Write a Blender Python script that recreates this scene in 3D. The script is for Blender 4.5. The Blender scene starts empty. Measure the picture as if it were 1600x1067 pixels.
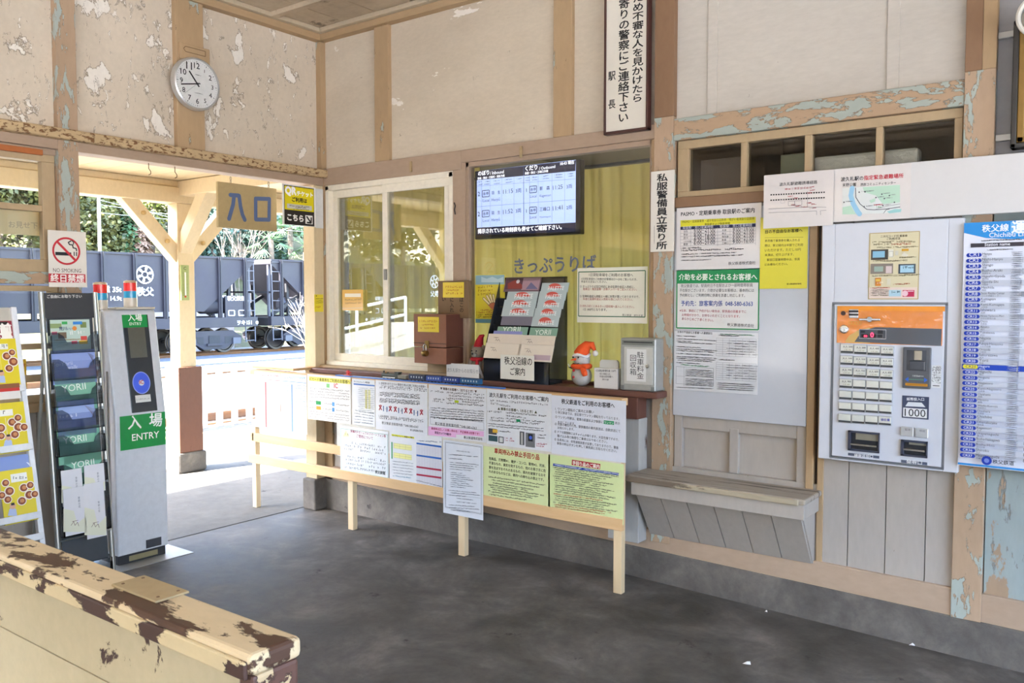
import bpy, bmesh, math, random
from mathutils import Vector, Matrix
random.seed(7)
S = bpy.context.scene
COL = S.collection
PI = math.pi

# ------------------------------------------------------------------ camera
FPX, YAW, PIT = 1321.0, math.radians(36.6), math.radians(-2.87)
CAMP = Vector((4.527, -3.913, 1.45))
FWD = Vector((-math.sin(YAW)*math.cos(PIT), math.cos(YAW)*math.cos(PIT), math.sin(PIT)))
RGT = Vector((math.cos(YAW), math.sin(YAW), 0))
UPV = RGT.cross(FWD)
cd = bpy.data.cameras.new('camera')
cam = bpy.data.objects.new('camera', cd); COL.objects.link(cam)
cam.location = CAMP
cam.rotation_euler = (PI/2+PIT, 0, YAW)
cd.sensor_width = 36; cd.lens = FPX*36/1600; cd.clip_start = .05; cd.clip_end = 500
S.camera = cam

# ------------------------------------------------------------------ light
S.view_settings.view_transform = 'Standard'
S.view_settings.look = 'None'
S.view_settings.gamma = 1
S.view_settings.exposure = 1.88
S.view_settings.use_curve_mapping = False
W = bpy.data.worlds.new('sky'); S.world = W; W.use_nodes = True
nt = W.node_tree
bg = nt.nodes['Background']
sky = nt.nodes.new('ShaderNodeTexSky'); sky.sky_type = 'NISHITA'; sky.sun_disc = False
SUN_EL, SUN_AZ = math.radians(36), math.radians(150)   # light comes from (-.5, -.87)
sky.sun_elevation = SUN_EL; sky.sun_rotation = math.radians(210)
sky.air_density = 1.0; sky.dust_density = 1.2; sky.ozone_density = 1.0
nt.links.new(sky.outputs[0], bg.inputs[0]); bg.inputs[1].default_value = 1.0
sd = bpy.data.lights.new('sun', 'SUN'); sd.energy = 22.0; sd.angle = math.radians(.6); sd.color = (1, .965, .92)
sun = bpy.data.objects.new('sun', sd); COL.objects.link(sun)
_tosun = Vector((-.28*math.cos(SUN_EL), -.96*math.cos(SUN_EL), math.sin(SUN_EL)))
sun.rotation_euler = _tosun.to_track_quat('Z', 'Y').to_euler()
sun.location = (-6, -12, 12)
S.cycles.max_bounces = 10; S.cycles.diffuse_bounces = 6; S.cycles.glossy_bounces = 4
S.cycles.transparent_max_bounces = 16; S.cycles.caustics_reflective = False; S.cycles.caustics_refractive = False
S.cycles.sample_clamp_indirect = 8
S.cycles.use_denoising = True

# ------------------------------------------------------------------ planes seen in the photograph
def ray(px, py): return FWD + RGT*((px-800)/FPX) - UPV*((py-533.5)/FPX)
class Fr:
    """a plane in the station: origin, horizontal axis u, vertical axis v, normal n"""
    def __init__(s, O, u, v):
        s.O, s.u, s.v = Vector(O), Vector(u).normalized(), Vector(v).normalized()
        s.n = s.u.cross(s.v).normalized()
    def pt(s, u, v, d=0.0): return s.O + s.u*u + s.v*v + s.n*d
    def uv(s, px, py, d=0.0):
        r = ray(px, py); o = s.O + s.n*d
        t = (o-CAMP).dot(s.n)/r.dot(s.n)
        q = CAMP + r*t - s.O
        return q.dot(s.u), q.dot(s.v)
    def u1(s, px, py, d=0.0): return s.uv(px, py, d)[0]
    def v1(s, px, py, d=0.0): return s.uv(px, py, d)[1]
B = Fr((0,0,0), (1,0,0), (0,0,1))      # ticket wall, faces -y
L = Fr((0,0,0), (0,1,0), (0,0,1))      # platform side wall, faces +x
G = Fr((0,0,0), (1,0,0), (0,1,0))      # ground, faces +z
def ground(px, py, z=0): r = ray(px, py); t = (z-CAMP.z)/r.z; return CAMP+r*t
def crop(x0, y0, w, ow):
    k = w/ow
    return lambda x, y: (x0+x*k, y0+y*k)

# ------------------------------------------------------------------ materials
def lin(c):
    if isinstance(c, str):
        c = c.lstrip('#'); c = c if len(c) == 6 else ''.join(q+q for q in c); c = [int(c[i:i+2],16)/255 for i in (0,2,4)]
    return tuple((x/12.92 if x <= .04045 else ((x+.055)/1.055)**2.4) for x in c)+(1,)
MC = {}
def newmat(name):
    m = bpy.data.materials.new(name); m.use_nodes = True
    n = m.node_tree.nodes; b = n['Principled BSDF']
    return m, n, m.node_tree.links, b
def nz(n, l, scale, detail=6, rough=.6, stretch=(1,1,1), dist=0):
    tc = n.new('ShaderNodeTexCoord'); mp = n.new('ShaderNodeMapping')
    mp.inputs['Scale'].default_value = stretch
    l.new(tc.outputs['Object'], mp.inputs[0])
    t = n.new('ShaderNodeTexNoise'); t.inputs['Scale'].default_value = scale
    t.inputs['Detail'].default_value = detail; t.inputs['Roughness'].default_value = rough
    t.inputs['Distortion'].default_value = dist
    l.new(mp.outputs[0], t.inputs['Vector'])
    return t.outputs[0]
def ramp(n, l, src, stops, interp='LINEAR'):
    r = n.new('ShaderNodeValToRGB'); r.color_ramp.interpolation = interp
    e = r.color_ramp.elements
    while len(e) < len(stops): e.new(.5)
    for k, (p, c) in zip(e, stops):
        k.position = p; k.color = c if len(c) == 4 else tuple(c)+(1,)
    l.new(src, r.inputs[0]); return r.outputs[0]
def mixc(n, l, f, a, b, mode='MIX'):
    m = n.new('ShaderNodeMix'); m.data_type = 'RGBA'; m.blend_type = mode
    for i, x in ((0, f), (6, a), (7, b)):
        if isinstance(x, (int, float)): m.inputs[i].default_value = x
        elif isinstance(x, tuple): m.inputs[i].default_value = x
        else: l.new(x, m.inputs[i])
    return m.outputs[2]
def bump(n, l, b, h, s, dist=.002):
    u = n.new('ShaderNodeBump'); u.inputs['Strength'].default_value = s; u.inputs['Distance'].default_value = dist
    l.new(h, u.inputs['Height']); l.new(u.outputs[0], b.inputs['Normal'])
W0, W1c = (0,0,0,1), (1,1,1,1)
def M(hexc, rough=.5, metal=0, var=.05, spec=.5, coat=0, scale=30):
    """plain painted / printed / plastic surface with a slight mottling"""
    key = (hexc, rough, metal, var, spec, coat)
    if key in MC: return MC[key]
    m, n, l, b = newmat('surface_'+hexc.strip('#')+'_%d' % len(MC))
    c = lin(hexc)
    if var > 0:
        f = nz(n, l, scale, 3)
        d = tuple(x*(1-var) for x in c[:3])+(1,); e = tuple(min(1, x*(1+var)) for x in c[:3])+(1,)
        l.new(ramp(n, l, f, ((.3, d), (.7, e))), b.inputs['Base Color'])
    else: b.inputs['Base Color'].default_value = c
    b.inputs['Roughness'].default_value = rough; b.inputs['Metallic'].default_value = metal
    b.inputs['Specular IOR Level'].default_value = spec
    if coat: b.inputs['Coat Weight'].default_value = coat; b.inputs['Coat Roughness'].default_value = .08
    MC[key] = m; return m
def ink(hexc): return M(hexc, .55, 0, 0, .3) if isinstance(hexc, str) else hexc
def paper(hexc): return M(hexc, .35, 0, .015, .5)
def gloss_paper(hexc): return M(hexc, .3, 0, .015, .5, 1)
def emit(name, hexc, s):
    m, n, l, b = newmat(name)
    b.inputs['Base Color'].default_value = lin(hexc); b.inputs['Roughness'].default_value = .2
    b.inputs['Emission Color'].default_value = lin(hexc); b.inputs['Emission Strength'].default_value = s
    return m
def peel(name, base, under, thr=.6, scale=3, stretch=(1,1,1), edge='#6a5a48', dirt=.18, rough=.6, third=None, crack=True, b2=None, width=.012, specks=True, flecks=0):
    """old paint: broad tint, patches fallen off in crisp flakes with dark lips, hairline cracks and specks"""
    m, n, l, b = newmat(name)
    f = nz(n, l, scale, 9, .62, stretch, .3)
    broad = nz(n, l, .9, 4, .6, stretch)
    c0 = ramp(n, l, broad, ((.3, tuple(x*(1-dirt) for x in lin(base)[:3])+(1,)), (.68, lin(b2 or base))))
    if third:
        g = nz(n, l, scale*.7, 9, .66, tuple(s*1.13 for s in stretch), .2)
        c0 = mixc(n, l, ramp(n, l, g, ((thr-.005, W0), (thr+.008, W1c))), c0, lin(third))
    lip = ramp(n, l, f, ((thr-width*2, W0), (thr-width*.6, W1c), (thr+.002, W0)))
    c1 = mixc(n, l, ramp(n, l, f, ((thr-.003, W0), (thr+.003, W1c))), c0, lin(under))
    if crack:
        lm = n.new('ShaderNodeMath'); lm.operation = 'MULTIPLY'; lm.inputs[1].default_value = .75
        l.new(lip, lm.inputs[0]); c1 = mixc(n, l, lm.outputs[0], c1, lin(edge))
    if flecks:
        g2 = nz(n, l, scale*3.1, 7, .68, tuple(s*(1.0, 1.3, .8)[i] for i, s in enumerate(stretch)), .6)
        c1 = mixc(n, l, ramp(n, l, g2, ((flecks-.035, W0), (flecks-.012, (.85,.85,.85,1)), (flecks-.002, W0))), c1, lin(edge))
        c1 = mixc(n, l, ramp(n, l, g2, ((flecks-.004, W0), (flecks+.004, W1c))), c1, lin(under))
    if specks:
        sp = nz(n, l, 24, 5, .7, (1,1,.8))
        c1 = mixc(n, l, ramp(n, l, sp, ((.70, W0), (.73, (.8,.8,.8,1)))), c1, lin(edge))
    fine = nz(n, l, 40, 3, .6, stretch)
    c1 = mixc(n, l, .12, c1, ramp(n, l, fine, ((.3, (.35,.33,.3,1)), (.7, (1,1,1,1)))), 'MULTIPLY')
    l.new(c1, b.inputs['Base Color']); b.inputs['Roughness'].default_value = rough
    b.inputs['Specular IOR Level'].default_value = .35
    bump(n, l, b, ramp(n, l, f, ((thr-.004, W1c), (thr+.004, W0))), .6, .004)
    return m
def woodmat(name, c1, c2, scale=2.0, axis='x', rough=.6, knots=True):
    m, n, l, b = newmat(name)
    st = {'x': (.12,1,1), 'y': (1,.12,1), 'z': (1,1,.12)}[axis]
    f = nz(n, l, scale*22, 5, .6, st, .6); g = nz(n, l, scale*3, 3, .5, st)
    c = ramp(n, l, f, ((.28, lin(c1)), (.72, lin(c2))))
    c = mixc(n, l, .35, c, ramp(n, l, g, ((.3, lin(c1)), (.7, lin(c2)))), 'MIX')
    if knots:
        v = n.new('ShaderNodeTexVoronoi'); v.inputs['Scale'].default_value = 2.2
        tc = n.new('ShaderNodeTexCoord'); l.new(tc.outputs['Object'], v.inputs['Vector'])
        c = mixc(n, l, ramp(n, l, v.outputs['Distance'], ((.0, (.7,.7,.7,1)), (.05, W0))), c, lin('#7a4a26'))
    l.new(c, b.inputs['Base Color']); b.inputs['Roughness'].default_value = rough
    bump(n, l, b, f, .12, .001); return m
def stainmat(name, stops, scale, rough=(.5,.8), bumps=.2, extra=None, detail=10, spec=.5, bscale=40):
    m, n, l, b = newmat(name)
    f = nz(n, l, scale, detail, .66, (1,1,1), .4); g = nz(n, l, scale*7, 6, .7)
    c = ramp(n, l, f, [(p, lin(h)) for p, h in stops])
    c = mixc(n, l, .35, c, ramp(n, l, g, ((.3, (.45,.43,.41,1)), (.65, (1,1,1,1)))), 'MULTIPLY')
    if extra:
        h = nz(n, l, extra[1], 8, .7)
        c = mixc(n, l, ramp(n, l, h, ((extra[2]-.02, W0), (extra[2]+.03, W1c))), c, lin(extra[0]))
    l.new(c, b.inputs['Base Color'])
    r = n.new('ShaderNodeMapRange'); r.inputs[1].default_value = .3; r.inputs[2].default_value = .7
    r.inputs[3].default_value, r.inputs[4].default_value = rough
    l.new(f, r.inputs[0]); l.new(r.outputs[0], b.inputs['Roughness'])
    b.inputs['Specular IOR Level'].default_value = spec
    bump(n, l, b, nz(n, l, bscale, 6, .7), bumps, .004); return m
def glassmat(name, tint=(1,1,1), ior=1.5, rough=0.0, boost=1.0):
    m, n, l, b = newmat(name); out = n['Material Output']; n.remove(b)
    t = n.new('ShaderNodeBsdfTransparent'); t.inputs[0].default_value = tuple(tint)+(1,)
    g = n.new('ShaderNodeBsdfGlossy'); g.inputs['Roughness'].default_value = rough
    fr = n.new('ShaderNodeFresnel'); fr.inputs[0].default_value = ior
    mu = n.new('ShaderNodeMath'); mu.operation = 'MULTIPLY'; mu.inputs[1].default_value = boost; mu.use_clamp = True
    l.new(fr.outputs[0], mu.inputs[0])
    x = n.new('ShaderNodeMixShader'); l.new(mu.outputs[0], x.inputs[0]); l.new(t.outputs[0], x.inputs[1]); l.new(g.outputs[0], x.inputs[2])
    l.new(x.outputs[0], out.inputs[0]); return m

# ------------------------------------------------------------------ mesh building
TXT = {}
BOLD = ((0,0), (1,0), (-1,0), (0,1), (0,-1))
def textmesh(s, bold=0.0, line=1.0):
    k = (s, bold, line)
    if k not in TXT:
        cu = bpy.data.curves.new('tmp', 'FONT'); cu.body = s; cu.resolution_u = 2; cu.size = 1; cu.offset = bold; cu.space_line = line
        cu.fill_mode = 'FRONT'
        o = bpy.data.objects.new('tmp', cu); COL.objects.link(o)
        dg = bpy.context.evaluated_depsgraph_get()
        me = o.evaluated_get(dg).to_mesh()
        vs = [tuple(v.co[:2]) for v in me.vertices]; fs = [tuple(p.vertices) for p in me.polygons]
        o.evaluated_get(dg).to_mesh_clear()
        bpy.data.objects.remove(o); bpy.data.curves.remove(cu)
        xs = [v[0] for v in vs] or [0, 1]; ys = [v[1] for v in vs] or [0, 1]
        TXT[k] = (vs, fs, min(xs), max(xs), min(ys), max(ys))
    return TXT[k]
class MB:
    def __init__(s): s.v, s.f, s.m, s.mats = [], [], [], []
    def mi(s, m):
        if m not in s.mats: s.mats.append(m)
        return s.mats.index(m)
    def add(s, vs, fs, m):
        k = len(s.v); i = s.mi(m)
        s.v += [tuple(x) for x in vs]
        for f in fs: s.f.append(tuple(a+k for a in f)); s.m.append(i)
        return s
    def hexa(s, p, m):   # 8 points, bottom ring then top ring
        return s.add(p, ((0,3,2,1),(4,5,6,7),(0,1,5,4),(1,2,6,5),(2,3,7,6),(3,0,4,7)), m)
    def box(s, x0, x1, y0, y1, z0, z1, m):
        return s.hexa([(x0,y0,z0),(x1,y0,z0),(x1,y1,z0),(x0,y1,z0),(x0,y0,z1),(x1,y0,z1),(x1,y1,z1),(x0,y1,z1)], m)
    def slab(s, fr, u0, u1, v0, v1, d0, d1, m):
        q = [fr.pt(*p) for p in ((u0,v0,d0),(u1,v0,d0),(u1,v1,d0),(u0,v1,d0),(u0,v0,d1),(u1,v0,d1),(u1,v1,d1),(u0,v1,d1))]
        return s.hexa(q, m)
    def bar(s, a, b, w, h, m, up=(0,0,1)):   # beam from a to b
        a, b = Vector(a), Vector(b); d = (b-a).normalized(); up = Vector(up)
        if abs(d.dot(up)) > .95: up = Vector((1,0,0))
        x = d.cross(up).normalized()*(w/2); y = x.cross(d).normalized()*(h/2)
        return s.hexa([a-x-y,a+x-y,a+x+y,a-x+y,b-x-y,b+x-y,b+x+y,b-x+y], m)
    def prism(s, fr, pts, d0, d1, m):
        n = len(pts); a = [fr.pt(u,v,d0) for u,v in pts]; b = [fr.pt(u,v,d1) for u,v in pts]
        return s.add(a+b, [tuple(range(n))[::-1], tuple(range(n,2*n))]+[(i,(i+1)%n,n+(i+1)%n,n+i) for i in range(n)], m)
    def flat(s, fr, pts, d, m):
        return s.add([fr.pt(u,v,d) for u,v in pts], [tuple(range(len(pts)))], m)
    def rect(s, fr, u0, v0, u1, v1, d, m): return s.flat(fr, [(u0,v0),(u1,v0),(u1,v1),(u0,v1)], d, m)
    def disc(s, fr, u, v, r, d, m, ry=None, seg=28, a0=0, a1=2*PI):
        ry = ry or r
        return s.flat(fr, [(u+r*math.cos(a0+(a1-a0)*i/seg), v+ry*math.sin(a0+(a1-a0)*i/seg)) for i in range(seg if a1-a0 > 6.2 else seg+1)], d, m)
    def ring(s, fr, u, v, r0, r1, d, m, seg=32, ky=1):
        vs = []; fs = []
        for i in range(seg):
            a = 2*PI*i/seg
            vs += [fr.pt(u+r0*math.cos(a), v+ky*r0*math.sin(a), d), fr.pt(u+r1*math.cos(a), v+ky*r1*math.sin(a), d)]
            j = (i+1) % seg; fs.append((2*i, 2*i+1, 2*j+1, 2*j))
        return s.add(vs, fs, m)
    def line(s, fr, a, b, w, d, m):
        dx, dy = b[0]-a[0], b[1]-a[1]; q = math.hypot(dx, dy) or 1; nx, ny = -dy/q*w/2, dx/q*w/2
        return s.flat(fr, [(a[0]-nx,a[1]-ny),(b[0]-nx,b[1]-ny),(b[0]+nx,b[1]+ny),(a[0]+nx,a[1]+ny)], d, m)
    def stroke(s, fr, pts, w, d, m):
        for i, (a, b) in enumerate(zip(pts, pts[1:])): s.line(fr, a, b, w, d+i*3e-5, m)
        for i, a in enumerate(pts): s.disc(fr, a[0], a[1], w/2, d+i*3e-5+1.5e-5, m, seg=12)
        return s
    def tube(s, pts, r, m, seg=10, caps=True):
        pts = [Vector(p) for p in pts]; n = len(pts); rr = r if isinstance(r, (list, tuple)) else [r]*n
        vs = []; ref = None
        for i, p in enumerate(pts):
            d = (pts[min(i+1,n-1)]-pts[max(i-1,0)]).normalized()
            if ref is None: ref = Vector((0,0,1)) if abs(d.z) < .9 else Vector((1,0,0))
            x = d.cross(ref).normalized(); y = x.cross(d).normalized(); ref = y
            vs += [p+x*(rr[i]*math.cos(2*PI*k/seg))+y*(rr[i]*math.sin(2*PI*k/seg)) for k in range(seg)]
        fs = [(i*seg+k, i*seg+(k+1)%seg, (i+1)*seg+(k+1)%seg, (i+1)*seg+k) for i in range(n-1) for k in range(seg)]
        if caps: fs += [tuple(range(seg))[::-1], tuple(range((n-1)*seg, n*seg))]
        return s.add(vs, fs, m)
    def lathe(s, O, axis, prof, m, seg=24, ref=None):   # prof: (radius, height along axis)
        O, ax = Vector(O), Vector(axis).normalized()
        x = ax.cross(Vector((0,0,1)) if abs(ax.z) < .9 else Vector((1,0,0))).normalized(); y = ax.cross(x)
        vs = []; n = len(prof)
        for r, h in prof: vs += [O+ax*h+x*(r*math.cos(2*PI*k/seg))+y*(r*math.sin(2*PI*k/seg)) for k in range(seg)]
        fs = [(i*seg+k, i*seg+(k+1)%seg, (i+1)*seg+(k+1)%seg, (i+1)*seg+k) for i in range(n-1) for k in range(seg)]
        fs += [tuple(range(seg))[::-1], tuple(range((n-1)*seg, n*seg))]
        return s.add(vs, fs, m)
    def ball(s, c, r, m, seg=18, rings=12, wob=0):
        r = r if isinstance(r, (tuple, list)) else (r,r,r); vs = []; fs = []
        vs.append((c[0], c[1], c[2]-r[2]))
        for i in range(1, rings):
            t = -PI/2+PI*i/rings
            for k in range(seg):
                a = 2*PI*k/seg; w = 1+wob*(random.random()-.5)
                vs.append((c[0]+r[0]*math.cos(t)*math.cos(a)*w, c[1]+r[1]*math.cos(t)*math.sin(a)*w, c[2]+r[2]*math.sin(t)*w))
        vs.append((c[0], c[1], c[2]+r[2])); q = len(vs)-1
        for k in range(seg):
            fs.append((0, 1+(k+1)%seg, 1+k)); fs.append((q, q-seg+k, q-seg+(k+1)%seg))
        for i in range(rings-2):
            for k in range(seg): fs.append((1+i*seg+k, 1+i*seg+(k+1)%seg, 1+(i+1)*seg+(k+1)%seg, 1+(i+1)*seg+k))
        return s.add(vs, fs, m)
    def text(s, fr, a, b, txt, d, m, bold=0.0, ratio=1.0, mirror=False):
        """text whose baseline runs from a to b on the plane"""
        vs, fs, x0, x1, y0, y1 = textmesh(txt)
        if not vs: return s
        if x1-x0 < .42: x0, x1 = (x0+x1)/2-.26, (x0+x1)/2+.26
        dx, dy = b[0]-a[0], b[1]-a[1]; k = 1/(x1-x0)
        q = math.hypot(dx, dy); nx, ny = -dy/q, dx/q; h = q*k*ratio
        for i, (ox, oy) in enumerate(BOLD if bold else BOLD[:1]):
            P = []
            for x, y in vs:
                t = (x+ox*bold-x0)*k; w = (y+oy*bold)*h
                P.append(fr.pt(a[0]+dx*t+nx*w, a[1]+dy*t+ny*w, d+i*.000012))
            s.add(P, fs, m)
        return s
    def vtext(s, fr, u, v0, v1, txt, d, m, bold=0.0, w=None):
        """vertical text, one character under another, from v0 down to v1, cell width w, centred at u"""
        n = len(txt); hcell = (v0-v1)/n; w = w or hcell*.9
        for i, ch in enumerate(txt):
            if ch in ' 　': continue
            vs, fs, x0, x1, y0, y1 = textmesh(ch)
            cx = .5*(x0+x1); cy = .38; c = v0-hcell*(i+.5)
            for j, (ox, oy) in enumerate(BOLD if bold else BOLD[:1]):
                s.add([fr.pt(u+(x+ox*bold-cx)*w, c+(y+oy*bold-cy)*min(hcell, w*1.25), d+j*.000012) for x, y in vs], fs, m)
        return s
    def scribble(s, fr, a, b, h, d, m, dens=.9, seed=0):
        """a row of print too small to read: one tiny cluster of strokes per character"""
        rn = random.Random(hash((round(a[0],3), round(a[1],3), seed)))
        dx, dy = b[0]-a[0], b[1]-a[1]; q = math.hypot(dx, dy); n = max(2, int(q/(h*1.02)))
        ux, uy = dx/q, dy/q; w = h*.15
        for i in range(n):
            if rn.random() > dens: continue
            x = a[0]+dx*i/n; y = a[1]+dy*i/n
            P = lambda t, z: (x+ux*t-uy*z, y+uy*t+ux*z)
            hh = h*(.62+.3*rn.random()); ww = h*.8
            for k in range(2):
                z = hh*(.15+.75*rn.random()); s.flat(fr, [P(.02,z-w/2),P(ww,z-w/2),P(ww,z+w/2),P(.02,z+w/2)], d, m)
            t = ww*rn.random(); s.flat(fr, [P(t,0),P(t+w,0),P(t+w,hh),P(t,hh)], d, m)
        return s
    def build(s, name, parent=None, bevel=0, smooth=False, sub=0, recalc=True, angle=35, segs=2):
        me = bpy.data.meshes.new(name); me.from_pydata(s.v, [], s.f)
        for m in s.mats: me.materials.append(m)
        me.polygons.foreach_set('material_index', s.m)
        if recalc:
            bm = bmesh.new(); bm.from_mesh(me); bmesh.ops.recalc_face_normals(bm, faces=bm.faces); bm.to_mesh(me); bm.free()
        if smooth:
            me.polygons.foreach_set('use_smooth', [True]*len(me.polygons)); me.set_sharp_from_angle(angle=math.radians(angle))
        me.update()
        o = bpy.data.objects.new(name, me); COL.objects.link(o)
        if bevel:
            k = o.modifiers.new('bevel', 'BEVEL'); k.width = bevel; k.segments = segs; k.limit_method = 'ANGLE'; k.angle_limit = math.radians(40)
        if sub:
            k = o.modifiers.new('sub', 'SUBSURF'); k.levels = sub; k.render_levels = sub
        if parent is not None:
            o.parent = parent
            top = parent
            off = Vector((0,0,0))
            while top is not None:
                off += top.location + (top.matrix_parent_inverse.translation if top.parent else Vector((0,0,0))); top = top.parent
            o.matrix_parent_inverse = Matrix.Translation(-off)
        return o
def tag(o, label, cat, group=None):
    o['label'] = label; o['category'] = cat
    if group: o['group'] = group
    return o
def thing(name, label, cat, loc=(0,0,0), group=None):
    o = bpy.data.objects.new(name, None); o.empty_display_size = .1; COL.objects.link(o)
    o.location = loc; return tag(o, label, cat, group)
def struct(mb, name, parent=None, **k):
    o = mb.build(name, parent, **k)
    if parent is None: o['kind'] = 'structure'
    return o
def copy_tree(o, loc=None, rotz=None, label=None, parent=None):
    c = o.copy(); COL.objects.link(c)
    if parent is not None: c.parent = parent
    if loc is not None: c.location = loc
    if rotz is not None: c.rotation_euler = (0,0,rotz)
    if label: c['label'] = label
    for ch in list(o.children): copy_tree(ch, parent=c)
    return c
# printed sheets: every item is placed by where it stands on its sheet
class Sheet:
    def __init__(s, fr, off, thick=.0015):
        s.fr, s.off, s.mb, s.d = fr, off, MB(), off+thick+.0004
    def nx(s): s.d += .00007; return s.d
    def uv(s, p): return s.fr.uv(p[0], p[1], s.off)
    def rect(s, a, b, c):
        (u0,v1),(u1,v0) = s.uv(a), s.uv(b); s.mb.rect(s.fr, u0, v0, u1, v1, s.nx(), c if not isinstance(c, str) else ink(c)); return s
    def poly(s, pts, c): s.mb.flat(s.fr, [s.uv(p) for p in pts], s.nx(), ink(c)); return s
    def line(s, a, b, w, c): s.mb.line(s.fr, s.uv(a), s.uv(b), w, s.nx(), ink(c)); return s
    def stroke(s, pts, w, c): s.mb.stroke(s.fr, [s.uv(p) for p in pts], w, s.nx(), ink(c)); return s
    def frame(s, a, b, w, c):
        (u0,v1),(u1,v0) = s.uv(a), s.uv(b); q = [(u0,v0),(u1,v0),(u1,v1),(u0,v1)]
        for i in range(4): s.mb.line(s.fr, q[i], q[(i+1)%4], w, s.nx(), ink(c))
        return s
    def text(s, t, a, b, c='#1c1c1e', bold=0.0, ratio=1.0, mirror=False):
        s.mb.text(s.fr, s.uv(a), s.uv(b), t, s.nx(), ink(c), bold, ratio, mirror); return s
    def vtext(s, t, a, b, c='#1c1c1e', bold=0.0, w=None):
        ua, va = s.uv(a); ub, vb = s.uv(b); s.mb.vtext(s.fr, (ua+ub)/2, va, vb, t, s.nx(), ink(c), bold, w); return s
    def row(s, a, b, h, c='#3a3a3e', dens=.9):
        s.mb.scribble(s.fr, s.uv(a), s.uv(b), h, s.nx(), ink(c), dens); return s
    def rows(s, tl, tr, bl, n, h, c='#3a3a3e', dens=.9, rag=.15):
        rn = random.Random(n*31+int(tl[0]*7))
        for i in range(n):
            t = i/max(1, n-1); a = (tl[0]+(bl[0]-tl[0])*t, tl[1]+(bl[1]-tl[1])*t)
            k = 1-rag*rn.random(); b = (a[0]+(tr[0]-tl[0])*k, a[1]+(tr[1]-tl[1])*k)
            s.row(a, b, h, c, dens)
        return s
    def grid(s, a, b, nc, nr, w, c):
        (u0,v1),(u1,v0) = s.uv(a), s.uv(b); d = s.nx()
        for i in range(nc+1): s.mb.line(s.fr, (u0+(u1-u0)*i/nc, v0), (u0+(u1-u0)*i/nc, v1), w, d, ink(c))
        for i in range(nr+1): s.mb.line(s.fr, (u0, v0+(v1-v0)*i/nr), (u1, v0+(v1-v0)*i/nr), w, d, ink(c))
        return s
    def dot(s, p, r, c, ry=None): u, v = s.uv(p); s.mb.disc(s.fr, u, v, r, s.nx(), ink(c), ry); return s
    def ring(s, p, r0, r1, c): u, v = s.uv(p); s.mb.ring(s.fr, u, v, r0, r1, s.nx(), ink(c)); return s
def poster(name, label, cat, fr, tl, br, off, color, draw=None, thick=.0015, group=None, gloss=True, part='printed_text', bevel=0, mat=None):
    (u0,v1),(u1,v0) = fr.uv(tl[0],tl[1],off), fr.uv(br[0],br[1],off)
    mb = MB().slab(fr, u0, u1, v0, v1, off, off+thick, mat or (gloss_paper(color) if gloss else paper(color)))
    o = mb.build(name, bevel=bevel); tag(o, label, cat, group)
    if draw:
        sh = Sheet(fr, off, thick); draw(sh); sh.mb.build(part, o, recalc=False)
    return o
# ------------------------------------------------------------------ weathered materials of the building
m_plaster = peel('old_plaster_flaking', '#d0c2ad', '#ebe5da', .60, 5.5, (1,1,.8), '#6b5f50', .16, .8, b2='#d9ccb8', flecks=.635)
m_panel = peel('painted_board_panel', '#d0c1aa', '#ece5d9', .67, 5, (.7,1,1.6), '#8a7a66', .12, .7, b2='#d8cbb6', crack=False, flecks=.72)
m_whitepanel = peel('greyish_white_panel', '#c6bfb4', '#e2dcd2', .70, 2.2, (.5,1,1.6), '#8a8178', .10, .7, b2='#cfc8bc', crack=False)
m_tan = peel('tan_paint', '#b0946f', '#a9b0a4', .64, 14, (1,1,.35), '#5c452c', .14, .6, b2='#bb9f7b')
m_tan_h = peel('tan_paint_beam', '#b0946f', '#c0a886', .70, 5, (.35,.35,1), '#5c452c', .12, .6, b2='#bb9f7b')
m_rose = peel('pinkish_tan_paint', '#ab937d', '#a3917d', .73, 5, (.5,.5,1), '#6e5140', .10, .6, b2='#b39c86')
m_blue = peel('tan_paint_over_pale_blue', '#ad9479', '#aab3ab', .555, 17, (1,1,.34), '#7c6a55', .10, .62, b2='#bda287', width=.01)
m_blue_h = peel('tan_beam_over_pale_blue', '#b5987a', '#a9b2a9', .505, 15, (.36,.36,1), '#7c6a55', .10, .62, b2='#bda284', width=.01)
m_bluer = peel('pale_blue_board', '#98a5a4', '#b39a80', .60, 7, (1,1,.3), '#6a655c', .12, .6, b2='#a2adab', third='#a78f76')
m_brownpatch = peel('brown_overpaint', '#8f6f54', '#b59a7c', .72, 4, (1,1,.4), '#5a4330', .08, .55)
m_greyboard = peel('grey_white_plank', '#b0a9a2', '#9b9288', .74, 4, (1,1,.3), '#57504a', .10, .5, b2='#b6aea4')
m_rail = peel('rusty_cream_iron', '#c3a67c', '#7a5634', .575, 60, (1,.5,1), '#4a2f1a', .18, .7, b2='#cdb48c', width=.02)
m_conc = stainmat('kerb_concrete', ((.25,'#4b4845'),(.5,'#67625d'),(.75,'#837c74')), 4.2, (.75,.9), .6, ('#3a3734', 7, .66))
m_floor = stainmat('station_floor_concrete', ((.28,'#454239'),(.42,'#56524c'),(.56,'#6a655f'),(.74,'#8b857d')), 2.7, (.5,.74), .3, ('#3d3834', 3.6, .66), spec=.2, bscale=60)
m_platform = stainmat('platform_concrete', ((.25,'#5b5955'),(.5,'#6b6863'),(.8,'#7b7671')), 1.5, (.8,.95), .3, ('#42403d', 3.1, .62), spec=.12)
m_ceil = stainmat('ceiling_board', ((.25,'#ab9a82'),(.5,'#c4b298'),(.8,'#d2c3ab')), 1.4, (.7,.9), .15, ('#6d5f4d', 2.6, .60))
m_cmould = peel('ceiling_moulding_paint', '#c0b096', '#d2c5b0', .70, 6, (1,1,1), '#6c5e49', .08, .6)
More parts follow.
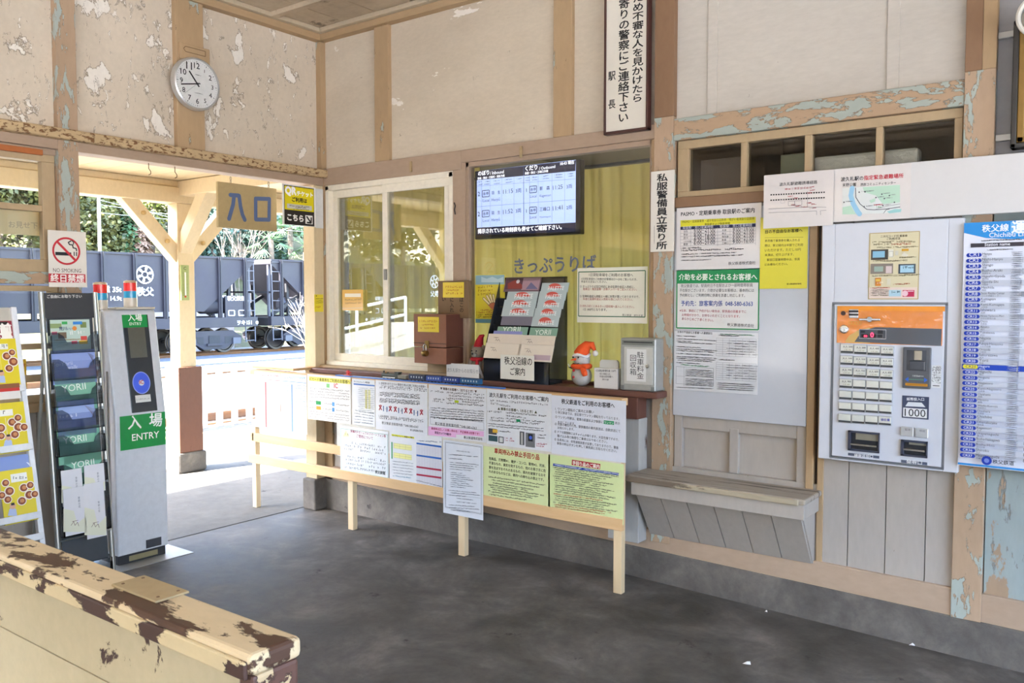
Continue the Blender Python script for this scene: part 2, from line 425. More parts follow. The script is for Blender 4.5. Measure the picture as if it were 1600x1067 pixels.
m_sash = peel('window_sash_paint', '#b9a27f', '#a2927a', .74, 5, (1,1,.5), '#6e5a3e', .08, .5)
m_cream = peel('canopy_cream_paint', '#d8c39c', '#b99f76', .74, 4, (1,1,.6), '#8a6d45', .06, .6, b2='#dfcca8')
m_counter = peel('counter_brown', '#6f4a40', '#8d6a5a', .68, 5, (.3,1,1), '#4a2f28', .12, .45)
m_newood = woodmat('new_pine', '#d0a876', '#e0bd8f', 1, 'x', .5)
m_newood_z = woodmat('new_pine_post', '#d6bc93', '#e6d0ab', 1, 'z', .5)
m_greywood = woodmat('weathered_sill', '#9d8560', '#bba37c', 1, 'x', .6, False)
m_glass = glassmat('window_glass', (.97,.98,.97), 1.45)
m_glass_refl = glassmat('reflecting_glass', (.97,.98,.96), 1.5, 0, .65)
m_black = M('#232527', .4); m_white = M('#e6e6e3', .35); m_cream_alu = M('#e9e1cf', .35); m_alu = M('#c3c4c2', .35, .7)
m_chrome = M('#c9cac9', .18, 1, 0); m_brass = M('#8d7140', .35, 1); m_darkm = M('#3b3d42', .45)
ZC = 3.26

def floor_z(x): return -max(0, x-2.3)*.026
# floor of the waiting room, falling slightly to the right
mb = MB(); xs = [-.1,.8,1.6,2.3,3,3.8,4.6,5.6,7.3]
vs = [(x, y, floor_z(x)) for x in xs for y in (-6.7, .0)]
fs = [(2*i, 2*i+2, 2*i+3, 2*i+1) for i in range(len(xs)-1)]
mb.add(vs, fs, m_floor); struct(mb, 'floor')
# ceiling: boards running along y, battens along x
mb = MB()
x = 0
while x < 7.3:
    mb.box(x+.002, x+.298, -6.7, .0, ZC, ZC+.02, m_ceil); x += .3
mb.box(-.15, 7.4, -6.8, .12, ZC+.02, ZC+.1, M('#4d4439', .9))
struct(mb, 'ceiling', recalc=True)
for i in range(7):
    y = -.44-.91*i
    struct(MB().box(.07, 7.2, y-.025, y+.025, ZC-.03, ZC, m_ceil), 'trim_%d' % (1+i), bevel=.003)
mb = MB().box(0, .075, -6.6, -.0, ZC-.03, ZC, m_cmould); mb.box(.075, 7.2, -.075, 0, ZC-.03, ZC, m_cmould)
struct(mb, 'trim_8', bevel=.006)

# ---- left wall (platform side)
mb = MB()
mb.slab(L, -6.6, .0, 2.31, ZC, -.12, -.018, m_plaster)
struct(mb, 'wall_left')
n = 10
def trim(fr, u0, u1, v0, v1, d0, d1, m, bevel=.003):
    global n
    o = struct(MB().slab(fr, u0, u1, v0, v1, d0, d1, m), 'trim_%d' % n, bevel=bevel); n += 1; return o
trim(L, -1.772, -1.668, 0, 3.19, -.10, .022, m_blue)              # post at the left of the doorway
trim(L, -1.092, -.913, 2.325, 3.19, -.10, .02, m_tan)             # post behind the clock
trim(L, -2.70, -2.60, 2.325, 3.19, -.10, .02, m_tan)
trim(L, -3.6, -3.5, 0, 3.19, -.10, .022, m_blue)
trim(L, -6.6, 0, 3.188, 3.232, -.02, .04, m_tan_h)                # beam under the ceiling
trim(L, -6.6, -.0, 2.223, 2.275, -.10, .018, m_rose)              # lintel over the doorway
trim(L, -.085, .0, .0, 2.223, -.10, .012, m_cream)                # right jamb
trim(L, -.028, .0, 2.325, 3.188, -.02, .028, m_tan)               # corner strip
trim(L, -6.6, .012, 2.272, 2.325, -.02, .07, m_rail, .008)        # rusty iron rail above the doorway
# wainscot and sill at the left of the doorway
z_sill = L.v1(90, 640)
mb = MB()
y = -3.5
while y < -1.79:
    mb.slab(L, y+.003, min(y+.197, -1.772), .0, z_sill, -.1, -.012, m_greyboard); y += .2
mb.slab(L, -6.6, -3.6, 0, z_sill, -.1, -.01, m_greyboard)
struct(mb, 'wall_left_lower')
trim(L, -6.6, -1.772, z_sill, z_sill+.045, -.12, .03, m_tan_h)
# ---- windows at the left of the doorway
def sash(name, u0, u1, v0, v1, bars_v, bars_u, fw=.06, d0=-.06, d1=-.015, m=None, gl=None, parts=True):
    m = m or m_sash
    mb = MB()
    mb.slab(L, u0, u1, v0, v0+fw, d0, d1, m); mb.slab(L, u0, u1, v1-fw*.7, v1, d0, d1, m)
    mb.slab(L, u0, u0+fw, v0+fw, v1-fw*.7, d0, d1, m); mb.slab(L, u1-fw, u1, v0+fw, v1-fw*.7, d0, d1, m)
    for a, b in bars_v: mb.slab(L, u0+fw, u1-fw, a, b, d0+.006, d1-.006, m)
    for a, b in bars_u: mb.slab(L, a, b, v0+fw, v1-fw*.7, d0+.008, d1-.008, m)
    o = struct(mb, name, bevel=.003)
    MB().slab(L, u0+fw*.6, u1-fw*.6, v0+fw*.6, v1-fw*.5, (d0+d1)/2-.002, (d0+d1)/2+.002, gl or m_glass).build('pane', o)
    return o
L2 = lambda x, y: L.v1(x, y, -.03)
sash('window_1', -2.62, -1.775, L2(75,426), 2.2, [(L2(40,329), L2(40,319))], [], .066)
sash('window_5', -3.5, -2.63, L2(75,426), 2.2, [(L2(40,329), L2(40,319))], [], .066)
trim(L, -6.6, -1.772, 2.19, 2.223, -.08, -.005, m_rose)
trim(L, -3.5, -1.772, L.v1(40,443), L.v1(40,424), -.08, .0, m_blue_h)
sash('window_2', -2.62, -1.775, z_sill+.045, L.v1(40,446), [(L2(70,595), L2(70,584)), (L2(70,545), L2(70,536))], [], .04)
sash('window_6', -3.5, -2.63, z_sill+.045, L.v1(40,446), [(L2(70,595), L2(70,584))], [], .04)
o = MB().slab(L, -2.6, L.u1(66,240,-.005), L.v1(60,242), L.v1(60,233), -.012, .004, M('#a9602c', .45)).build('curtain_rail', bevel=.002)
tag(o, 'orange brown wooden rail across the top of the left window', 'curtain rail')

# ---- ticket wall (back)
mb = MB()
mb.slab(B, .0, 2.53, 2.31, ZC, -.12, -.016, m_panel)
mb.slab(B, 2.6, 3.93, 2.3, ZC, -.12, -.016, m_whitepanel)
mb.slab(B, 4.03, 7.3, 2.0, ZC, -.12, -.02, M('#8f8d8e', .5))
struct(mb, 'wall_back')
for u in (2.80, 3.62):      # faint vertical joint covers on the white panel
    trim(B, u, u+.05, 2.345, 3.19, -.016, -.008, m_whitepanel, .002)
trim(B, .0, .028, .2, 3.188, -.02, .006, m_tan)
trim(B, .525, .652, 2.335, 3.188, -.05, .012, m_tan)
trim(B, 1.91, 2.03, 2.335, 3.188, -.05, .012, m_tan)
mb = MB().slab(B, 2.53, 2.636, .2, 2.36, -.12, .022, m_blue).slab(B, 2.53, 2.636, 2.36, ZC, -.12, .022, m_brownpatch)
struct(mb, 'trim_%d' % n, bevel=.003); n += 1
mb = MB().slab(B, 3.926, 4.038, .12, 2.37, -.12, .022, m_blue)
mb.slab(B, 3.926, 3.988, 2.37, ZC, -.12, .022, m_brownpatch).slab(B, 3.988, 4.038, 2.37, ZC, -.12, .021, m_tan)
struct(mb, 'trim_%d' % n, bevel=.003); n += 1
trim(B, .0, 2.53, 3.188, 3.232, -.02, .04, m_tan_h); trim(B, 2.636, 3.926, 3.188, 3.232, -.02, .04, m_tan_h)
mb = MB().slab(B, .028, 1.25, 2.222, 2.335, -.10, .012, m_rose).slab(B, 1.25, 2.53, 2.262, 2.335, -.06, .012, m_rose)
struct(mb, 'trim_%d' % n, bevel=.003); n += 1
# two small wooden pegs and a crack on the header
for px, py in ((643,260), (815,237)):
    u, v = B.uv(px, py, .012)
    o = MB().slab(B, u-.008, u+.008, v-.035, v+.03, .012, .024, m_greywood).build('wooden_peg', bevel=.003)
    tag(o, 'small wooden peg on the header beam, ' + ('above the sliding window' if px < 700 else 'above the departure screen'), 'peg')
# posts each side of the windows
trim(B, 1.178, 1.275, .97, 2.262, -.06, .004, m_rose)
struct(MB().slab(L, -.12, .0, .0, .215, -.1, .03, m_conc), 'trim_9', bevel=.012)
trim(B, 2.505, 2.53, .97, 2.262, -.12, .004, m_tan)
trim(B, .028, .06, .97, 2.222, -.12, .004, m_tan)
u, v = B.uv(710, 322, .006)
mb = MB(); mb.tube([B.pt(u, v+.02, .008), B.pt(u+.012, v, .012), B.pt(u+.002, v-.02, .008), B.pt(u+.008, v-.05, .008)], .004, M('#2b211b', .6), 8)
tag(mb.build('iron_hook'), 'small black bent hook on the post between the two windows', 'hook')
# sill under the windows and boarded wall under the counter
mb = MB().slab(B, -.02, 1.25, .955, 1.0, -.1, .05, m_greywood); struct(mb, 'trim_%d' % n, bevel=.006); n += 1
mb = MB(); u = .028
while u < 2.50:
    mb.slab(B, u+.002, min(u+.155, 2.528), .18, .95, -.06, -.004, m_greyboard); u += .157
struct(mb, 'wall_back_lower')
trim(B, .0, .09, .2, .97, -.05, .012, m_tan); trim(B, .16, .21, .2, .97, -.05, .006, M('#5b4a3e', .7)); trim(B, .21, .33, .2, .97, -.05, .01, m_tan)
# bay at the right: beam, transom, boarded wall
trim(B, 2.636, 3.926, 2.238, 2.345, -.1, .016, m_blue_h)
trim(B, 2.636, 3.926, 1.905, 1.956, -.1, .014, m_brownpatch)
tb = MB(); T0, T1 = 1.956, 2.236
ps = [2.706, 2.975, 3.006, 3.277, 3.309, 3.583, 3.611, 3.889]
tb.slab(B, 2.648, 3.92, T0, 1.985, -.06, -.006, m_sash); tb.slab(B, 2.648, 3.92, 2.195, T1, -.06, -.006, m_sash)
e = [2.648]+ps+[3.92]
for i in range(0, 10, 2): tb.slab(B, e[i], e[i+1], 1.985, 2.195, -.06, -.006, m_sash)
w4 = struct(tb, 'window_4', bevel=.003)
MB().slab(B, 2.69, 3.9, 1.975, 2.205, -.036, -.032, m_glass).build('pane', w4)
# panelled door-like boarding behind the posters
db = MB()
D0, D1 = -.05, -.012
db.slab(B, 2.64, 2.684, .56, 1.905, D0, D1, m_greyboard); db.slab(B, 3.262, 3.31, .56, 1.905, D0, D1, m_greyboard)
db.slab(B, 2.684, 3.262, .56, B.v1(1100,741), D0, D1, m_bluer if False else m_greyboard)
db.slab(B, 2.684, 3.262, .80, 1.905, D0, D1-.004, m_greyboard)
um0, um1 = B.u1(1140,700,-.02), B.u1(1154,700,-.02)
db.slab(B, um0, um1, .60, .82, D0, D1-.002, m_greyboard)
db.slab(B, 2.684, 3.262, .56, .9, D0-.02, D1-.026, m_greyboard)
struct(db, 'door_1', bevel=.003)
trim(B, 3.31, 3.345, .24, 1.905, -.06, .006, m_tan); trim(B, 3.345, 3.362, .24, 1.905, -.06, -.02, M('#4f443b', .8)); trim(B, 3.362, 3.39, .24, 1.905, -.06, .004, m_tan)
mb = MB(); u = 3.385
for w in (.115, .158, .16, .11):
    mb.slab(B, u+.002, min(u+w-.002, 3.93), .13, 1.905, -.06, -.004, m_greyboard); u += w
struct(mb, 'wall_back_boards')
mb = MB(); u = 4.04
while u < 7.2:
    mb.slab(B, u+.002, u+.146, .10, 2.0, -.06, -.004, m_bluer); u += .148
mb.slab(B, 2.636, 3.4, .18, .6, -.06, -.006, m_greyboard)
struct(mb, 'wall_back_right')
# wooden base board and the concrete kerb below it, both falling to the right with the floor
def sloped(u0, u1, a0, a1, b0, b1, d0, d1, m, name):
    q = [B.pt(u0,b0,d0), B.pt(u1,b1,d0), B.pt(u1,b1,d1), B.pt(u0,b0,d1), B.pt(u0,a0,d0), B.pt(u1,a1,d0), B.pt(u1,a1,d1), B.pt(u0,a0,d1)]
    return struct(MB().hexa(q, m), name, bevel=.006)
sloped(-.02, 7.2, .212, .05, -.08, -.2, -.1, .02, m_conc, 'baseboard_back')
sloped(0.02, 7.2, .30, .19, .2, .03, -.05, .012, m_rose, 'baseboard_back_wood')
# ---- unseen sides of the room: large openings to the forecourt
mb = MB()
mb.box(-.1, 7.3, -6.72, -6.6, 2.75, ZC, m_panel)
for i in range(14):
    x = .35+i*.5
    if not 2.4 < x < 4.8: mb.box(x-.02, x+.02, -6.68, -6.64, .3, 2.75, m_sash)
for a, b in ((.3,2.3),(4.85,6.95)): mb.box(a, b, -6.68, -6.64, 1.58, 1.63, m_sash)
for a, b in ((-.1,.35), (2.3,2.45), (4.7,4.85), (6.95,7.3)): mb.box(a, b, -6.72, -6.6, 0, 2.75, m_tan)
mb.box(-.1, 2.3, -6.72, -6.6, 0, .6, m_greyboard); mb.box(2.3, 7.3, -6.72, -6.6, 0, .6, m_greyboard)
struct(mb, 'wall_front')
struct(MB().box(-.5, 8, -9.4, -6.72, 2.75, 2.85, m_cream), 'sun_blocking_roof')  # unseen eave, added to keep direct sun out of the room
mb = MB().box(26, 34, -40, 40, -.1, 4.6, M('#b1a99c', .8)).box(25.4, 34, -40, 40, 4.6, 5.1, M('#5c5a5a', .7)).box(-3.9, 24, -31, -24, -.1, 5.0, M('#6d675d', .8)).box(-4.4, 40, -32, -23.4, 5.0, 5.6, M('#5c5a5a', .7))
for i in range(8): mb.box(2+i*2.8, 3.6+i*2.8, -24.05, -23.95, 1.0, 2.6, M('#39414a', .3))
struct(mb, 'sky_blocking_houses')  # unseen blocks, added to cut off the low sky outside the openings

mb = MB()
mb.box(7.2, 7.32, -6.6, .1, 2.85, ZC, m_panel); mb.box(7.2, 7.32, -1.0, .1, -.2, .75, m_greyboard)
for a, b in ((-6.6,-6.2), (-3.7,-3.55), (-1.0,.1)): mb.box(7.2, 7.32, a, b, -.2, 2.85, m_tan)
struct(mb, 'wall_right')
mb = MB()
for a, b in ((-6.6,-5.2), (-5.1,-3.6)): mb.slab(L, a, b, 1.5, 1.54, -.06, -.02, m_sash)
mb.slab(L, -5.2, -5.1, z_sill, 2.223, -.1, .02, m_tan)
struct(mb, 'window_7')

# ---- office behind the ticket windows
mb = MB()
mo = M('#c4bba8', .8); mo2 = M('#6d6046', .8)
mb.box(-.02, 7.2, .13, 3.4, .0, .05, M('#a09888', .7)); mb.box(-.02, 7.2, .12, 3.4, 2.75, 2.82, mo2)
mb.box(-.1, -.02, .02, 3.4, 0, .95, mo); mb.box(-.1, -.02, .02, 3.4, 2.2, 2.8, mo)
mb.box(-.1, -.02, .02, .25, .95, 2.2, mo)
mb.box(7.2, 7.28, .1, 3.4, 0, 2.8, mo2); mb.box(2.6, 7.2, 1.6, 1.7, .05, 2.75, M('#5a4c3c', .8)); mb.box(2.6, 2.63, .14, 1.6, 1.0, 2.74, M('#54483a', .8)); mb.box(2.63, 7.2, .14, 1.6, 2.70, 2.745, M('#5e4f3c', .8))
mb.box(-.1, 7.28, 3.4, 3.5, 0, .3, mo); mb.box(-.1, 7.28, 3.4, 3.5, 2.0, 2.8, mo)
for i in range(5): mb.box(-.1+1.8*i, -.02+1.8*i, 3.4, 3.5, .3, 2.0, mo)
mb.box(2.56, 2.60, .2, 3.4, .05, 2.75, mo)
struct(mb, 'wall_office')
# ================================================================== outside: platform, canopy, tracks, wagons, hill
m_ballast = stainmat('pale_ballast', ((.25,'#6f6b66'),(.5,'#8f8a84'),(.75,'#aaa69f')), 9, (.8,.95), 1.0, ('#5d5a58', 16, .60), bscale=22)
m_ballast2 = stainmat('blue_grey_ballast', ((.25,'#3c3f45'),(.5,'#555961'),(.75,'#747982')), 9, (.8,.95), 1.0, ('#4c4e54', 16, .60), bscale=22)
m_railside = stainmat('rusty_rail', ((.3,'#5e3a20'),(.7,'#845426')), 3, (.6,.8), .1)
m_bounce_ground = stainmat('forecourt_bounce_ground', ((.3,'#b2b1b0'),(.7,'#c4c3c2')), 2, (.8,.9), .3)  # unseen forecourt ground, made pale to bounce sunlight into the room
ZR = -.62
mb = MB().box(-4.05, -.1, -30, 30, -.7, 0, m_platform); struct(mb, 'platform')
struct(MB().box(-.1, 7.4, -6.72, -6.6, -.3, -.001, m_platform), 'entrance_step')
struct(MB().box(-40, -4.05, -60, 70, ZR-.2, ZR, m_ballast), 'ballast_ground')
struct(MB().box(-21.6, -18.4, -60, 70, ZR, ZR+.1, m_ballast2), 'ballast_bed', bevel=.04)
struct(MB().add([(-60,-60,-.06),(60,-60,-.06),(60,-6.72,-.06),(-60+56,-6.72,-.06),(-4.05,-30,-.06)], [(0,1,2,3,4)], m_bounce_ground)
       .add([(7.32,-6.72,-.06),(60,-6.72,-.06),(60,60,-.06),(7.32,60,-.06)], [(0,1,2,3)], m_bounce_ground), 'forecourt')
mb = MB()
for x in (-2.78, -2.9, -3.0): mb.box(x, x+.012, -30, 30, 0, .002, M('#5e5a55', .8))
struct(mb, 'platform_joints')
struct(MB().box(-3.62, -3.5, -30, 30, 0, .006, M('#d9cd83', .7)), 'platform_yellow_line')
mb = MB().add([(-1.0+.97,-30,.0015),(-.32,-30,.0015),(-.32,-.1,.0015),(-.03,-.1,.0015)], [(0,1,2,3)], m_platform)
mb = MB().box(-.13, -.118, -1.67, 1.5, -.02, .003, M('#4c4a48', .9)); struct(mb, 'threshold_joint')
# canopy
cm = MB()
y = -12
while y < 12:
    cm.box(-2.15, -.125, y+.002, y+.198, 2.425, 2.45, m_cream); y += .2
cm.box(-2.2, -.125, -12, 12, 2.45, 2.52, M('#7c7468', .8))
struct(cm, 'canopy_roof')
struct(MB().box(-2.01, -1.85, -12, 12, 2.24, 2.37, m_cream).box(-2.01, -1.87, -12, 12, 2.372, 2.425, m_cream), 'canopy_beam', bevel=.008)
struct(MB().box(-2.20, -2.15, -12, 12, 2.40, 2.50, m_cream), 'canopy_fascia', bevel=.005)
def canopy_post(y, label):
    t = thing('canopy_post', label, 'post', (-1.93, y, 0), None)
    MB().box(-2.045, -1.815, y-.135, y+.135, 0, .17, m_conc).build('footing', t, bevel=.02)
    MB().box(-2.03, -1.83, y-.11, y+.11, .17, .885, m_brownclad).build('brown_cladding', t, bevel=.006)
    MB().box(-2.0, -1.86, y-.075, y+.075, .885, 2.24, m_cream).build('shaft', t, bevel=.005)
    for s in (-1, 1):
        b = MB().bar((-1.93, y+s*.02, 1.77), (-1.93, y+s*.50, 2.28), .11, .10, m_cream, (1,0,0)).build('brace', t, bevel=.004)
        q = MB()
        for k in (.3, .72): q.lathe((-1.872, y+s*(.02+.48*k), 1.77+.51*k), (1,0,0), [(.0,0),(.018,0),(.018,.02),(.008,.024),(.0,.024)], M('#b99a63', .5), 8)
        q.build('bolt', b)
    MB().bar((-1.90, y, 1.86), (-1.47, y, 2.40), .11, .11, m_cream, (0,1,0)).build('brace', t, bevel=.004)
    MB().box(-2.15, -.125, y-.06, y+.06, 2.30, 2.42, m_cream).build('tie_beam', t, bevel=.004)
    return t
m_brownclad = peel('post_brown_cladding', '#7a5240', '#a3795c', .68, 8, (1,1,.4), '#4c3125', .14, .55)
PY = .14
pm_ = canopy_post(PY, 'cream timber canopy post with brown base and three braces outside the doorway')
canopy_post(PY-3.64, 'cream timber canopy post further left along the platform, seen in reflections')
canopy_post(PY+3.64, 'cream timber canopy post standing behind the ticket office corner')
# thermometer on the post
P_ = Fr((-1.86,0,0), (0,1,0), (0,0,1))
(u0,v1),(u1,v0) = P_.uv(281,414), P_.uv(295,469)
o = tag(MB().slab(P_, u0, u1, v0, v1, 0, .012, M('#9aa564', .5)).build('thermometer', bevel=.003), 'green wall thermometer screwed to the cream canopy post', 'thermometer')
q = MB(); uc = (u0+u1)/2
q.slab(P_, uc-.006, uc+.006, v0+.04, v1-.06, .012, .017, M('#eceadf', .2))
for i in range(16):
    v = v0+.04+(v1-v0-.1)*i/15; q.rect(P_, uc-.025, v, uc-.01, v+.002, .0125, ink('#4b5230')); q.rect(P_, uc+.01, v, uc+.025, v+.002, .0125, ink('#4b5230'))
q.disc(P_, uc, v0+.03, .009, .0128, ink('#b3432e'))
q.text(P_, (uc-.012, v1-.04), (uc+.012, v1-.04), 'C', .0128, ink('#3a3f28')); q.build('scale', o)
# white picket posts along the platform edge
fe = thing('white_fence', 'low white post fence along the far edge of the platform', 'fence', (-3.9, 1.5, 0))
pr = MB().box(-3.93, -3.87, -.03, .03, 0, .70, m_white)
p0 = None
for i in range(18):
    y = .62+i*.2
    q = MB().box(-3.925, -3.875, y-.03, y+.03, 0, .66, M('#f0eee8', .5)).build('fence_post', fe, bevel=.006)
MB().box(-3.93, -3.87, .5, 4.2, .62, .70, M('#f0eee8', .5)).build('fence_rail', fe, bevel=.006)
# ramp handrail on the platform, seen mirrored in the sliding window
struct(MB().box(-14.2, -10.2, -45, -15, ZR, .72, m_platform).prism(Fr((-10.2,0,0),(0,1,0),(0,0,1)), [(-15,ZR),(-6,ZR),(-6,ZR+.05),(-15,.72)], -4.0, 0, m_platform), 'island_platform')
hr = thing('handrail', 'white tubular handrail of the island platform ramp, mirrored in the sliding window', 'handrail', (-12, -13, 0))
m_pipe = M('#efefec', .4)
for h in (1.0, .52): MB().tube([(-12,-13.3,.50+h),(-12,-9.5,-.05+h)], .04, m_pipe, 8).build('rail_tube', hr, smooth=True)
for y, z in ((-13.3,.5),(-11.4,.2),(-9.5,-.05)): MB().tube([(-12,y,z-.3),(-12,y,z+1.0)], .04, m_pipe, 8).build('rail_post', hr, smooth=True)

# ---- tracks
def track(xc, zr, label):
    t = thing('railway_track', label, 'railway track', (xc, 6, zr-.15))
    for s in (-1, 1):
        x = xc+s*.535; m = MB()
        m.box(x-.06, x+.06, -50, 60, zr-.15, zr-.135, m_railside); m.box(x-.01, x+.01, -50, 60, zr-.135, zr-.04, m_railside)
        m.box(x-.033, x+.033, -50, 60, zr-.04, zr, m_railside); m.build('rail', t)
    s0 = MB().box(xc-1.0, xc+1.0, -.1, .1, zr-.28, zr-.145, M('#8c7f70', .9)).build('sleeper', t, bevel=.01)
    for i in range(1, 30):
        c = s0.copy(); COL.objects.link(c); c.parent = t; c.location = (0, -3+i*.62, 0)
    return t
track(-7.6, -.48, 'railway track nearest the platform, rusty rails in pale ballast')
track(-16.55, -.48, 'middle railway track of rusty rails just before the wagons')
track(-22.8, -.48, 'far railway track that carries the hopper wagons')

# ---- hopper wagons
WX = -21.45
Wf = Fr((WX,0,-.48), (0,1,0), (0,0,1))
m_wag = stainmat('wagon_grey_paint', ((.25,'#1a181f'),(.5,'#221f28'),(.75,'#2b2831')), .8, (.55,.75), .1, ('#55483f', 2.5, .68))
m_wagd = stainmat('wagon_dark_steel', ((.3,'#17171a'),(.7,'#232327')), 2, (.6,.8), .1)
m_wagl = M('#42434c', .55); m_wheel = M('#4a4644', .45, .6)
yg, _ = Wf.uv(411, 470)
Lw = 5.9
ztop = Wf.v1(300, 399); zb = Wf.v1(300, 487); zs1 = Wf.v1(330, 496); zs0 = Wf.v1(330, 512)
yref = yg-Lw-.1
def wagon(yc, sgn, label, marks=True):
    """four-axle hopper wagon; local y measured from its middle, sgn = +1 when the marked end points to +y"""
    t = thing('hopper_wagon', label, 'railway wagon', (0,0,0), None)
    F = Fr((WX,0,-.48), (0,1,0), (0,0,1)); hw = 2.7
    he, hb = Lw-.15, Lw-2.35       # half length at the top / at the bottom of the body
    b = MB().prism(F, [(-hb,zb),(hb,zb),(he-.12,ztop-.18),(he-.12,ztop),(-he+.12,ztop),(-he+.12,ztop-.18)], -hw, 0, m_wag)
    b.slab(F, -he+.1, he-.1, ztop-.07, ztop, 0, .05, m_wag)
    b.build('hopper_body', t)
    r = MB(); k = 0
    for i in range(11):
        y = -he+.55+i*(2*he-1.1)/10
        zlow = zs1 if abs(y) > hb-.1 else zs1
        r.slab(F, y-.07, y+.07, zlow, ztop-.02, .0, .09, m_wag); r.slab(F, y-.012, y+.012, zlow, ztop-.02, .09, .12, m_wagd)
    r.build('side_ribs', t)
    MB().slab(F, -Lw+.2, Lw-.2, zs0, zs1, -.12, .08, m_wag).slab(F, -Lw+.2, Lw-.2, zs0, zs1, -hw, -hw+.2, m_wag).slab(F, -Lw+.2, Lw-.2, zs0, zs1-.06, -hw+.2, -.12, m_wagd).build('sill_beam', t, bevel=.015)
    for s in (-1, 1):
        e = MB()
        for d in (-.25, -hw+.25):
            e.bar(F.pt(s*(he-.2), zs1, d), F.pt(s*(he-.2), ztop-.1, d), .09, .09, m_wagl)
            e.bar(F.pt(s*(he-1.1), zs1, d), F.pt(s*(he-1.0), zs1+1.55, d), .10, .10, m_wagd)
            e.bar(F.pt(s*(he-.3), zs1+.05, d), F.pt(s*(he-1.9), zs1+.95, d), .12, .12, m_wagd)
        e.bar(F.pt(s*(he-.2), zs1+.9, 0), F.pt(s*(he-.2), zs1+.9, -hw), .06, .06, m_wagd)
        e.build('end_frame', t)
        l = MB()
        ua, ub = s*(he-.55), s*(he-.15)
        for u in (ua, ub): l.bar(F.pt(u, zs0-.55, .05), F.pt(u, ztop-.1, -.02), .035, .035, m_wagl)
        for i in range(9): l.bar(F.pt(ua, zs0-.5+i*.36, .03), F.pt(ub, zs0-.5+i*.36, .03), .03, .03, m_wagl)
        l.build('ladder', t)
        MB().slab(F, s*(Lw-.25)-.18, s*(Lw-.25)+.18, zs0-.05, zs0+.16, -hw/2-.15, -hw/2+.15, m_wagd).slab(F, s*(Lw-.05)-.08, s*(Lw-.05)+.08, zs0-.0, zs0+.14, -hw/2-.1, -hw/2+.1, m_wagd).build('coupler', t, bevel=.02)
        if s == sgn: MB().lathe(F.pt(s*(he-1.5)-.55, zs1+.42, -.55), (0,1,0), [(0,0),(.26,.0),(.3,.06),(.3,1.0),(.26,1.06),(0,1.06)], m_wagl, 20).build('brake_cylinder', t, smooth=True)
        # bogie
        yc_ = s*(Lw-1.95)
        for d in (-.12, -hw+.22):
            g = MB()
            g.prism(F, [(yc_-1.12,.40),(yc_-1.12,.60),(yc_-.75,.82),(yc_+.75,.82),(yc_+1.12,.60),(yc_+1.12,.40),(yc_+.85,.42),(yc_+.42,.18),(yc_-.42,.18),(yc_-.85,.42)], d-.09, d+.09, m_wag)
            for q in (-.62, .62): g.prism(F, [(yc_+q-.2,.62),(yc_+q+.2,.62),(yc_+q+(.12 if q<0 else -.12)+.08,.36),(yc_+q+(.12 if q<0 else -.12)-.08,.36)], d+.09, d+.095, m_wagd)
            g.slab(F, yc_-.22, yc_+.22, .34, .66, d+.09, d+.11, m_wagd); g.slab(F, yc_-.3, yc_+.3, .30, .38, d+.06, d+.15, m_wag)
            for q in (-.9, .9): g.slab(F, yc_+q-.16, yc_+q+.16, .34, .56, d-.1, d+.14, m_wagl)
            g.build('bogie_frame', t, bevel=.02)
        for q in (-.9, .9):
            w = MB()
            for d in (-.82, -hw+.82):
                w.lathe(F.pt(yc_+q, .43, d-.06), (1,0,0), [(0,0),(.46,0),(.46,.03),(.43,.035),(.43,.13),(.36,.13),(.33,.09),(.12,.09),(.1,.14),(0,.14)], m_wheel, 32)
            w.tube([F.pt(yc_+q, .43, -hw+.3), F.pt(yc_+q, .43, -.3)], .07, m_wagd, 10)
            w.build('wheelset', t, smooth=True, angle=30)
    if marks:
        k = MB(); mw = ink('#e8e8e8')
        e = (224,429); lx, lz = Wf.uv(*e); lx -= yref
        R = .30
        k.ring(F, lx, lz, R*.86, R, .093, mw); k.ring(F, lx, lz, R*.28, R*.38, .093, mw)
        for i in range(6):
            a = i*PI/3+.3
            k.line(F, (lx+R*.36*math.cos(a), lz+R*.36*math.sin(a)), (lx+R*.6*math.cos(a), lz+R*.6*math.sin(a)), .06, .0931, mw)
            k.disc(F, lx+R*.66*math.cos(a), lz+R*.66*math.sin(a), R*.15, .0932, mw, seg=12)
        k.build('painted_emblem', t); k = MB()
        k.text(F, (lx-R*.95, lz-R*2.2), (lx+R*.95, lz-R*2.2), '秩父', .093, mw, .03)
        k.build('company_lettering', t); k = MB()
        ux, uz = Wf.uv(169,456); ux -= yref
        for dz, s_ in ((0,'荷重 35t'), (-.27,'自重 14.9t')): k.text(F, (ux-.42, uz+dz), (ux+.38, uz+dz), s_, .093, mw, .02)
        k.build('load_lettering', t); k = MB()
        px0, pz = Wf.uv(384, 505); px0 -= yref
        k.text(F, (px0-.42, pz-.04), (px0+.18, pz-.04), 'ヲキ151', .0935, mw, .02); k.disc(F, px0+.42, pz+.02, .06, .0935, mw)
        k.build('number_lettering', t); k = MB()
        cx_, cz = Wf.uv(368, 484); cx_ -= yref
        pl = MB().slab(F, cx_-.45, cx_+.42, zs1, cz+.5, -.02, .05, m_wag).build('sign_plate', t)
        k.text(F, (cx_-.36, cz+.34), (cx_+.36, cz+.34), '秩父鉄道', .0535, mw, .02)
        for dx in (-.2, .22): 
            for a, b_ in (((dx-.12,.02),(dx+.12,.02)), ((dx-.12,.2),(dx+.12,.2)), ((dx-.12,.02),(dx-.12,.2)), ((dx+.12,.02),(dx+.12,.2))): k.line(F, (cx_+a[0],cz+a[1]-.22), (cx_+b_[0],cz+b_[1]-.22), .03, .0535, mw)
        k.build('plate_lettering', pl)
    t.location = (0, yc, 0)
    return t
def wagon_at(yc, sgn, label, marks=True):
    return wagon(yc, sgn, label, marks)
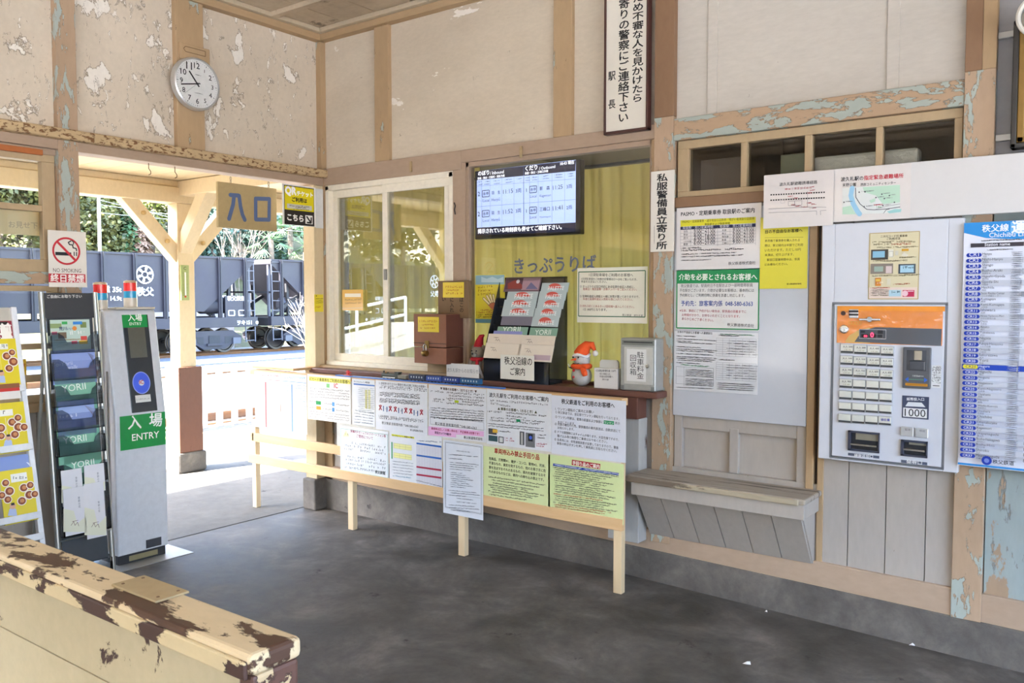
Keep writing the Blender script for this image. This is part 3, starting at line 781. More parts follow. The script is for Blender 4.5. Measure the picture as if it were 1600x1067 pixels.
wagon_at(yg-Lw-.1, 1, 'grey hopper wagon with white emblem seen through the doorway behind the post')
wagon_at(yg+Lw+.1, -1, 'grey hopper wagon coupled at the right, sloped dark end beside the doorway jamb', False)
wagon_at(yg-3*Lw-.3, 1, 'grey hopper wagon at the far left of the train, seen through the left windows', True)
wagon_at(yg-5*Lw-.5, 1, 'grey hopper wagon next to last at the tail, only seen mirrored in the windows', True)
wagon_at(yg-7*Lw-.7, 1, 'grey hopper wagon at the very tail, seen mirrored in the sliding window', True)

# ---- hill and trees
m_hill = stainmat('hillside_earth', ((.3,'#4d4a34'),(.5,'#6b6848'),(.75,'#83795a')), .35, (.8,.95), .5, ('#7d6a55', .8, .60))
def hill_z(x, y): 
    d = max(0, -26.5-x)
    return ZR+.02+d*.55+.5*math.sin(y*.3+x*.2)*min(1, d*.2)
nx_, ny_ = 16, 40
vs = []; fs = []
for i in range(nx_):
    for j in range(ny_):
        x = -26.2-i*2.6; y = -60+j*3.4; vs.append((x, y, hill_z(x, y)))
for i in range(nx_-1):
    for j in range(ny_-1): a = i*ny_+j; fs.append((a, a+1, a+ny_+1, a+ny_))
struct(MB().add(vs, fs, m_hill), 'hillside', smooth=True, angle=80)
rv = []; rf = []
for i in range(26):
    x = -100+i*5; h = 11+3*math.sin(i*.9)+2*math.sin(i*2.3)
    rv += [(x,-42,ZR-.1), (x,-48,h*.6), (x,-56,h), (x,-75,h*1.25)]
for i in range(25):
    for j in range(3): a = i*4+j; rf.append((a, a+4, a+5, a+1))
struct(MB().add(rv, rf, stainmat('sky_blocking_ridge', ((.3,'#2b3320'),(.5,'#414a2c'),(.75,'#5c6040')), .8, (.8,.95), .6, ('#3a352a', 1.4, .62))), 'sky_blocking_ridge', smooth=True, angle=80)  # unseen ridge, added to block the glaring low sky down the line
def leafmat(name, a, b, c):
    m, n_, l, bs = newmat(name)
    f = nz(n_, l, .9, 4, .7); g = nz(n_, l, 7, 2, .6)
    col = ramp(n_, l, f, ((.3, lin(a)), (.52, lin(b)), (.72, lin(c))))
    col = mixc(n_, l, .4, col, ramp(n_, l, g, ((.3, (.4,.42,.4,1)), (.7, (1,1,1,1)))), 'MULTIPLY')
    l.new(col, bs.inputs['Base Color']); bs.inputs['Roughness'].default_value = .6
    return m
LEAF = {'green': leafmat('leaf_green', '#37391a', '#585728', '#84803e'), 'dark': leafmat('leaf_dark', '#24281a', '#383b25', '#4f5136'),
        'teal': leafmat('leaf_blue_green', '#2a3f34', '#41594a', '#617a60'), 'yellow': leafmat('leaf_yellow_green', '#515a22', '#7a8034', '#a09b4c'),
        'dead': leafmat('leaf_reddish_dry', '#7a5a45', '#9a7a63', '#b99a84'), 'palm': leafmat('leaf_frond', '#3c5a38', '#5d7c52', '#84997a')}
m_bark = stainmat('bark', ((.3,'#5a4c3f'),(.7,'#7d6f60')), 4, (.8,.9), .4)
m_twig = M('#7d7064', .8)
rt_ = random.Random(11)
def crown(mb, c, r, nleaf, size, m, rn, droop=0, lean=1.0):
    for _ in range(nleaf):
        while True:
            p = Vector((rn.uniform(-1,1), rn.uniform(-1,1), rn.uniform(-1,1)))
            if .25 < p.length < 1: break
        if rn.random() < .7: p = p.normalized()*rn.uniform(.72, 1)
        q = Vector((c[0]+p.x*r[0], c[1]+p.y*r[1], c[2]+p.z*r[2]))
        a = Vector((rn.uniform(-1,1), rn.uniform(-1,1), rn.uniform(-.6,.6)-droop)).normalized()*size*rn.uniform(.6,1.3)
        b = a.cross(Vector((rn.uniform(-1,1), rn.uniform(-1,1), rn.uniform(-1,1)))).normalized()*size*.38
        mb.add([q-a*.5, q+b, q+a*.5, q-b], [(0,1,2,3)], m)
def tree(kind, x, y, h, w, label, group, nleaf=900, size=.42):
    rn = random.Random(int(x*13+y*7+h*31)); z = hill_z(x, y)-.1
    t = thing('tree', label, 'tree', (x, y, z), group)
    tr = MB(); tr.tube([(x,y,z),(x+.1,y+.1,z+h*.4),(x+.15,y-.1,z+h*.8)], [.18*h/8,.13*h/8,.05*h/8], m_bark, 7)
    f = MB(); nb = 7
    for i in range(nb):
        a = rn.uniform(0, 6.28); t_ = rn.uniform(.25, .95); rr = w*(.25+.35*rn.random())*(1.15-t_*.5)
        c = (x+math.cos(a)*w*.45*(1.1-t_), y+math.sin(a)*w*.45*(1.1-t_), z+h*t_)
        tr.tube([(x+.05,y,z+h*(t_*.7)), c], [.06,.02], m_bark, 5)
        crown(f, c, (rr, rr, rr*.8), nleaf//nb, size, LEAF[kind], rn)
    tr.build('trunk', t); f.build('foliage', t, recalc=False); return t
def conifer(kind, x, y, h, w, label, group, nleaf=1100, size=.5):
    rn = random.Random(int(x*17+y*5)); z = hill_z(x, y)-.1
    t = thing('conifer', label, 'tree', (x, y, z), group)
    MB().tube([(x,y,z),(x,y,z+h)], [.16,.03], m_bark, 7).build('trunk', t)
    f = MB()
    for i in range(nleaf):
        q = rn.random()**.8; r = w*(1-q)*(.5+.5*rn.random()); a = rn.uniform(0,6.28)
        c = Vector((x+r*math.cos(a), y+r*math.sin(a), z+h*(.08+.92*q)))
        d = Vector((math.cos(a), math.sin(a), -.7+rn.uniform(-.4,.5))).normalized()*size*rn.uniform(.6,1.2); b = Vector((-math.sin(a), math.cos(a), rn.uniform(-.5,.5)))*size*.22
        f.add([c-d*.5, c+b, c+d*.5, c-b], [(0,1,2,3)], LEAF[kind])
    f.build('foliage', t, recalc=False); return t
def palm(x, y, h, label, group):
    rn = random.Random(int(x*3+y*19)); z = hill_z(x, y)-.1
    t = thing('palm', label, 'tree', (x, y, z), group)
    MB().tube([(x,y,z),(x,y,z+h)], [.16,.12], m_bark, 8).build('trunk', t)
    f = MB()
    for i in range(34):
        a = rn.uniform(0,6.28); e = rn.uniform(-.6, 1.1); s_ = .9
        base = Vector((x,y,z+h)); tip = base+Vector((math.cos(a)*math.cos(e), math.sin(a)*math.cos(e), math.sin(e)))*s_
        for k in range(9):
            b = (k-4)/4*.9; dr = (tip-base).normalized(); sd_ = dr.cross(Vector((0,0,1))).normalized()
            e2 = tip+(dr*math.cos(b)+sd_*math.sin(b)-Vector((0,0,.25)))*.65; w_ = sd_*.05
            f.add([tip-w_*.5, tip+w_*.5, e2+w_*.2, e2-w_*.2], [(0,1,2,3)], LEAF['palm'])
        f.add([base-Vector((0,0,.02)), base+Vector((0,0,.02)), tip], [(0,1,2)], LEAF['palm'])
    f.build('foliage', t, recalc=False); return t
def at_x(px, X): d = ray(px, 467); k = (X-CAMP.x)/d.x; return CAMP.y+d.y*k
GT = 'trees on the hillside'
k = 0
for px, X, h, w, kind in ((125,-31,5.5,3.0,'green'),(165,-33,6.5,3.2,'yellow'),(205,-31,4.6,2.8,'green'),(238,-34,6.8,3.0,'yellow'),(285,-33,6.5,3.2,'dark'),
                          (330,-31,4.6,2.6,'teal'),(375,-34,7,3.3,'green'),(410,-31,4.2,2.4,'teal'),(452,-33,5.5,3.0,'green'),(500,-33,6.5,3.2,'dark'),(535,-32,5,3,'green'),
                          (80,-32,6,3.2,'dark'),(40,-31,5.2,3.0,'green'),(5,-33,6.5,3.2,'teal'),(-40,-31,5,3,'green'),(-90,-33,7,3.5,'dark')):
    tree(kind, X, at_x(px, X), h, w, {'green':'leafy mid green tree on the slope behind the wagons','yellow':'sunlit yellow green tree on the slope behind the wagons','dark':'dark evergreen tree on the slope behind the wagons','teal':'blue green shrubby tree on the slope behind the wagons'}[kind], GT+', '+kind, 3600, .21)
for px, X, h, w, kind in ((140,-38,9,4,'dark'),(190,-40,9,4,'green'),(245,-39,9,4,'dark'),(300,-40,9,4,'green'),(355,-39,9,4.2,'dark'),(420,-40,9,4,'dark'),(480,-39,9,4,'green'),(540,-39,9,4,'dark'),(90,-39,9,4,'green'),(30,-40,9,4,'dark'),(-30,-39,9,4,'green')):
    tree(kind, X, at_x(px, X), h, w, {'green':'tall green tree standing high up the hill','dark':'tall dark tree standing high up the hill'}[kind], GT+', upper, '+kind, 3200, .28)
for i, (yy, X, kind) in enumerate(((-14,-32,'dark'),(-19,-34,'green'),(-24,-32,'dark'),(-29,-34,'dark'),(-34,-32,'green'),(-39,-34,'dark'),(-44,-33,'dark'),(-33,-40,'dark'),(-26,-40,'dark'),(-41,-41,'dark'))):
    tree(kind, X, yy, 7.5, 5, 'tree on the slope far down the line, seen only mirrored in the ticket windows', GT+', mirrored', 1300, .5)
conifer('dead', -30, at_x(222, -30), 4.2, 1.1, 'reddish brown dry conifer behind the first wagon', None)
conifer('palm', -30.5, at_x(206, -30.5), 5.6, 1.3, 'feathery green conifer next to the dry reddish one', None)
for px, h in ((425,3.2),(455,3.8),(478,2.9)):
    palm(-29.5, at_x(px, -29.5), h, 'fan palm with drooping fronds behind the right wagon', 'fan palms behind the wagons')
def twigs(name, label, base, h, spread, nb, m, seed, depth=3, r=.03):
    rn = random.Random(seed); mb = MB()
    def grow(p, d, l, r_, k):
        q = p+d*l*.5+Vector((rn.uniform(-1,1),rn.uniform(-1,1),rn.uniform(-1,1)))*l*.07; e = q+d*l*.5
        mb.tube([p,q,e], [r_, r_*.8, r_*.55], m, 4, False)
        if k:
            for _ in range(3): grow(p+(e-p)*rn.uniform(.35,1), (d+Vector((rn.uniform(-1,1),rn.uniform(-1,1),rn.uniform(-.5,.7)))*.75).normalized(), l*.6, r_*.6, k-1)
    for i in range(nb):
        grow(Vector(base), Vector((rn.uniform(-spread,spread), rn.uniform(-spread,spread), 1)).normalized(), h, r, depth)
    return tag(mb.build(name, recalc=False), label, 'bare shrub')
b_ = ground(484, 560, -.5)
twigs('bare_shrub', 'bare pale twiggy shrub beside the doorway jamb, in front of the right wagon', b_, 1.25, .35, 9, M('#a39a8e', .6), 5, 2, .014)
twigs('bare_tree', 'leafless pale branching tree behind the two wagons', (-29, at_x(375,-29), hill_z(-29,0)), 2.6, .7, 5, m_twig, 9, 3, .022)
# utility pole and overhead wires
yp = at_x(158, -26.5)
t = thing('utility_pole', 'slim white concrete pole behind the left wagon', 'pole', (-26.5, yp, ZR))
MB().tube([(-26.5,yp,ZR),(-26.5,yp,5.7)], [.065,.055], M('#b9b7b3', .6), 12).build('shaft', t, smooth=True)
MB().box(-26.56, -26.4, yp-.4, yp+.4, 5.5, 5.58, M('#9b9c9e', .5)).build('crossarm', t)
def wire(px0, py0, px1, py1, X, label):
    k = (py1-py0)/(px1-px0); py0 += (158-px0)*k; px0 = 158; X = -26.44
    fr = Fr((X,0,0),(0,1,0),(0,0,1)); a, b = fr.uv(px0,py0), fr.uv(px1,py1)
    d = ((b[0]-a[0]), (b[1]-a[1])); A = (a[0]-.08, a[1]); Bq = (b[0]+d[0]*.6, b[1]+d[1]*.6)
    tag(MB().tube([fr.pt(*A), fr.pt((A[0]+Bq[0])/2, (A[1]+Bq[1])/2-.05), fr.pt(*Bq)], .008, M('#b5b8bc', .5), 6).build('overhead_wire'), label, 'wire')
wire(120,315,265,333,-24,'thin pale overhead wire crossing high above the left wagon')
wire(238,331,290,343,-24.3,'thin pale overhead wire just left of the canopy post braces')
wire(435,357,492,362,-24,'thin pale overhead wire above the right wagon, under the entrance sign')
# pale shed and low parapet glimpsed under the wagon ends
tag(MB().box(-27.6, -25.5, yg-2.0, yg+1.6, ZR, 1.25, M('#c9ccd2', .7)).prism(Fr((-27.8,yg-2.2,1.25),(1,0,0),(0,0,1)), [(0,0),(2.4,0),(1.2,.35)], 0, -4.2, M('#8f9aa8', .6)).build('shed'), 'low pale shed seen through the gap between the wagons', 'shed')
# ================================================================== things on and by the platform side wall
# clock
cy, cz = L.uv(308, 131, .06); R = .153
mb = MB().slab(L, cy-.09, cy+.105, cz+R-.02, cz+R+.072, .02, .035, m_tan)
for a, b in (((-.055,.035),(.075,.035)), ((-.055,.065),(.075,.065)), ((-.055,.035),(-.068,.05)), ((-.068,.05),(-.055,.065)), ((.075,.035),(.075,.065))):
    mb.line(L, (cy+a[0], cz+R+a[1]-.01), (cy+b[0], cz+R+b[1]-.01), .004, .0355, M('#6d5436', .7))
o = tag(mb.build('clock_bracket', bevel=.003), 'small tan wooden hanging plate above the round clock', 'bracket')
ck = thing('wall_clock', 'round white wall clock with silver rim on the post above the doorway', 'clock', (.02, cy, cz))
MB().lathe((.02,cy,cz), (1,0,0), [(0,0),(R*.93,0),(R,.012),(R,.03),(R*.97,.046),(R*.92,.05),(R*.9,.044),(R*.9,.036),(0,.036)], M('#c9c8c5', .3, .6), 56).build('rim', ck, smooth=True)
MB().lathe((.02,cy,cz), (1,0,0), [(0,.0365),(R*.905,.0365),(R*.905,.040),(0,.040)], M('#f2f2ee', .4), 56).build('dial', ck)
f = MB(); d = .0606; dk = ink('#1b1b1d')
for i in range(60):
    a = PI/2-2*PI*i/60; r0 = R*.82 if i % 5 else R*.79
    f.line(L, (cy+r0*math.cos(a), cz+r0*math.sin(a)), (cy+R*.855*math.cos(a), cz+R*.855*math.sin(a)), .0012 if i % 5 else .003, d, dk)
for i in range(1, 13):
    a = PI/2-2*PI*i/12; t = str(i); x, y = cy+R*.66*math.cos(a), cz+R*.66*math.sin(a); w = .018*len(t)*(.8 if i == 1 else 1)
    f.text(L, (x-w/2, y-.0135), (x+w/2 if i != 1 else x+.006, y-.0135), t, d, dk, .012, 1.0 if i not in (1,) else 1.0)
f.scribble(L, (cy-.014, cz+.05), (cy+.014, cz+.05), .005, d, dk); f.scribble(L, (cy-.02, cz-.055), (cy+.02, cz-.055), .003, d, dk)
f.build('numerals', ck, recalc=False)
for nm, deg, ln, w, dd in (('hour_hand', 321.5, .082, .009, .0615), ('minute_hand', 258, .108, .007, .0625), ('second_hand', 230, .11, .0015, .063)):
    a = math.radians(90-deg); MB().line(L, (cy-.02*math.cos(a), cz-.02*math.sin(a)), (cy+ln*math.cos(a), cz+ln*math.sin(a)), w, dd, dk if nm != 'second_hand' else M('#8b8b8b', .4)).disc(L, cy, cz, .007, dd+.0002, dk).build(nm, ck)
MB().lathe((.068,cy,cz), (1,0,0), [(0,0),(R*.9,0),(R*.9,.001),(0,.001)], glassmat('clock_glass', (.99,.99,.99), 1.25), 48).build('cover_glass', ck)

# hooks under the lintel
for i, (px, py, lab) in enumerate(((232,250,'small wire hook under the lintel, left of the other'), (273,255,'small wire hook under the lintel near the middle of the doorway'))):
    u, v = L.uv(px, py, -.03); v = 2.223
    mb = MB().tube([L.pt(u,v,-.03), L.pt(u,v-.03,-.03), L.pt(u+.012,v-.045,-.03), L.pt(u+.012,v-.06,-.03), L.pt(u,v-.066,-.03)], .0025, M('#6f5a45', .5, .5), 6)
    tag(mb.build('hook'), lab, 'hook')
# hanging entrance sign
dS = -.05
(u0,v1),(u1,v0) = L.uv(340,283,dS), L.uv(433,362,dS)
es = thing('entrance_sign', 'tan hanging wooden sign with blue brush letters over the doorway', 'sign', tuple(L.pt((u0+u1)/2, v0, dS)))
m_sign = peel('sign_tan_board', '#b29c6e', '#9a855c', .72, 4, (1,1,1), '#6a5636', .10, .55, b2='#bda87a')
MB().slab(L, u0, u1, v0, v1, dS-.02, dS, m_sign).build('board', es, bevel=.003)
c4 = crop(100,220,420,1600)
m = MB(); blue = ink('#5a6c91'); q = lambda x, y: L.uv(*c4(x,y), dS)
m.stroke(L, [q(990,322), q(1040,326)], .026, dS+.0006, blue); m.stroke(L, [q(1012,328), q(1006,380), q(982,464)], .027, dS+.0007, blue)
m.stroke(L, [q(1042,328), q(1050,390), q(1062,440), q(1076,470)], .027, dS+.0008, blue)
m.stroke(L, [q(1140,344), q(1222,346), q(1220,470), q(1141,468), q(1140,344)], .026, dS+.0009, blue)
m.build('painted_letters', es, recalc=False)
for px in (362, 421):
    u = L.u1(px, 280, dS)
    k = MB()
    for j in range(3):
        z = v1+.006+.022*j
        if z > 2.222: break
        k.tube([L.pt(u+.006*math.cos(a), z+.012*math.sin(a), dS-.01) if j % 2 else L.pt(u, z+.012*math.sin(a), dS-.01+.006*math.cos(a)) for a in [2*PI*i/10 for i in range(11)]], .0018, M('#77746c', .4, .8), 5, False)
    k.build('chain', es)
# QR ticket sign
(u0,v1),(u1,v0) = L.uv(441,286,.02), L.uv(494,355,.02)
qs = thing('ticket_direction_sign', 'yellow and black ticket sign on a white plate beside the doorway jamb', 'sign', tuple(L.pt(u1, v0, .02)))
MB().slab(L, u0, u1, v0, v1, .014, .02, M('#e9e7e2', .3)).build('plate', qs, bevel=.003)
MB().slab(L, u1, -.01, v0-.005, v1-.005, .012, .021, M('#d7d8d6', .25)).build('mounting_plate', qs, bevel=.002)
sh = Sheet(L, .02, 0); c = crop(400,280,120,674)
sh.rect(c(245,48), c(512,415), '#2b2622'); sh.rect(c(250,56), c(507,290), '#e6d51e')
sh.text('QR', c(258,128), c(352,138), '#fdfdfb', .06, 1.1); sh.text('チケット', c(358,140), c(498,158), '#fdfdfb', .05)
sh.text('ご利用は', c(316,192), c(446,208), '#1e1b18', .04)
sh.rect(c(272,212), c(490,276), '#cfcdc2'); sh.text('When using QR tickets', c(292,238), c(468,250), '#2f2d2a', .0); sh.row(c(340,252), c(430,258), .009); sh.row(c(310,266), c(455,274), .009)
sh.text('こちら', c(275,355), c(415,372), '#f4f2ec', .05)
sh.rect(c(432,315), c(496,396), '#f1efe9'); sh.stroke([c(446,330), c(480,380)], .011, '#1e1b18'); sh.stroke([c(484,340), c(483,384), c(450,380)], .011, '#1e1b18')
sh.mb.build('printed_face', qs, recalc=False)
# yellow tag on the right jamb
c = crop(240,380,280,1245)
def draw(s):
    for y in (390, 405, 417): s.row(c(1122,y), c(1168,y-2), .008, '#6c5a20')
    s.row(c(1118,450), c(1155,450), .014, '#b1402a'); s.dot(c(1130,366), .004, '#222')
poster('yellow_tag', 'small yellow notice tag pinned to the cream doorway jamb', 'notice', L, (491,460), (505,487), .013, '#ecd92c', draw)
# no smoking notice
c = crop(0,340,300,1067)
def draw(s):
    s.ring(c(368,186), .062, .072, '#c6323d')
    s.rect(c(306,190), c(395,212), '#26262a'); s.rect(c(408,190), c(414,213), '#26262a'); s.rect(c(421,191), c(427,214), '#26262a')
    s.stroke([c(392,130), c(378,138), c(385,150), c(402,152), c(405,168), c(422,172), c(424,184)], .006, '#26262a'); s.stroke([c(398,128), c(408,136), c(406,148)], .005, '#26262a')
    s.line(c(318,135), c(418,238), .012, '#c6323d')
    s.text('NO SMOKING', c(294,302), c(450,306), '#5b4a49', .0, 1.25)
    s.rect(c(268,310), c(474,362), '#c03a41'); s.text('終日禁煙', c(280,352), c(466,357), '#f3efe8', .02)
poster('no_smoking_notice', 'white no smoking notice with red circle, on the post left of the doorway', 'notice', L, (74,359), (136,449), .03, '#e2dcd2', draw, .002)
# notice hung in the left window
c = crop(0,200,130,630)
def draw(s): s.text('お見せ下さい', c(64,750), c(392,764), '#b3a88f', .01); s.row(c(30,610), c(310,628), .03, '#c9b995', .8)
poster('window_notice', 'pale cream notice strip hanging behind the glass of the left window', 'notice', L, (-60,322), (68,369), -.09, '#e3d3a8', draw, .003)

# ---------------- ticket gate post (entry)
y0, y1 = -1.565, -1.268
GF = Fr((.13,0,0), (0,1,0), (0,0,1)); zk = GF.v1(222, 646)
zt = 1.375; SL = Fr((.13,0,zk), (0,1,0), (-.085,0,zt-zk))
gt = thing('ticket_gate', 'grey card reader gate post with green entry labels and two signal lamps', 'ticket gate', (0, (y0+y1)/2, 0))
PX = Fr((0,y0,0), (1,0,0), (0,0,1))   # profile plane, n = -y
m_gate = M('#ced1d7', .3); m_gate2 = M('#c9c3b6', .35)
prof = [(-.12,.055),(.13,.055),(.13,zk)]+[(.13-.085*t, zk+(zt-zk)*t) for t in (.5,.93)]+[(.045,zt+.005),(.03,zt+.018),(-.12,zt+.018)]
MB().prism(PX, prof, -(y1-y0), 0, m_gate).build('body', gt, bevel=.014, segs=3)
MB().slab(PX, -.125, .02, .06, zt+.012, .0, .014, m_gate2).build('side_cover', gt, bevel=.006)
MB().slab(PX, .06, .066, .35, 1.06, .0, .006, M('#6f6a63', .4)).build('cover_seam', gt)
MB().box(-.11, .115, y0+.01, y1-.01, .0, .055, M('#2c2d30', .7)).build('plinth', gt, bevel=.004)
MB().slab(Fr((.115,0,0),(0,1,0),(0,0,1)), y0+.07, y1-.06, .014, .042, 0, .003, M('#8a8260', .6)).build('plinth_sticker', gt)
def gpanel(name, fr, tl, br, col, d0, d1, bev=.0, **k):
    (u0,v1),(u1,v0) = fr.uv(*tl), fr.uv(*br); return MB().slab(fr, u0, u1, v0, v1, d0, d1, M(col, **k)).build(name, gt, bevel=bev)
bp = gpanel('reader_panel', SL, (190,492), (246,641), '#2e3034', -.004, .003, .003, rough=.25)
gpanel('display', SL, (199,512), (230,558), '#5d5c52', .003, .0045, rough=.15)
sh = Sheet(SL, .003, 0); c = crop(0,340,300,1067)
sh.rect((190,492), (231,511), '#1d9248'); sh.text('入場', c(712,572), c(790,570), '#f1f5ee', .02); sh.text('ENTRY', c(720,598), c(786,597), '#e6efe3', .01)
sh.mb.build('entry_label', gt, recalc=False); sh = Sheet(SL, .003, 0)
u, v = SL.uv(221, 598, .003)
sh.mb.disc(SL, u, v, .052, sh.nx(), ink('#8fa0ee'), .062, 40); sh.mb.disc(SL, u, v, .047, sh.nx(), M('#4a67e6', .25), .057, 40)
sh.mb.disc(SL, u, v, .016, sh.nx(), ink('#d9d5dd')); sh.mb.text(SL, (u-.012, v-.006), (u+.012, v-.006), 'IC', sh.nx(), ink('#c03a3c'), .03)
sh.mb.build('card_pad', gt, recalc=False); sh = Sheet(SL, .003, 0)
sh.rect((211,618), (236,627), '#dcdcd8'); sh.text('しっかりタッチ', (213,625), (234,624), '#333')
sh.mb.build('touch_label', gt, recalc=False)
gf2 = gpanel('entry_label', GF, (187,651), (259,694), '#1d9248', .0, .0015, rough=.2)
sh = Sheet(GF, .0015, 0); c = crop(0,600,300,1067)
sh.text('入', c(712,246), c(785,240), '#f3f6f0', .02); sh.text('場', c(830,232), c(900,226), '#f3f6f0', .02); sh.text('ENTRY', c(734,316), c(884,296), '#f3f6f0', .01, 1.0)
sh.mb.build('label_text', gt, recalc=False)
gpanel('maker_plate', GF, (228,844), (252,851), '#3a3d44', .0, .002)
MB().box(-.1, .06, y0+.06, y1-.01, zt+.018, zt+.03, m_gate2).build('top_plate', gt, bevel=.004)
for i, px in enumerate((157, 204)):
    yy = L.u1(px, 470, -.03); z0 = zt+.018+(.012 if i else .0)
    lp = MB().lathe((-.03,yy,z0), (0,0,1), [(0,0),(.036,0),(.036,.052),(0,.052)], m_gate2, 24).build('signal_lamp', gt, smooth=True)
    MB().lathe((-.03,yy,z0+.052), (0,0,1), [(0,0),(.035,0),(.035,.038),(0,.038)], M('#2aa3d6', .2, coat=.5), 24).build('blue_lens', lp, smooth=True)
    MB().lathe((-.03,yy,z0+.09), (0,0,1), [(0,0),(.035,0),(.035,.046),(0,.046)], M('#ee2d2b', .2, coat=.5), 24).build('red_lens', lp, smooth=True)
    MB().lathe((-.03,yy,z0+.136), (0,0,1), [(0,0),(.036,0),(.034,.01),(.02,.014),(0,.014)], M('#c9ad8e', .4), 24).build('cap', lp, smooth=True)
a = ground(288, 874); 
tag(MB().box(-.14, .22, y0-.06, y1+.1, .0, .004, M('#a5a49f', .45, .3)).build('floor_plate'), 'flat pale metal sheet on the floor under the gate post', 'floor plate')

# ---------------- dark brochure stand
RB = Fr((.345,0,0), (0,1,0), (-.125,0,1.47))
ul, ur = RB.u1(66,470), RB.u1(150,470)
rb = thing('brochure_stand', 'dark grey pocket brochure stand on two silver tubes beside the gate post', 'brochure stand', tuple(RB.pt((ul+ur)/2, 0)))
m_tube = M('#a9aba8', .3, .75); m_pk = glassmat('smoke_plastic', (.66,.69,.72), 1.45); m_pk2 = M('#3e4349', .4)
zt_ = RB.v1(70, 456)
for u in (ul, ur):
    MB().tube([RB.pt(u, 0, -.01), RB.pt(u, zt_, -.01)], .013, m_tube, 14).build('tube', rb, smooth=True)
    MB().tube([RB.pt(u, zt_*.8, -.02), Vector((.02, RB.pt(u,0).y, .0))], .009, m_tube, 8).build('rear_leg', rb, smooth=True)
zh0 = RB.v1(100, 497)
hd = MB().slab(RB, ul+.012, ur-.012, zh0, zt_-.004, -.012, -.004, M('#34363a', .55)).build('header_board', rb, bevel=.002)
c = crop(0,340,300,1067); sh = Sheet(RB, -.004, 0); sh.text('ご自由にお取り下さい', c(262,446), c(455,444), '#e4e4e0', .02); sh.mb.build('header_text', rb, recalc=False)
MB().slab(RB, ul+.02, ur-.02, .13, zh0, -.016, -.010, m_pk2).build('back_panel', rb)
pk_tops = [534, 576, 617, 655, 694, 741, 774]
for i, py in enumerate(pk_tops):
    v = RB.v1(115, py, .03); h = .055 if i < 6 else .20
    a, b = ul+.016, ur-.014
    m = MB().slab(RB, a, b, v-h, v, .026, .030, m_pk).slab(RB, a, a+.004, v-h, v+.035, -.01, .03, m_pk).slab(RB, b-.004, b, v-h, v+.035, -.01, .03, m_pk).slab(RB, a, b, v-h, v-h+.004, -.01, .03, m_pk)
    m.prism(RB, [(a,v-.001),(a+.075,v-.001),(a+.06,v+.03),(a+.03,v+.05),(a,v+.05)], .026, .029, m_pk).prism(RB, [(b,v-.001),(b-.06,v-.001),(b-.05,v+.025),(b-.02,v+.05),(b,v+.05)], .026, .029, m_pk)
    m.build('pocket', rb)
MB().slab(RB, ul+.016, ur-.014, .07, .135, -.01, .02, m_pk).build('bottom_panel', rb)
MB().tube([RB.pt(ul, RB.v1(100,845), .0), RB.pt(ur, RB.v1(160,830), .0)], .004, m_tube, 6).build('cross_wire', rb)
def brochure(name, label, fr, tl, br, off, col, draw, group=None, depth=.06, thick=.006):
    (u0,v1),(u1,v0) = fr.uv(*tl, off), fr.uv(*br, off)
    o = MB().slab(fr, u0, u1, v0-depth, v1, off-thick, off, gloss_paper(col)).build(name); tag(o, label, 'brochure', group)
    if draw: sh = Sheet(fr, off, 0); draw(sh); sh.mb.build('printed_cover', o, recalc=False)
    return o
c = crop(60,440,120,711); OB = .018
def draw(s):
    s.rect(c(105,390), c(215,430), '#8ba06d'); s.rect(c(385,375), c(445,425), '#7d8d52'); s.rect(c(180,470), c(262,525), '#7e6a55'); s.rect(c(215,370), c(268,395), '#3fa45a'); s.rect(c(318,370), c(405,395), '#3c86d0')
    s.text('荒川', c(192,450), c(262,447), '#3b4668', .03); s.text('いい', c(265,446), c(312,444), '#4c5f8f', .03); s.dot(c(334,432), .011, '#e08a3a'); s.rect(c(122,465), c(175,490), '#d85d7c'); s.rect(c(390,505), c(450,540), '#d8524c'); s.rect(c(305,550), c(360,575), '#d64f66'); s.rect(c(375,545), c(455,575), '#e8bf3e')
    s.row(c(262,495), c(430,480), .022, '#f0f0ee'); s.row(c(140,548), c(380,538), .008, '#9a7a3a')
brochure('brochure', 'river sightseeing brochure with map pictures, top pocket of the dark stand', RB, (78,500), (142,536), OB, '#b9cfc3', draw)
def sky(txt):
    def draw(s_): pass
    return draw
def draw(s):
    s.rect(c(118,650), c(526,720), '#93a5dc'); s.text('Yo-Yorii', c(125,790), c(318,770), '#c5cdea', .01); s.text('walk', c(265,812), c(365,805), '#c5cdea', .01)
    for i in range(10): s.line(c(455+i*6,660+i*9), c(515,690+i*11), .0015, '#5b4d5c')
brochure('brochure', 'blue sky brochure in the second pocket of the dark stand', RB, (80,548), (150,578), OB, '#8296d2', draw)
c3 = crop(0,600,300,1067); c2 = crop(0,340,300,1067)
def yorii(a, b):
    def d_(s): s.text('YORII', a, b, '#e9f3ea', .0, 1.0)
    return d_
GRN = '#79b79b'
brochure('brochure', 'green guide brochure with white title, third pocket of the dark stand', RB, (85,592), (151,619), OB, GRN, yorii(c2(346,972), c2(478,952)))
def draw(s): s.rect(c3(320,100), c3(525,150), '#9fb4e4'); s.row(c3(330,190), c3(430,180), .02, '#d9e0f2'); [s.line(c3(470+i*6,120+i*6), c3(525,140+i*8), .0015, '#7d6a78') for i in range(7)]
brochure('brochure', 'pale blue brochure in the fourth pocket of the dark stand', RB, (87,627), (150,657), OB, '#8094ce', draw)
brochure('brochure', 'green guide brochure with white title, fifth pocket of the dark stand', RB, (89,671), (157,699), OB, GRN, yorii(c3(352,334), c3(482,314)))
brochure('brochure', 'green guide brochure with white title, sixth pocket, above the white leaflets', RB, (99,709), (160,740), OB, GRN, yorii(c3(398,472), c3(525,448)))
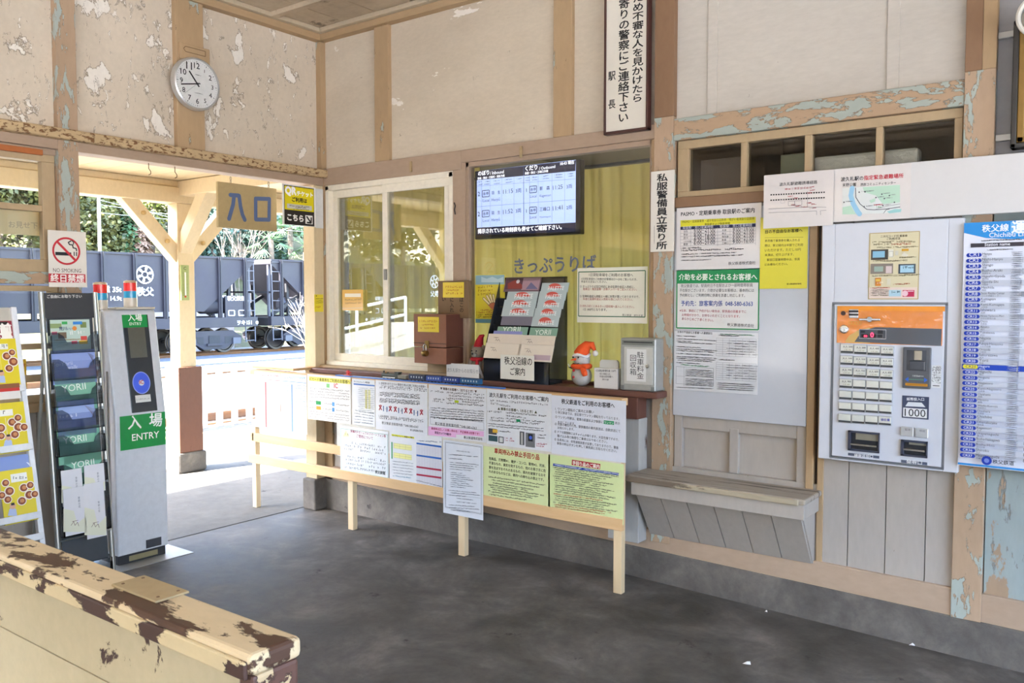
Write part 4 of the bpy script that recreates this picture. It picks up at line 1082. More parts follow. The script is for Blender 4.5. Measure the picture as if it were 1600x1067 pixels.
def leaflet(lab, tl, br, off, tc):
    k = crop(0,600,300,1067)
    def draw(s):
        u0 = tl; s.vtext('季節の花', k(tc[0]-8,tc[1]), k(tc[0]+8,tc[1]+62), '#6b6f7a', .0, .011)
        s.poly([(tl[0]+1,tl[1]+(br[1]-tl[1])*.45), (tl[0]+(br[0]-tl[0])*.45,tl[1]+(br[1]-tl[1])*.5), (tl[0]+(br[0]-tl[0])*.6,tl[1]+(br[1]-tl[1])*.8), (br[0]-1,tl[1]+(br[1]-tl[1])*.62), (br[0]-1,br[1]), (tl[0]+1,br[1])], '#dcdcc6')
        x, y = tl[0]+(br[0]-tl[0])*.5, tl[1]+(br[1]-tl[1])*.8
        s.stroke([(x-6,y+3),(x-2,y-3),(x,y+3),(x+4,y-2),(x+6,y+4)], .002, '#6b4a4e'); s.stroke([(x-4,y-3),(x+5,y-5)], .002, '#6b4a4e')
    return brochure('leaflet', lab, RB, tl, br, off, '#dfdee2', draw, None, .0, .004)
leaflet('white folded leaflet standing at the upper left of the bottom pockets', (95,736), (131,786), .034, (425,515))
leaflet('white folded leaflet standing at the upper right of the bottom pockets', (131,728), (165,766), .034, (545,490))
leaflet('white folded leaflet at the lower left of the bottom pockets', (98,765), (136,831), .045, (440,625))
leaflet('white folded leaflet at the lower right of the bottom pockets, beside the gate', (131,757), (167,836), .045, (550,650))

# ---------------- white brochure rack at the far left
RA = Fr((.66,0,.1), (0,1,0), (-.25,0,1.2))
ua = RA.u1(46,690); ub = ua-.42
ra = thing('magazine_rack', 'white leaning magazine rack with yellow brochures at the left edge', 'magazine rack', tuple(RA.pt((ua+ub)/2, 0)))
mw = M('#dfe2e6', .35)
vt = RA.v1(20, 480)
for u in (ua, ub): MB().slab(RA, u-.012, u+.012, -.08, vt, -.02, .01, mw).build('side_rail', ra, bevel=.003)
for px, py in ((40,697), (60,803), (30,605), (70,835)):
    v = RA.v1(px, py, .02); m = MB().slab(RA, ub, ua, v-.018, v+.012, .018, .024, mw).slab(RA, ub, ua, v-.018, v-.014, -.02, .024, mw); m.build('shelf_rail', ra, bevel=.002)
MB().slab(RA, ub, ua, RA.v1(10,512), vt, -.012, -.006, M('#b9b4a8', .5)).build('header_panel', ra)
MB().slab(RA, ub+.01, ua-.01, 0, .02, -.02, .0, mw).build('bottom_bar', ra)
MB().bar(RA.pt((ua+ub)/2, vt*.8, -.03), (.12, (ua+ub)/2, .0), .02, .02, mw).build('rear_leg', ra)
YEL = '#e3cf1d'
def food(c, sign, dishes, cook):
    def draw(s):
        for i in range(9): pass
        if sign: s.rect(c(*sign[0]), c(*sign[1]), '#ecebe2'); s.row(c(sign[0][0]+12, sign[1][1]-8), c(sign[1][0]-6, sign[1][1]-10), .018, '#333b38')
        for x, y, r in dishes: s.dot(c(x,y), r*1.25, '#efe6d6'); s.dot(c(x,y), r, '#8a4a30'); s.dot(c(x+3,y-2), r*.55, '#c98a5a')
        x, y = cook; s.poly([c(x-38,y+60), c(x-26,y+10), c(x,y-6), c(x+26,y+10), c(x+34,y+60)], '#aebfe0'); s.dot(c(x,y-14), .013, '#d9a98a'); s.rect(c(x-14,y-36), c(x+14,y-22), '#3a3434')
        if sign: s.rect(c((sign[0][0]+sign[1][0])/2-8, sign[1][1]+20), c((sign[0][0]+sign[1][0])/2+10, y-36), '#ece9df')
    return draw
c1 = crop(0,400,130,630); c5 = crop(0,640,110,534)
def draw(s): s.rect(c1(-60,500), c1(60,530), '#2a2422'); s.text('駅前', c1(-90,590), c1(88,580), '#f2eee6', .06); s.text('特集', c1(-90,645), c1(100,640), '#f2eee6', .05)
brochure('magazine', 'dark red magazine at the top of the white rack', RA, (-30,502), (25,548), -.002, '#8e2233', draw, None, .05)
brochure('magazine', 'yellow food brochure in the upper tier of the white rack', RA, (-40,531), (33,604), .010, YEL, food(c1, ((-60,668),(62,705)), [(50,757,.016),(90,730,.013),(100,800,.018),(68,850,.015)], (8,900)), None, .0)
brochure('magazine', 'red striped white leaflet just below the upper tier of the white rack', RA, (-20,602), (33,622), .028, '#e2ddd6', lambda s: (s.rect((-20,606),(31,610),'#c23a33'), s.rect((-20,602),(31,605),'#8b5a3a')), None, .0)
brochure('magazine', 'yellow food brochure in the middle tier of the white rack', RA, (-40,634), (46,704), .012, YEL, food(c5, ((-10,5),(100,42)), [(92,95,.016),(135,62,.014),(140,132,.018),(182,132,.015),(112,188,.016),(5,140,.017),(8,200,.014)], (62,225)), None, .0)
brochure('magazine', 'blue brochure behind the yellow one in the bottom tier of the white rack', RA, (-30,719), (50,760), .004, '#7f95cf', lambda s: [s.line(c5(200+i*6,400+i*5), c5(235,410+i*9), .002, '#e8ecf6') for i in range(6)], None, .0)
brochure('magazine', 'slanted yellow food brochure in the bottom tier of the white rack', RA, (-2,737), (60,811), .014, YEL, food(c5, ((78,492),(208,535)), [(42,556,.014),(72,618,.017),(180,592,.016),(228,572,.014),(222,645,.017),(262,640,.014),(165,692,.016),(58,682,.014),(12,650,.014)], (95,745)), None, .0)
poster('yellow_card', 'narrow yellow notice between the two racks, mostly hidden', 'notice', L, (28,562), (42,606), -.03, '#dfb32e', lambda s: s.text('駅', (33,573), (39,573), '#b03a2a', .03))

# ---------------- bench in the foreground
m_bench = peel('bench_cream_paint', '#d2bd97', '#513a2e', .572, 8, (.45,1,1), '#3a2822', .10, .55, b2='#d9c5a2', width=.008)
m_bside = peel('bench_side_paint', '#b3a585', '#45322e', .655, 9, (.8,1,.8), '#3d2e2a', .06, .6, b2='#b9ac8e', width=.006)
m_bstrip = peel('bench_strip_paint', '#cbb78f', '#4a3630', .515, 8, (.5,1,1), '#33241f', .1, .55, b2='#d2c09a', width=.006)
m_bedge = peel('bench_worn_edge', '#5d4239', '#bfa985', .62, 6, (.6,1,1), '#33241f', .2, .5, b2='#6d5046')
bn = thing('bench', 'cream painted wooden bench with badly worn brown edges in the left foreground', 'bench', (1.3, -2.93, 0))
bx1 = 3.245
tp = MB().box(-.6, bx1, -2.985, -2.866, .758, .80, m_bench).build('top_rail', bn, bevel=.012, segs=3)
MB().box(-.6, bx1-.01, -2.993, -2.983, .752, .787, m_bstrip).build('edge_strip', bn, bevel=.004)
sd_ = MB()
sd_.box(-.6, bx1-.05, -2.972, -2.885, .60, .757, m_bside).box(-.6, bx1-.05, -2.968, -2.885, .598, .601, M('#3d2f2a', .8)).box(-.6, bx1-.05, -2.972, -2.885, .32, .597, m_bside)
sd_.build('back_panel', bn, bevel=.002)
MB().box(bx1-.05, bx1-.004, -2.978, -2.872, .0, .758, m_bedge).build('end_post', bn, bevel=.008)
MB().box(-.6, bx1-.06, -3.42, -2.972, .40, .435, m_bside).build('seat', bn, bevel=.006)
for x in (-.5, 1.3, bx1-.12):
    MB().box(x, x+.06, -3.40, -3.34, 0, .40, m_bedge).build('leg', bn, bevel=.004)
MB().box(-.56, -.5, -2.978, -2.872, .0, .758, m_bedge).build('end_post', bn, bevel=.008)
pa, pb = ground(177,913,.803), ground(240,942,.803)
pl = MB().box(pa.x, pb.x, pa.y-.005, pa.y+.075, .800, .8055, peel('patch_plate_paint', '#ae9a76', '#8a7350', .7, 8, (1,1,1), '#5b4630')).build('patch_plate', bn, bevel=.002)
q = MB()
for x in (pa.x+.02, pb.x-.02):
    for y in (pa.y+.012, pa.y+.06): q.lathe((x,y,.8055), (0,0,1), [(0,0),(.004,0),(.003,.0015),(0,.002)], M('#6b5138', .5), 10)
q.build('screws', pl)
# ================================================================== ticket windows
def Bu(px, d): return B.u1(px, 470, d)
# sliding aluminium window
dW = -.02
s0, s1 = B.u1(514,430,dW), 1.178
zt0, zb0 = 2.217, 1.0
mb = MB(); A = m_cream_alu
mb.slab(B, s0, s1, zt0-.03, zt0+.005, -.09, .005, A); mb.slab(B, s0, s1, zb0, zb0+.028, -.09, .012, A)
mb.slab(B, s0, s0+.03, zb0, zt0, -.09, .005, A); mb.slab(B, s1-.03, s1, zb0, zt0, -.09, .005, A)
w3 = struct(mb, 'window_3', bevel=.002)
def sash_b(u0, u1, d, name):
    m = MB(); z0, z1 = zb0+.028, zt0-.03
    m.slab(B, u0, u1, z0, z0+.05, d-.025, d, A); m.slab(B, u0, u1, z1-.05, z1, d-.025, d, A)
    m.slab(B, u0, u0+.045, z0+.05, z1-.05, d-.025, d, A); m.slab(B, u1-.045, u1, z0+.05, z1-.05, d-.025, d, A)
    o = m.build(name, w3, bevel=.002); MB().slab(B, u0+.03, u1-.03, z0+.03, z1-.03, d-.014, d-.011, m_glass_refl).build('pane', o); return o
um = B.u1(604, 430, dW)
sash_b(s0+.03, um+.03, -.035, 'sliding_sash'); sr = sash_b(um-.02, s1-.03, -.005, 'sliding_sash')
hv = B.v1(613, 425, 0); MB().slab(B, um+.0, um+.02, hv-.05, hv+.02, -.005, .008, M('#8d8a84', .4, .4)).build('latch', sr, bevel=.002)
# ticket window: timber frame and big pane
u0, u1 = 1.275, 2.505
mb = MB(); mb.slab(B, u0, u0+.022, .98, 2.262, -.06, -.005, m_rose); mb.slab(B, u1-.012, u1, .98, 2.262, -.06, -.005, m_rose)
mb.slab(B, u0, u1, 2.235, 2.262, -.06, -.005, m_rose); mb.slab(B, u0, u1, .97, 1.0, -.06, -.005, m_counter)
w4b = struct(mb, 'window_8', bevel=.002)
MB().slab(B, u0+.01, u1-.005, .99, 2.25, -.032, -.028, m_glass_refl).build('pane', w4b)
dG = -.027
lt = MB(); c7 = crop(720,230,320,1552); q = lambda x, y: B.uv(*c7(x,y), dG)
lt.text(B, q(408,950), q(1025,930), 'きっぷうりば', dG+.001, M('#5d6376', .6), .02, 1.05)
tag(lt.build('window_lettering', recalc=False), 'faded grey blue lettering painted on the ticket window glass', 'lettering')
# curtains
m_cur, nn, ll, bb = newmat('mustard_curtain')
f_ = nz(nn, ll, 2.2, 4, .5, (1,1,.2)); ll.new(ramp(nn, ll, f_, ((.3, lin('#c0ae66')), (.7, lin('#d6c684')))), bb.inputs['Base Color']); bb.inputs['Roughness'].default_value = .85
tr_ = nn.new('ShaderNodeBsdfTranslucent'); tr_.inputs[0].default_value = lin('#dccb7c'); mx_ = nn.new('ShaderNodeMixShader'); mx_.inputs[0].default_value = .5
ll.new(bb.outputs[0], mx_.inputs[1]); ll.new(tr_.outputs[0], mx_.inputs[2]); ll.new(mx_.outputs[0], nn['Material Output'].inputs[0])
def curtain(x0, x1, z0, z1, y, label, folds, seed):
    rn = random.Random(seed); N = 150; vs = []; fs = []; ph = [rn.uniform(0,6.28) for _ in range(4)]
    Z = [z0, z0+(z1-z0)*.35, z0+(z1-z0)*.7, z1-.06, z1]
    for i in range(N+1):
        x = x0+(x1-x0)*i/N; t = (x-x0)/(x1-x0)*folds*2*PI
        for j, z in enumerate(Z):
            am = (.028, .024, .02, .012, .005)[j]
            vs.append((x, y+am*(math.sin(t+ph[0]+.25*j)+.45*math.sin(2.3*t+ph[1]+.4*j)+.4*math.sin(.41*t+ph[2])), z))
    k = len(Z)
    for i in range(N):
        for j in range(k-1): a = i*k+j; fs.append((a, a+k, a+k+1, a+1))
    o = thing('curtain', label, 'curtain', ((x0+x1)/2, y, z0))
    MB().add(vs, fs, m_cur).build('cloth', o, smooth=True, angle=80, recalc=False)
    MB().tube([(x0-.05,y,z1+.015),(x1+.05,y,z1+.015)], .008, m_darkm, 8).build('curtain_rod', o)
    return o
curtain(.05, 1.24, .9, 2.34, .17, 'mustard yellow curtain drawn behind the sliding window', 8, 3)
curtain(1.25, 2.56, .9, 2.175, .17, 'mustard yellow curtain drawn behind the ticket window and the screen', 9, 5)
# departure screen behind the glass
dT = -.05
(a0,b1),(a1,b0) = B.uv(*c7(105,182), dT), B.uv(*c7(905,656), dT)
tv = thing('departure_screen', 'wall screen with bright blue train departure times behind the ticket window', 'screen', tuple(B.pt((a0+a1)/2, b0, dT)))
MB().slab(B, a0, a1, b0, b1, dT-.045, dT, M('#1b1c20', .3)).build('housing', tv, bevel=.004)
scr = emit('screen_blue_glow', '#a3b6f2', .40); scd = emit('screen_dark_header', '#23253a', .3); scw = emit('screen_white_text', '#eef1ff', .5)
sh = Sheet(B, dT, .0)
sh.rect(c7(122,182), c7(870,610), scr)
def screct(a, b, m): 
    sh.mb.flat(B, [sh.uv(a), sh.uv((b[0][0], b[0][1])) if isinstance(b[0], tuple) else sh.uv(b)], sh.nx(), m)
d_ = sh.nx(); sh.mb.flat(B, [sh.uv(c7(*p)) for p in ((122,182),(872,98),(868,180),(122,250))], d_, scd)
d_ = sh.nx(); sh.mb.flat(B, [sh.uv(c7(*p)) for p in ((122,610),(870,570),(870,640),(122,665))], d_, scd)
def st(t, a, b, m=None, bold=.0, ratio=1.0): sh.mb.text(B, sh.uv(c7(*a)), sh.uv(c7(*b)), t, sh.nx(), m or ink('#16181f'), bold, ratio)
st('のぼり', (132,215), (215,205), scw, .02); st('/ Inbound', (222,208), (326,197), scw); st('寄居・熊谷・行田市・羽生方面', (128,245), (332,222), scw, .02)
st('くだり', (490,178), (580,166), scw, .02); st('/ Outbound', (595,172), (716,156), scw); st('長瀞・秩父・三峰口方面', (486,206), (662,187), scw, .02); st('10:43 現在', (755,136), (860,124), scw, .01)
st('掲示されている時刻表も併せてご確認下さい。', (130,652), (765,618), scw, .02)
for x, ya, yb in ((477,148,585),(160,250,605),(224,243,600),(312,236,596),(404,228,590),(522,214,578),(588,208,574),(692,198,568),(788,190,562)): sh.line(c7(x,ya), c7(x,yb), .0018 if x != 477 else .004, '#7c8cc0')
for ya, yb in ((296,240),(452,396)): sh.line(c7(122,ya), c7(870,yb), .0018, '#7c8cc0')
for x, y, w in ((126,272,30),(175,268,35),(250,262,40),(336,254,46),(428,246,28),(486,240,30),(538,236,35),(620,226,38),(712,216,50),(815,208,28)):
    sh.row(c7(x,y), c7(x+w,y-4), .010, '#242838'); sh.row(c7(x,y+18), c7(x+w,y+14), .007, '#4a5068')
for (x, y, n_, dst, rom, tm, cars) in ((130,372,'2','羽　生','Hanyū','11:15','3両'),(130,524,'2','羽　生','Hanyū','11:52','3両'),(492,340,'1','影　森','Kagemori','11:25','3両'),(492,498,'1','三峰口','Mitsumineguchi','11:41','2両')):
    o_ = 0 if x < 300 else 362; w2_ = x > 300
    st(n_, (x+2,y), (x+18,y-2), None, .01)
    X0 = 172 if not w2_ else 532; sh.frame(c7(X0-6,y-42), c7(X0+46,y+2), .004, '#2a2e44'); st('各停', (X0,y-8), (X0+40,y-12), None, .01)
    Xd = 236 if not w2_ else 602; st(dst, (Xd,y-14), (Xd+(66 if not w2_ else 76),y-20), None, .01)
    st('Local', (X0-2,y+44), (X0+46,y+40), M('#3a3f55', .5)); st(rom, (Xd,y+38), (Xd+64 if not w2_ else Xd+84,y+32), M('#4a5068', .5))
    Xt = 324 if not w2_ else 702; st(tm, (Xt,y-16), (Xt+74,y-26), None, .0); Xc = 420 if not w2_ else 806; st(cars, (Xc,y-26), (Xc+42,y-32), None, .0)
sh.mb.build('screen_face', tv, recalc=False)
# notices on the ticket window
c8 = crop(720,400,340,1577)
def draw(s):
    s.frame(c8(856,116), c8(1336,442), .005, '#3d6b4d'); s.text('1日貸駐車場をご利用のお客様へ', c8(930,145), c8(1250,148), '#3c3734', .0)
    for t, x0, y0, x1, y1, c_ in (('1日貸駐車場をご利用のお客様は①～③をご覧いただき、',875,172,1280,178,'#3c3734'), ('料金をお支払いください。',875,192,1060,194,'#3c3734'),
        ('① きっぷうりば窓口付近にある駐車料金記入用紙に、',864,228,1262,232,'#3c3734'), ('駐車日・発支金額・お車ナンバーをご記入ください。',888,246,1278,250,'#b0524e'),
        ('② 駐車料金記入用紙と一緒に封筒が置いてありますので、',864,298,1296,303,'#3c3734'), ('料金と駐車料金記入用紙を袋に入れてください。',888,318,1246,323,'#b0524e'),
        ('③ 改札口近くにあるきっぷ回収箱へ投入してください。',864,368,1258,376,'#b0524e'), ('1日 300円となります。',888,394,1060,398,'#3c3734')): s.text(t, c8(x0,y0), c8(x1,y1), c_, .0, 1.05)
    s.text('秩父鉄道　波久礼駅', c8(1172,434), c8(1322,440), '#4a4440')
poster('parking_notice', 'cream notice with dark green border taped to the ticket window', 'notice', B, c8(845,88), c8(1352,490), dG, '#e6e2cf', draw)
def draw(s):
    s.rect(c8(108,140), c8(318,205), '#8fb2bd'); s.rect(c8(108,455), c8(318,488), '#5f8f9d'); s.poly([c8(150,150),c8(190,165),c8(230,150),c8(270,168),c8(310,150),c8(310,190),c8(150,190)], '#b8cfd4')
    for a, b in ((236,222),(262,252),(288,272)): s.row(c8(118,a), c8(230,a-10), .017, '#8d5a1a')
    s.poly([c8(196,352),c8(215,335),c8(255,330),c8(275,345),c8(262,380),c8(225,385)], '#c7764f')
    for a, b in (((205,345),(168,308)),((217,335),(192,290)),((230,330),(215,284)),((245,330),(238,284)),((268,345),(290,310))): s.stroke([c8(*a), c8(*b)], .017, '#3a3026'); s.stroke([c8(*a), c8(*b)], .012, '#ead9a6')
    for i in range(4): s.row(c8(118,398+i*17), c8(262,396+i*17), .013, '#a2482c' if i < 2 else '#5c4a16')
poster('safety_poster', 'yellow and blue poster with a drawn open hand on the ticket window glass', 'poster', B, c8(108,136), c8(320,490), dG, '#e2cf35', draw)
def notice_y(name, label, tl, br, off, ny):
    def draw(s):
        w, h = br[0]-tl[0], br[1]-tl[1]
        for i, t in enumerate(ny): s.row((tl[0]+w*(.08+.1*(i == 1)), tl[1]+h*t), (tl[0]+w*(.92-.2*(i == 1)), tl[1]+h*(t+.01)), .016 if i != 1 else .012, '#b5652a')
    return poster(name, label, 'notice', B, tl, br, off, '#e9cf35', draw, .002)
c6 = crop(500,240,280,830)
def draw(s): s.rect(c6(116,648), c6(190,664), '#efe9d6'); s.row(c6(112,682), c6(192,680), .017, '#7d5a1c'); s.row(c6(116,697), c6(188,695), .013, '#7d5a1c'); s.line(c6(104,716), c6(200,714), .003, '#c9ba8c')
poster('window_sticker', 'small orange yellow notice stuck on the left pane of the sliding window', 'notice', B, c6(103,630), c6(200,727), -.03, '#dfae45', draw, .0012)
# old ticket drop box with yellow notices, hung on the post
cB = crop(640,420,140,830)
m_box = peel('drop_box_brown', '#8a5a43', '#a87a60', .72, 5, (1,1,1), '#4f3226', .12, .5, b2='#93644c')
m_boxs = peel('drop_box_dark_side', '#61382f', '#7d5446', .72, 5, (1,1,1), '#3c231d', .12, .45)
dB_ = .16
f0, f1 = B.u1(*cB(40,640), dB_), B.u1(*cB(336,640), dB_); zb_, zt_b = B.v1(*cB(190,878), dB_), B.v1(*cB(190,420), dB_)
db = thing('collection_box', 'brown wooden collection box with brass padlock and yellow notice by the sliding window', 'box', tuple(B.pt((f0+f1)/2, zb_, .08)))
zs = B.v1(*cB(190,728), dB_)
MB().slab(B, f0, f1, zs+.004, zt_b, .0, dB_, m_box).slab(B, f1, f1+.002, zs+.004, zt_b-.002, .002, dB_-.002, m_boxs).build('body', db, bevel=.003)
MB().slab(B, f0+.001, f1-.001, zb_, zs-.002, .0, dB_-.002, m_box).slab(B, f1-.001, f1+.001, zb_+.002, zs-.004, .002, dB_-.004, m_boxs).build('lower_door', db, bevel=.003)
MB().slab(B, f0-.002, f1+.002, zs+.022, zs+.027, dB_, dB_+.002, M('#4f3226', .6)).build('seam', db)
pu, pv = B.uv(*cB(150,735), dB_+.01)
lk = MB().lathe(B.pt(pu, pv-.03, dB_+.018), (1,0,0), [(0,-.017),(.016,-.017),(.019,-.012),(.019,.012),(.016,.017),(0,.017)], m_brass, 16).build('padlock', db, smooth=True)
MB().tube([B.pt(pu-.010, pv-.015, dB_+.018), B.pt(pu-.010, pv+.015, dB_+.018), B.pt(pu, pv+.026, dB_+.016), B.pt(pu+.010, pv+.015, dB_+.018), B.pt(pu+.010, pv-.015, dB_+.018)], .0035, m_chrome, 8).build('shackle', lk, smooth=True)
MB().slab(B, pu-.014, pu+.018, pv-.002, pv+.045, dB_, dB_+.006, m_brass).build('hasp', db, bevel=.002)
MB().slab(B, f0+.01, f1-.01, zb_-.062, zb_, -.0, .05, m_greywood).build('support_block', db)
notice_y('yellow_notice', 'yellow notice with rounded corners on the front of the brown collection box', cB(78,443), cB(272,588), dB_+.001, (.36, .56, .78))
dP = .035
g0, g1 = B.u1(*cB(262,260), dP), B.u1(*cB(548,260), dP); h1, h0 = B.v1(*cB(400,110), dP), B.v1(*cB(400,425), dP)
wb = tag(MB().slab(B, g0, g1, h0-.02, h1, .006, dP, peel('old_sign_wood', '#80664a', '#9b8160', .7, 5, (1,1,.3), '#45331f', .16, .6)).build('wooden_sign', bevel=.003), 'old brown wooden box sign with black brush writing above the collection box', 'sign')
sh = Sheet(B, dP, 0)
sh.vtext('はこの', cB(458,262), cB(505,405), '#2a211a', .02, .034); sh.vtext('に入れ', cB(372,262), cB(412,405), '#2a211a', .02, .032); sh.vtext('い', cB(296,258), cB(340,302), '#2a211a', .02, .034)
sh.mb.build('brush_writing', wb, recalc=False)
notice_y('yellow_notice', 'yellow notice pinned with black tacks on the old wooden sign board', cB(310,126), cB(504,266), dP+.001, (.36, .56, .78))

# ================================================================== counter
ZT = .985
mb = MB().box(-.0, 2.615, -.135, .0, ZT-.032, ZT, m_counter).box(1.34, 2.5, -.0, .02, ZT-.032, ZT, m_counter)
ct = tag(mb.build('ticket_counter', bevel=.006), 'long brown painted ticket counter along the wall under the windows', 'counter')
MB().box(.02, 2.50, -.118, -.02, .84, ZT-.032, m_counter).build('apron', ct, bevel=.004)
MB().box(2.32, 2.50, -.10, -.01, .20, .84, peel('worn_white_board', '#b6b4b0', '#5b3d2c', .60, 4, (1,1,.25), '#35241b', .1, .55)).build('support_leg', ct, bevel=.004)
# ================================================================== notice board frame
dR = .262; dF = .304
bd = thing('notice_board', 'pine post and rail stand carrying notices in front of the counter', 'notice board', (1.05, -.28, 0))
ztop_b = .958
for i, (px, w) in enumerate(((401,.042),(551,.046),(724,.046),(967,.046))):
    fy = (786,822,865,927)[i]; u = B.u1(px, fy-10, dR+.02)
    MB().slab(B, u-w/2, u+w/2, 0 if u < 2.4 else floor_z(u), (.60 if i == 0 else .93) if i < 3 else .955, dR-.0, dR+.038, m_newood_z).build('post', bd, bevel=.003)
ue = B.u1(972, 700, dR)
for a, b, t0, t1 in ((398, 972, 676, 689), (396, 972, 709, 723)):
    v1_, v0_ = B.v1(398, t0, dR+.03), B.v1(398, t1, dR+.03)
    MB().slab(B, B.u1(a,700,dR+.03), ue+.02, v0_, v1_, dR+.038, dR+.04+.0005+.0, m_newood).build('rail', bd, bevel=.001)
MB().slab(B, B.u1(398,700,dR), ue+.02, B.v1(398,689,dR+.03), B.v1(398,676,dR+.03), dR+.012, dR+.038, m_newood).build('rail', bd, bevel=.002)
MB().slab(B, B.u1(396,700,dR), ue+.03, B.v1(396,722,dR+.03), B.v1(396,709,dR+.03), dR+.02, dR+.046, m_newood).build('rail', bd, bevel=.002)
MB().slab(B, B.u1(398,600,dR), ue+.02, ztop_b-.03, ztop_b+.006, dR-.02, dR+.038, m_newood).build('top_rail', bd, bevel=.002)
MB().slab(B, B.u1(533,600,dR), ue+.015, B.v1(398,690,dR+.03), ztop_b-.02, dR+.03, dR+.0395, M('#d9d5ca', .6)).build('backing_board', bd)
tag(MB().slab(B, -.42, .02, ztop_b+.012, ztop_b+.03, dR-.22, dR+.02, m_newood).build('shelf_plank', bevel=.003), 'short pine plank shelf running out of the doorway left of the counter', 'plank')

b1 = crop(380,560,300,1455); b2 = crop(640,580,360,1477); bE = crop(580,560,200,1600)
def board(lab, tl, br, col, draw, off=dF, thick=.0012): return poster('board_notice', lab, 'notice', B, tl, br, off, col, draw, thick)
def tt(hd, col, stripe, tl, br, side):
    w, h = br[0]-tl[0], br[1]-tl[1]
    def draw(s):
        P = lambda x, y: (tl[0]+w*x, tl[1]+h*(y+.035*x*0))
        s.rect(P(.05,.03), P(.95,.085), stripe); s.row(P(.1,.085), P(.9,.10), .014, col)
        s.rect(P(.03,.12), P(.97,.165), col)
        s.rect(P(.40,.18), P(.47,.95), col)
        for i in range(17):
            y = .21+i*.043; s.row(P(.06,y), P(.36,y+.004), .009, '#c9a2a0' if side else '#8fa2b8', .8); s.row(P(.52,y), P(.95,y+.004), .009, '#c9a2a0' if side else '#8fa2b8', .8)
            if i in (6,8,10,12): s.rect(P(.50,y-.02), P(.95,y+.008), stripe)
        s.row(P(.06,.965), P(.94,.97), .007, '#9a9a9a')
    return draw
board('red printed timetable sheet at the far left end of the notice board', (398,580), (439,672), '#efe6e2', tt(0,'#c8575a','#e9b9b6',(398,580),(439,672),1))
board('blue printed timetable sheet, second from the left end of the notice board', (439,583), (480,679), '#e6ebef', tt(0,'#6c92c9','#bcd0d6',(439,583),(480,679),0))
def draw(s):
    s.rect(b1(500,135), b1(815,195), '#ece36a'); s.text('ICカード乗車券をご利用のお客様へ', b1(505,165), b1(812,190), '#6d682c', .02)
    s.rect(b1(632,190), b1(656,222), '#8ccf84'); s.rect(b1(585,192), b1(606,214), '#dfe7e2'); s.text('IC', b1(690,222), b1(718,225), '#d8676a', .03)
    for i in range(4): s.row(b1(500,228+i*22), b1(800,256+i*20), .013, '#8c8985')
    s.rect(b1(553,320), b1(592,352), '#37a05a'); s.rect(b1(556,360), b1(592,390), '#eba53a'); s.rect(b1(676,330), b1(694,362), '#5a9bd0'); s.rect(b1(676,372), b1(694,404), '#5a9bd0')
    for y in (330, 374): s.row(b1(500,y), b1(548,y+3), .012, '#6b6863'); s.row(b1(598,y+12), b1(670,y+20), .012, '#6b6863'); s.row(b1(700,y+22), b1(800,y+34), .012, '#6b6863')
    for i in range(3): s.row(b1(500,402+i*20), b1(800,440+i*18), .010, '#8c8985')
board('notice with yellow heading band about card tickets, on the left half of the board', b1(487,118), b1(818,498), '#ece9e2', draw)
def draw(s):
    s.text('サイクルトレイン時刻表', b1(840,180), b1(960,190), '#3c3c40', .02); s.rect(b1(838,188), b1(998,212), '#4f7cc4')
    s.rect(b1(925,235), b1(942,380), '#dcd68a'); s.rect(b1(948,235), b1(966,385), '#e3dfa5')
    for i in range(14): s.row(b1(870,225+i*14), b1(985,232+i*14), .006, '#98a4ae', .8)
    for i in range(5): s.row(b1(838,395+i*22), b1(985,420+i*20), .008, '#7b8791', .8)
board('narrow sheet with blue heading bar, just left of the red cross picture notice', b1(826,152), b1(1000,520), '#e3e6ea', draw)
def draw(s):
    s.text('2. 自転車を折りたたみ 電車内 持込む際ご利用のお客様へ', bE(100,318), bE(690,366), '#4a4a50', .01)
    for y in (352, 374): s.row(bE(100,y), bE(690,y+46), .016, '#6a6a70')
    for y in (432, 452, 470, 510, 530, 548): s.row(bE(100,y), bE(600,y+38), .012, '#5a5a60')
    for i, (x, y) in enumerate(((118,614),(242,628),(305,636),(437,650),(500,660),(633,674))):
        s.stroke([bE(x-14,y-26), bE(x+14,y+26)], .007, '#b83245'); s.stroke([bE(x+14,y-26), bE(x-14,y+26)], .007, '#b83245'); s.dot(bE(x,y-30), .004, '#b83245')
    for x, y in ((158,628),(202,638),(348,652),(392,662),(542,680),(586,690)): s.line(bE(x,y-22), bE(x,y+30), .006, '#5274a8'); s.dot(bE(x,y-28), .004, '#5274a8')
    for x, y in ((180,636),(370,660),(562,688)): s.row(bE(x-6,y), bE(x+8,y), .01, '#8a8a90')
    s.text('3. 自転車置場、返却方法、その他のお問い合わせについて', bE(100,726), bE(655,785), '#55555a', .0); s.row(bE(100,752), bE(650,806), .016, '#6a6a70')
    s.text('秩父鉄道 旅客案内係 ℡048-580-6363', b1(1055,495), b1(1330,527), '#55555a', .0); s.text('秩父鉄道株式会社', b1(1270,547), b1(1368,558), '#3c3c40', .01)
board('white notice with a row of small red crosses and blue figures', b1(1003,163), b1(1397,585), '#e6e8ec', draw)
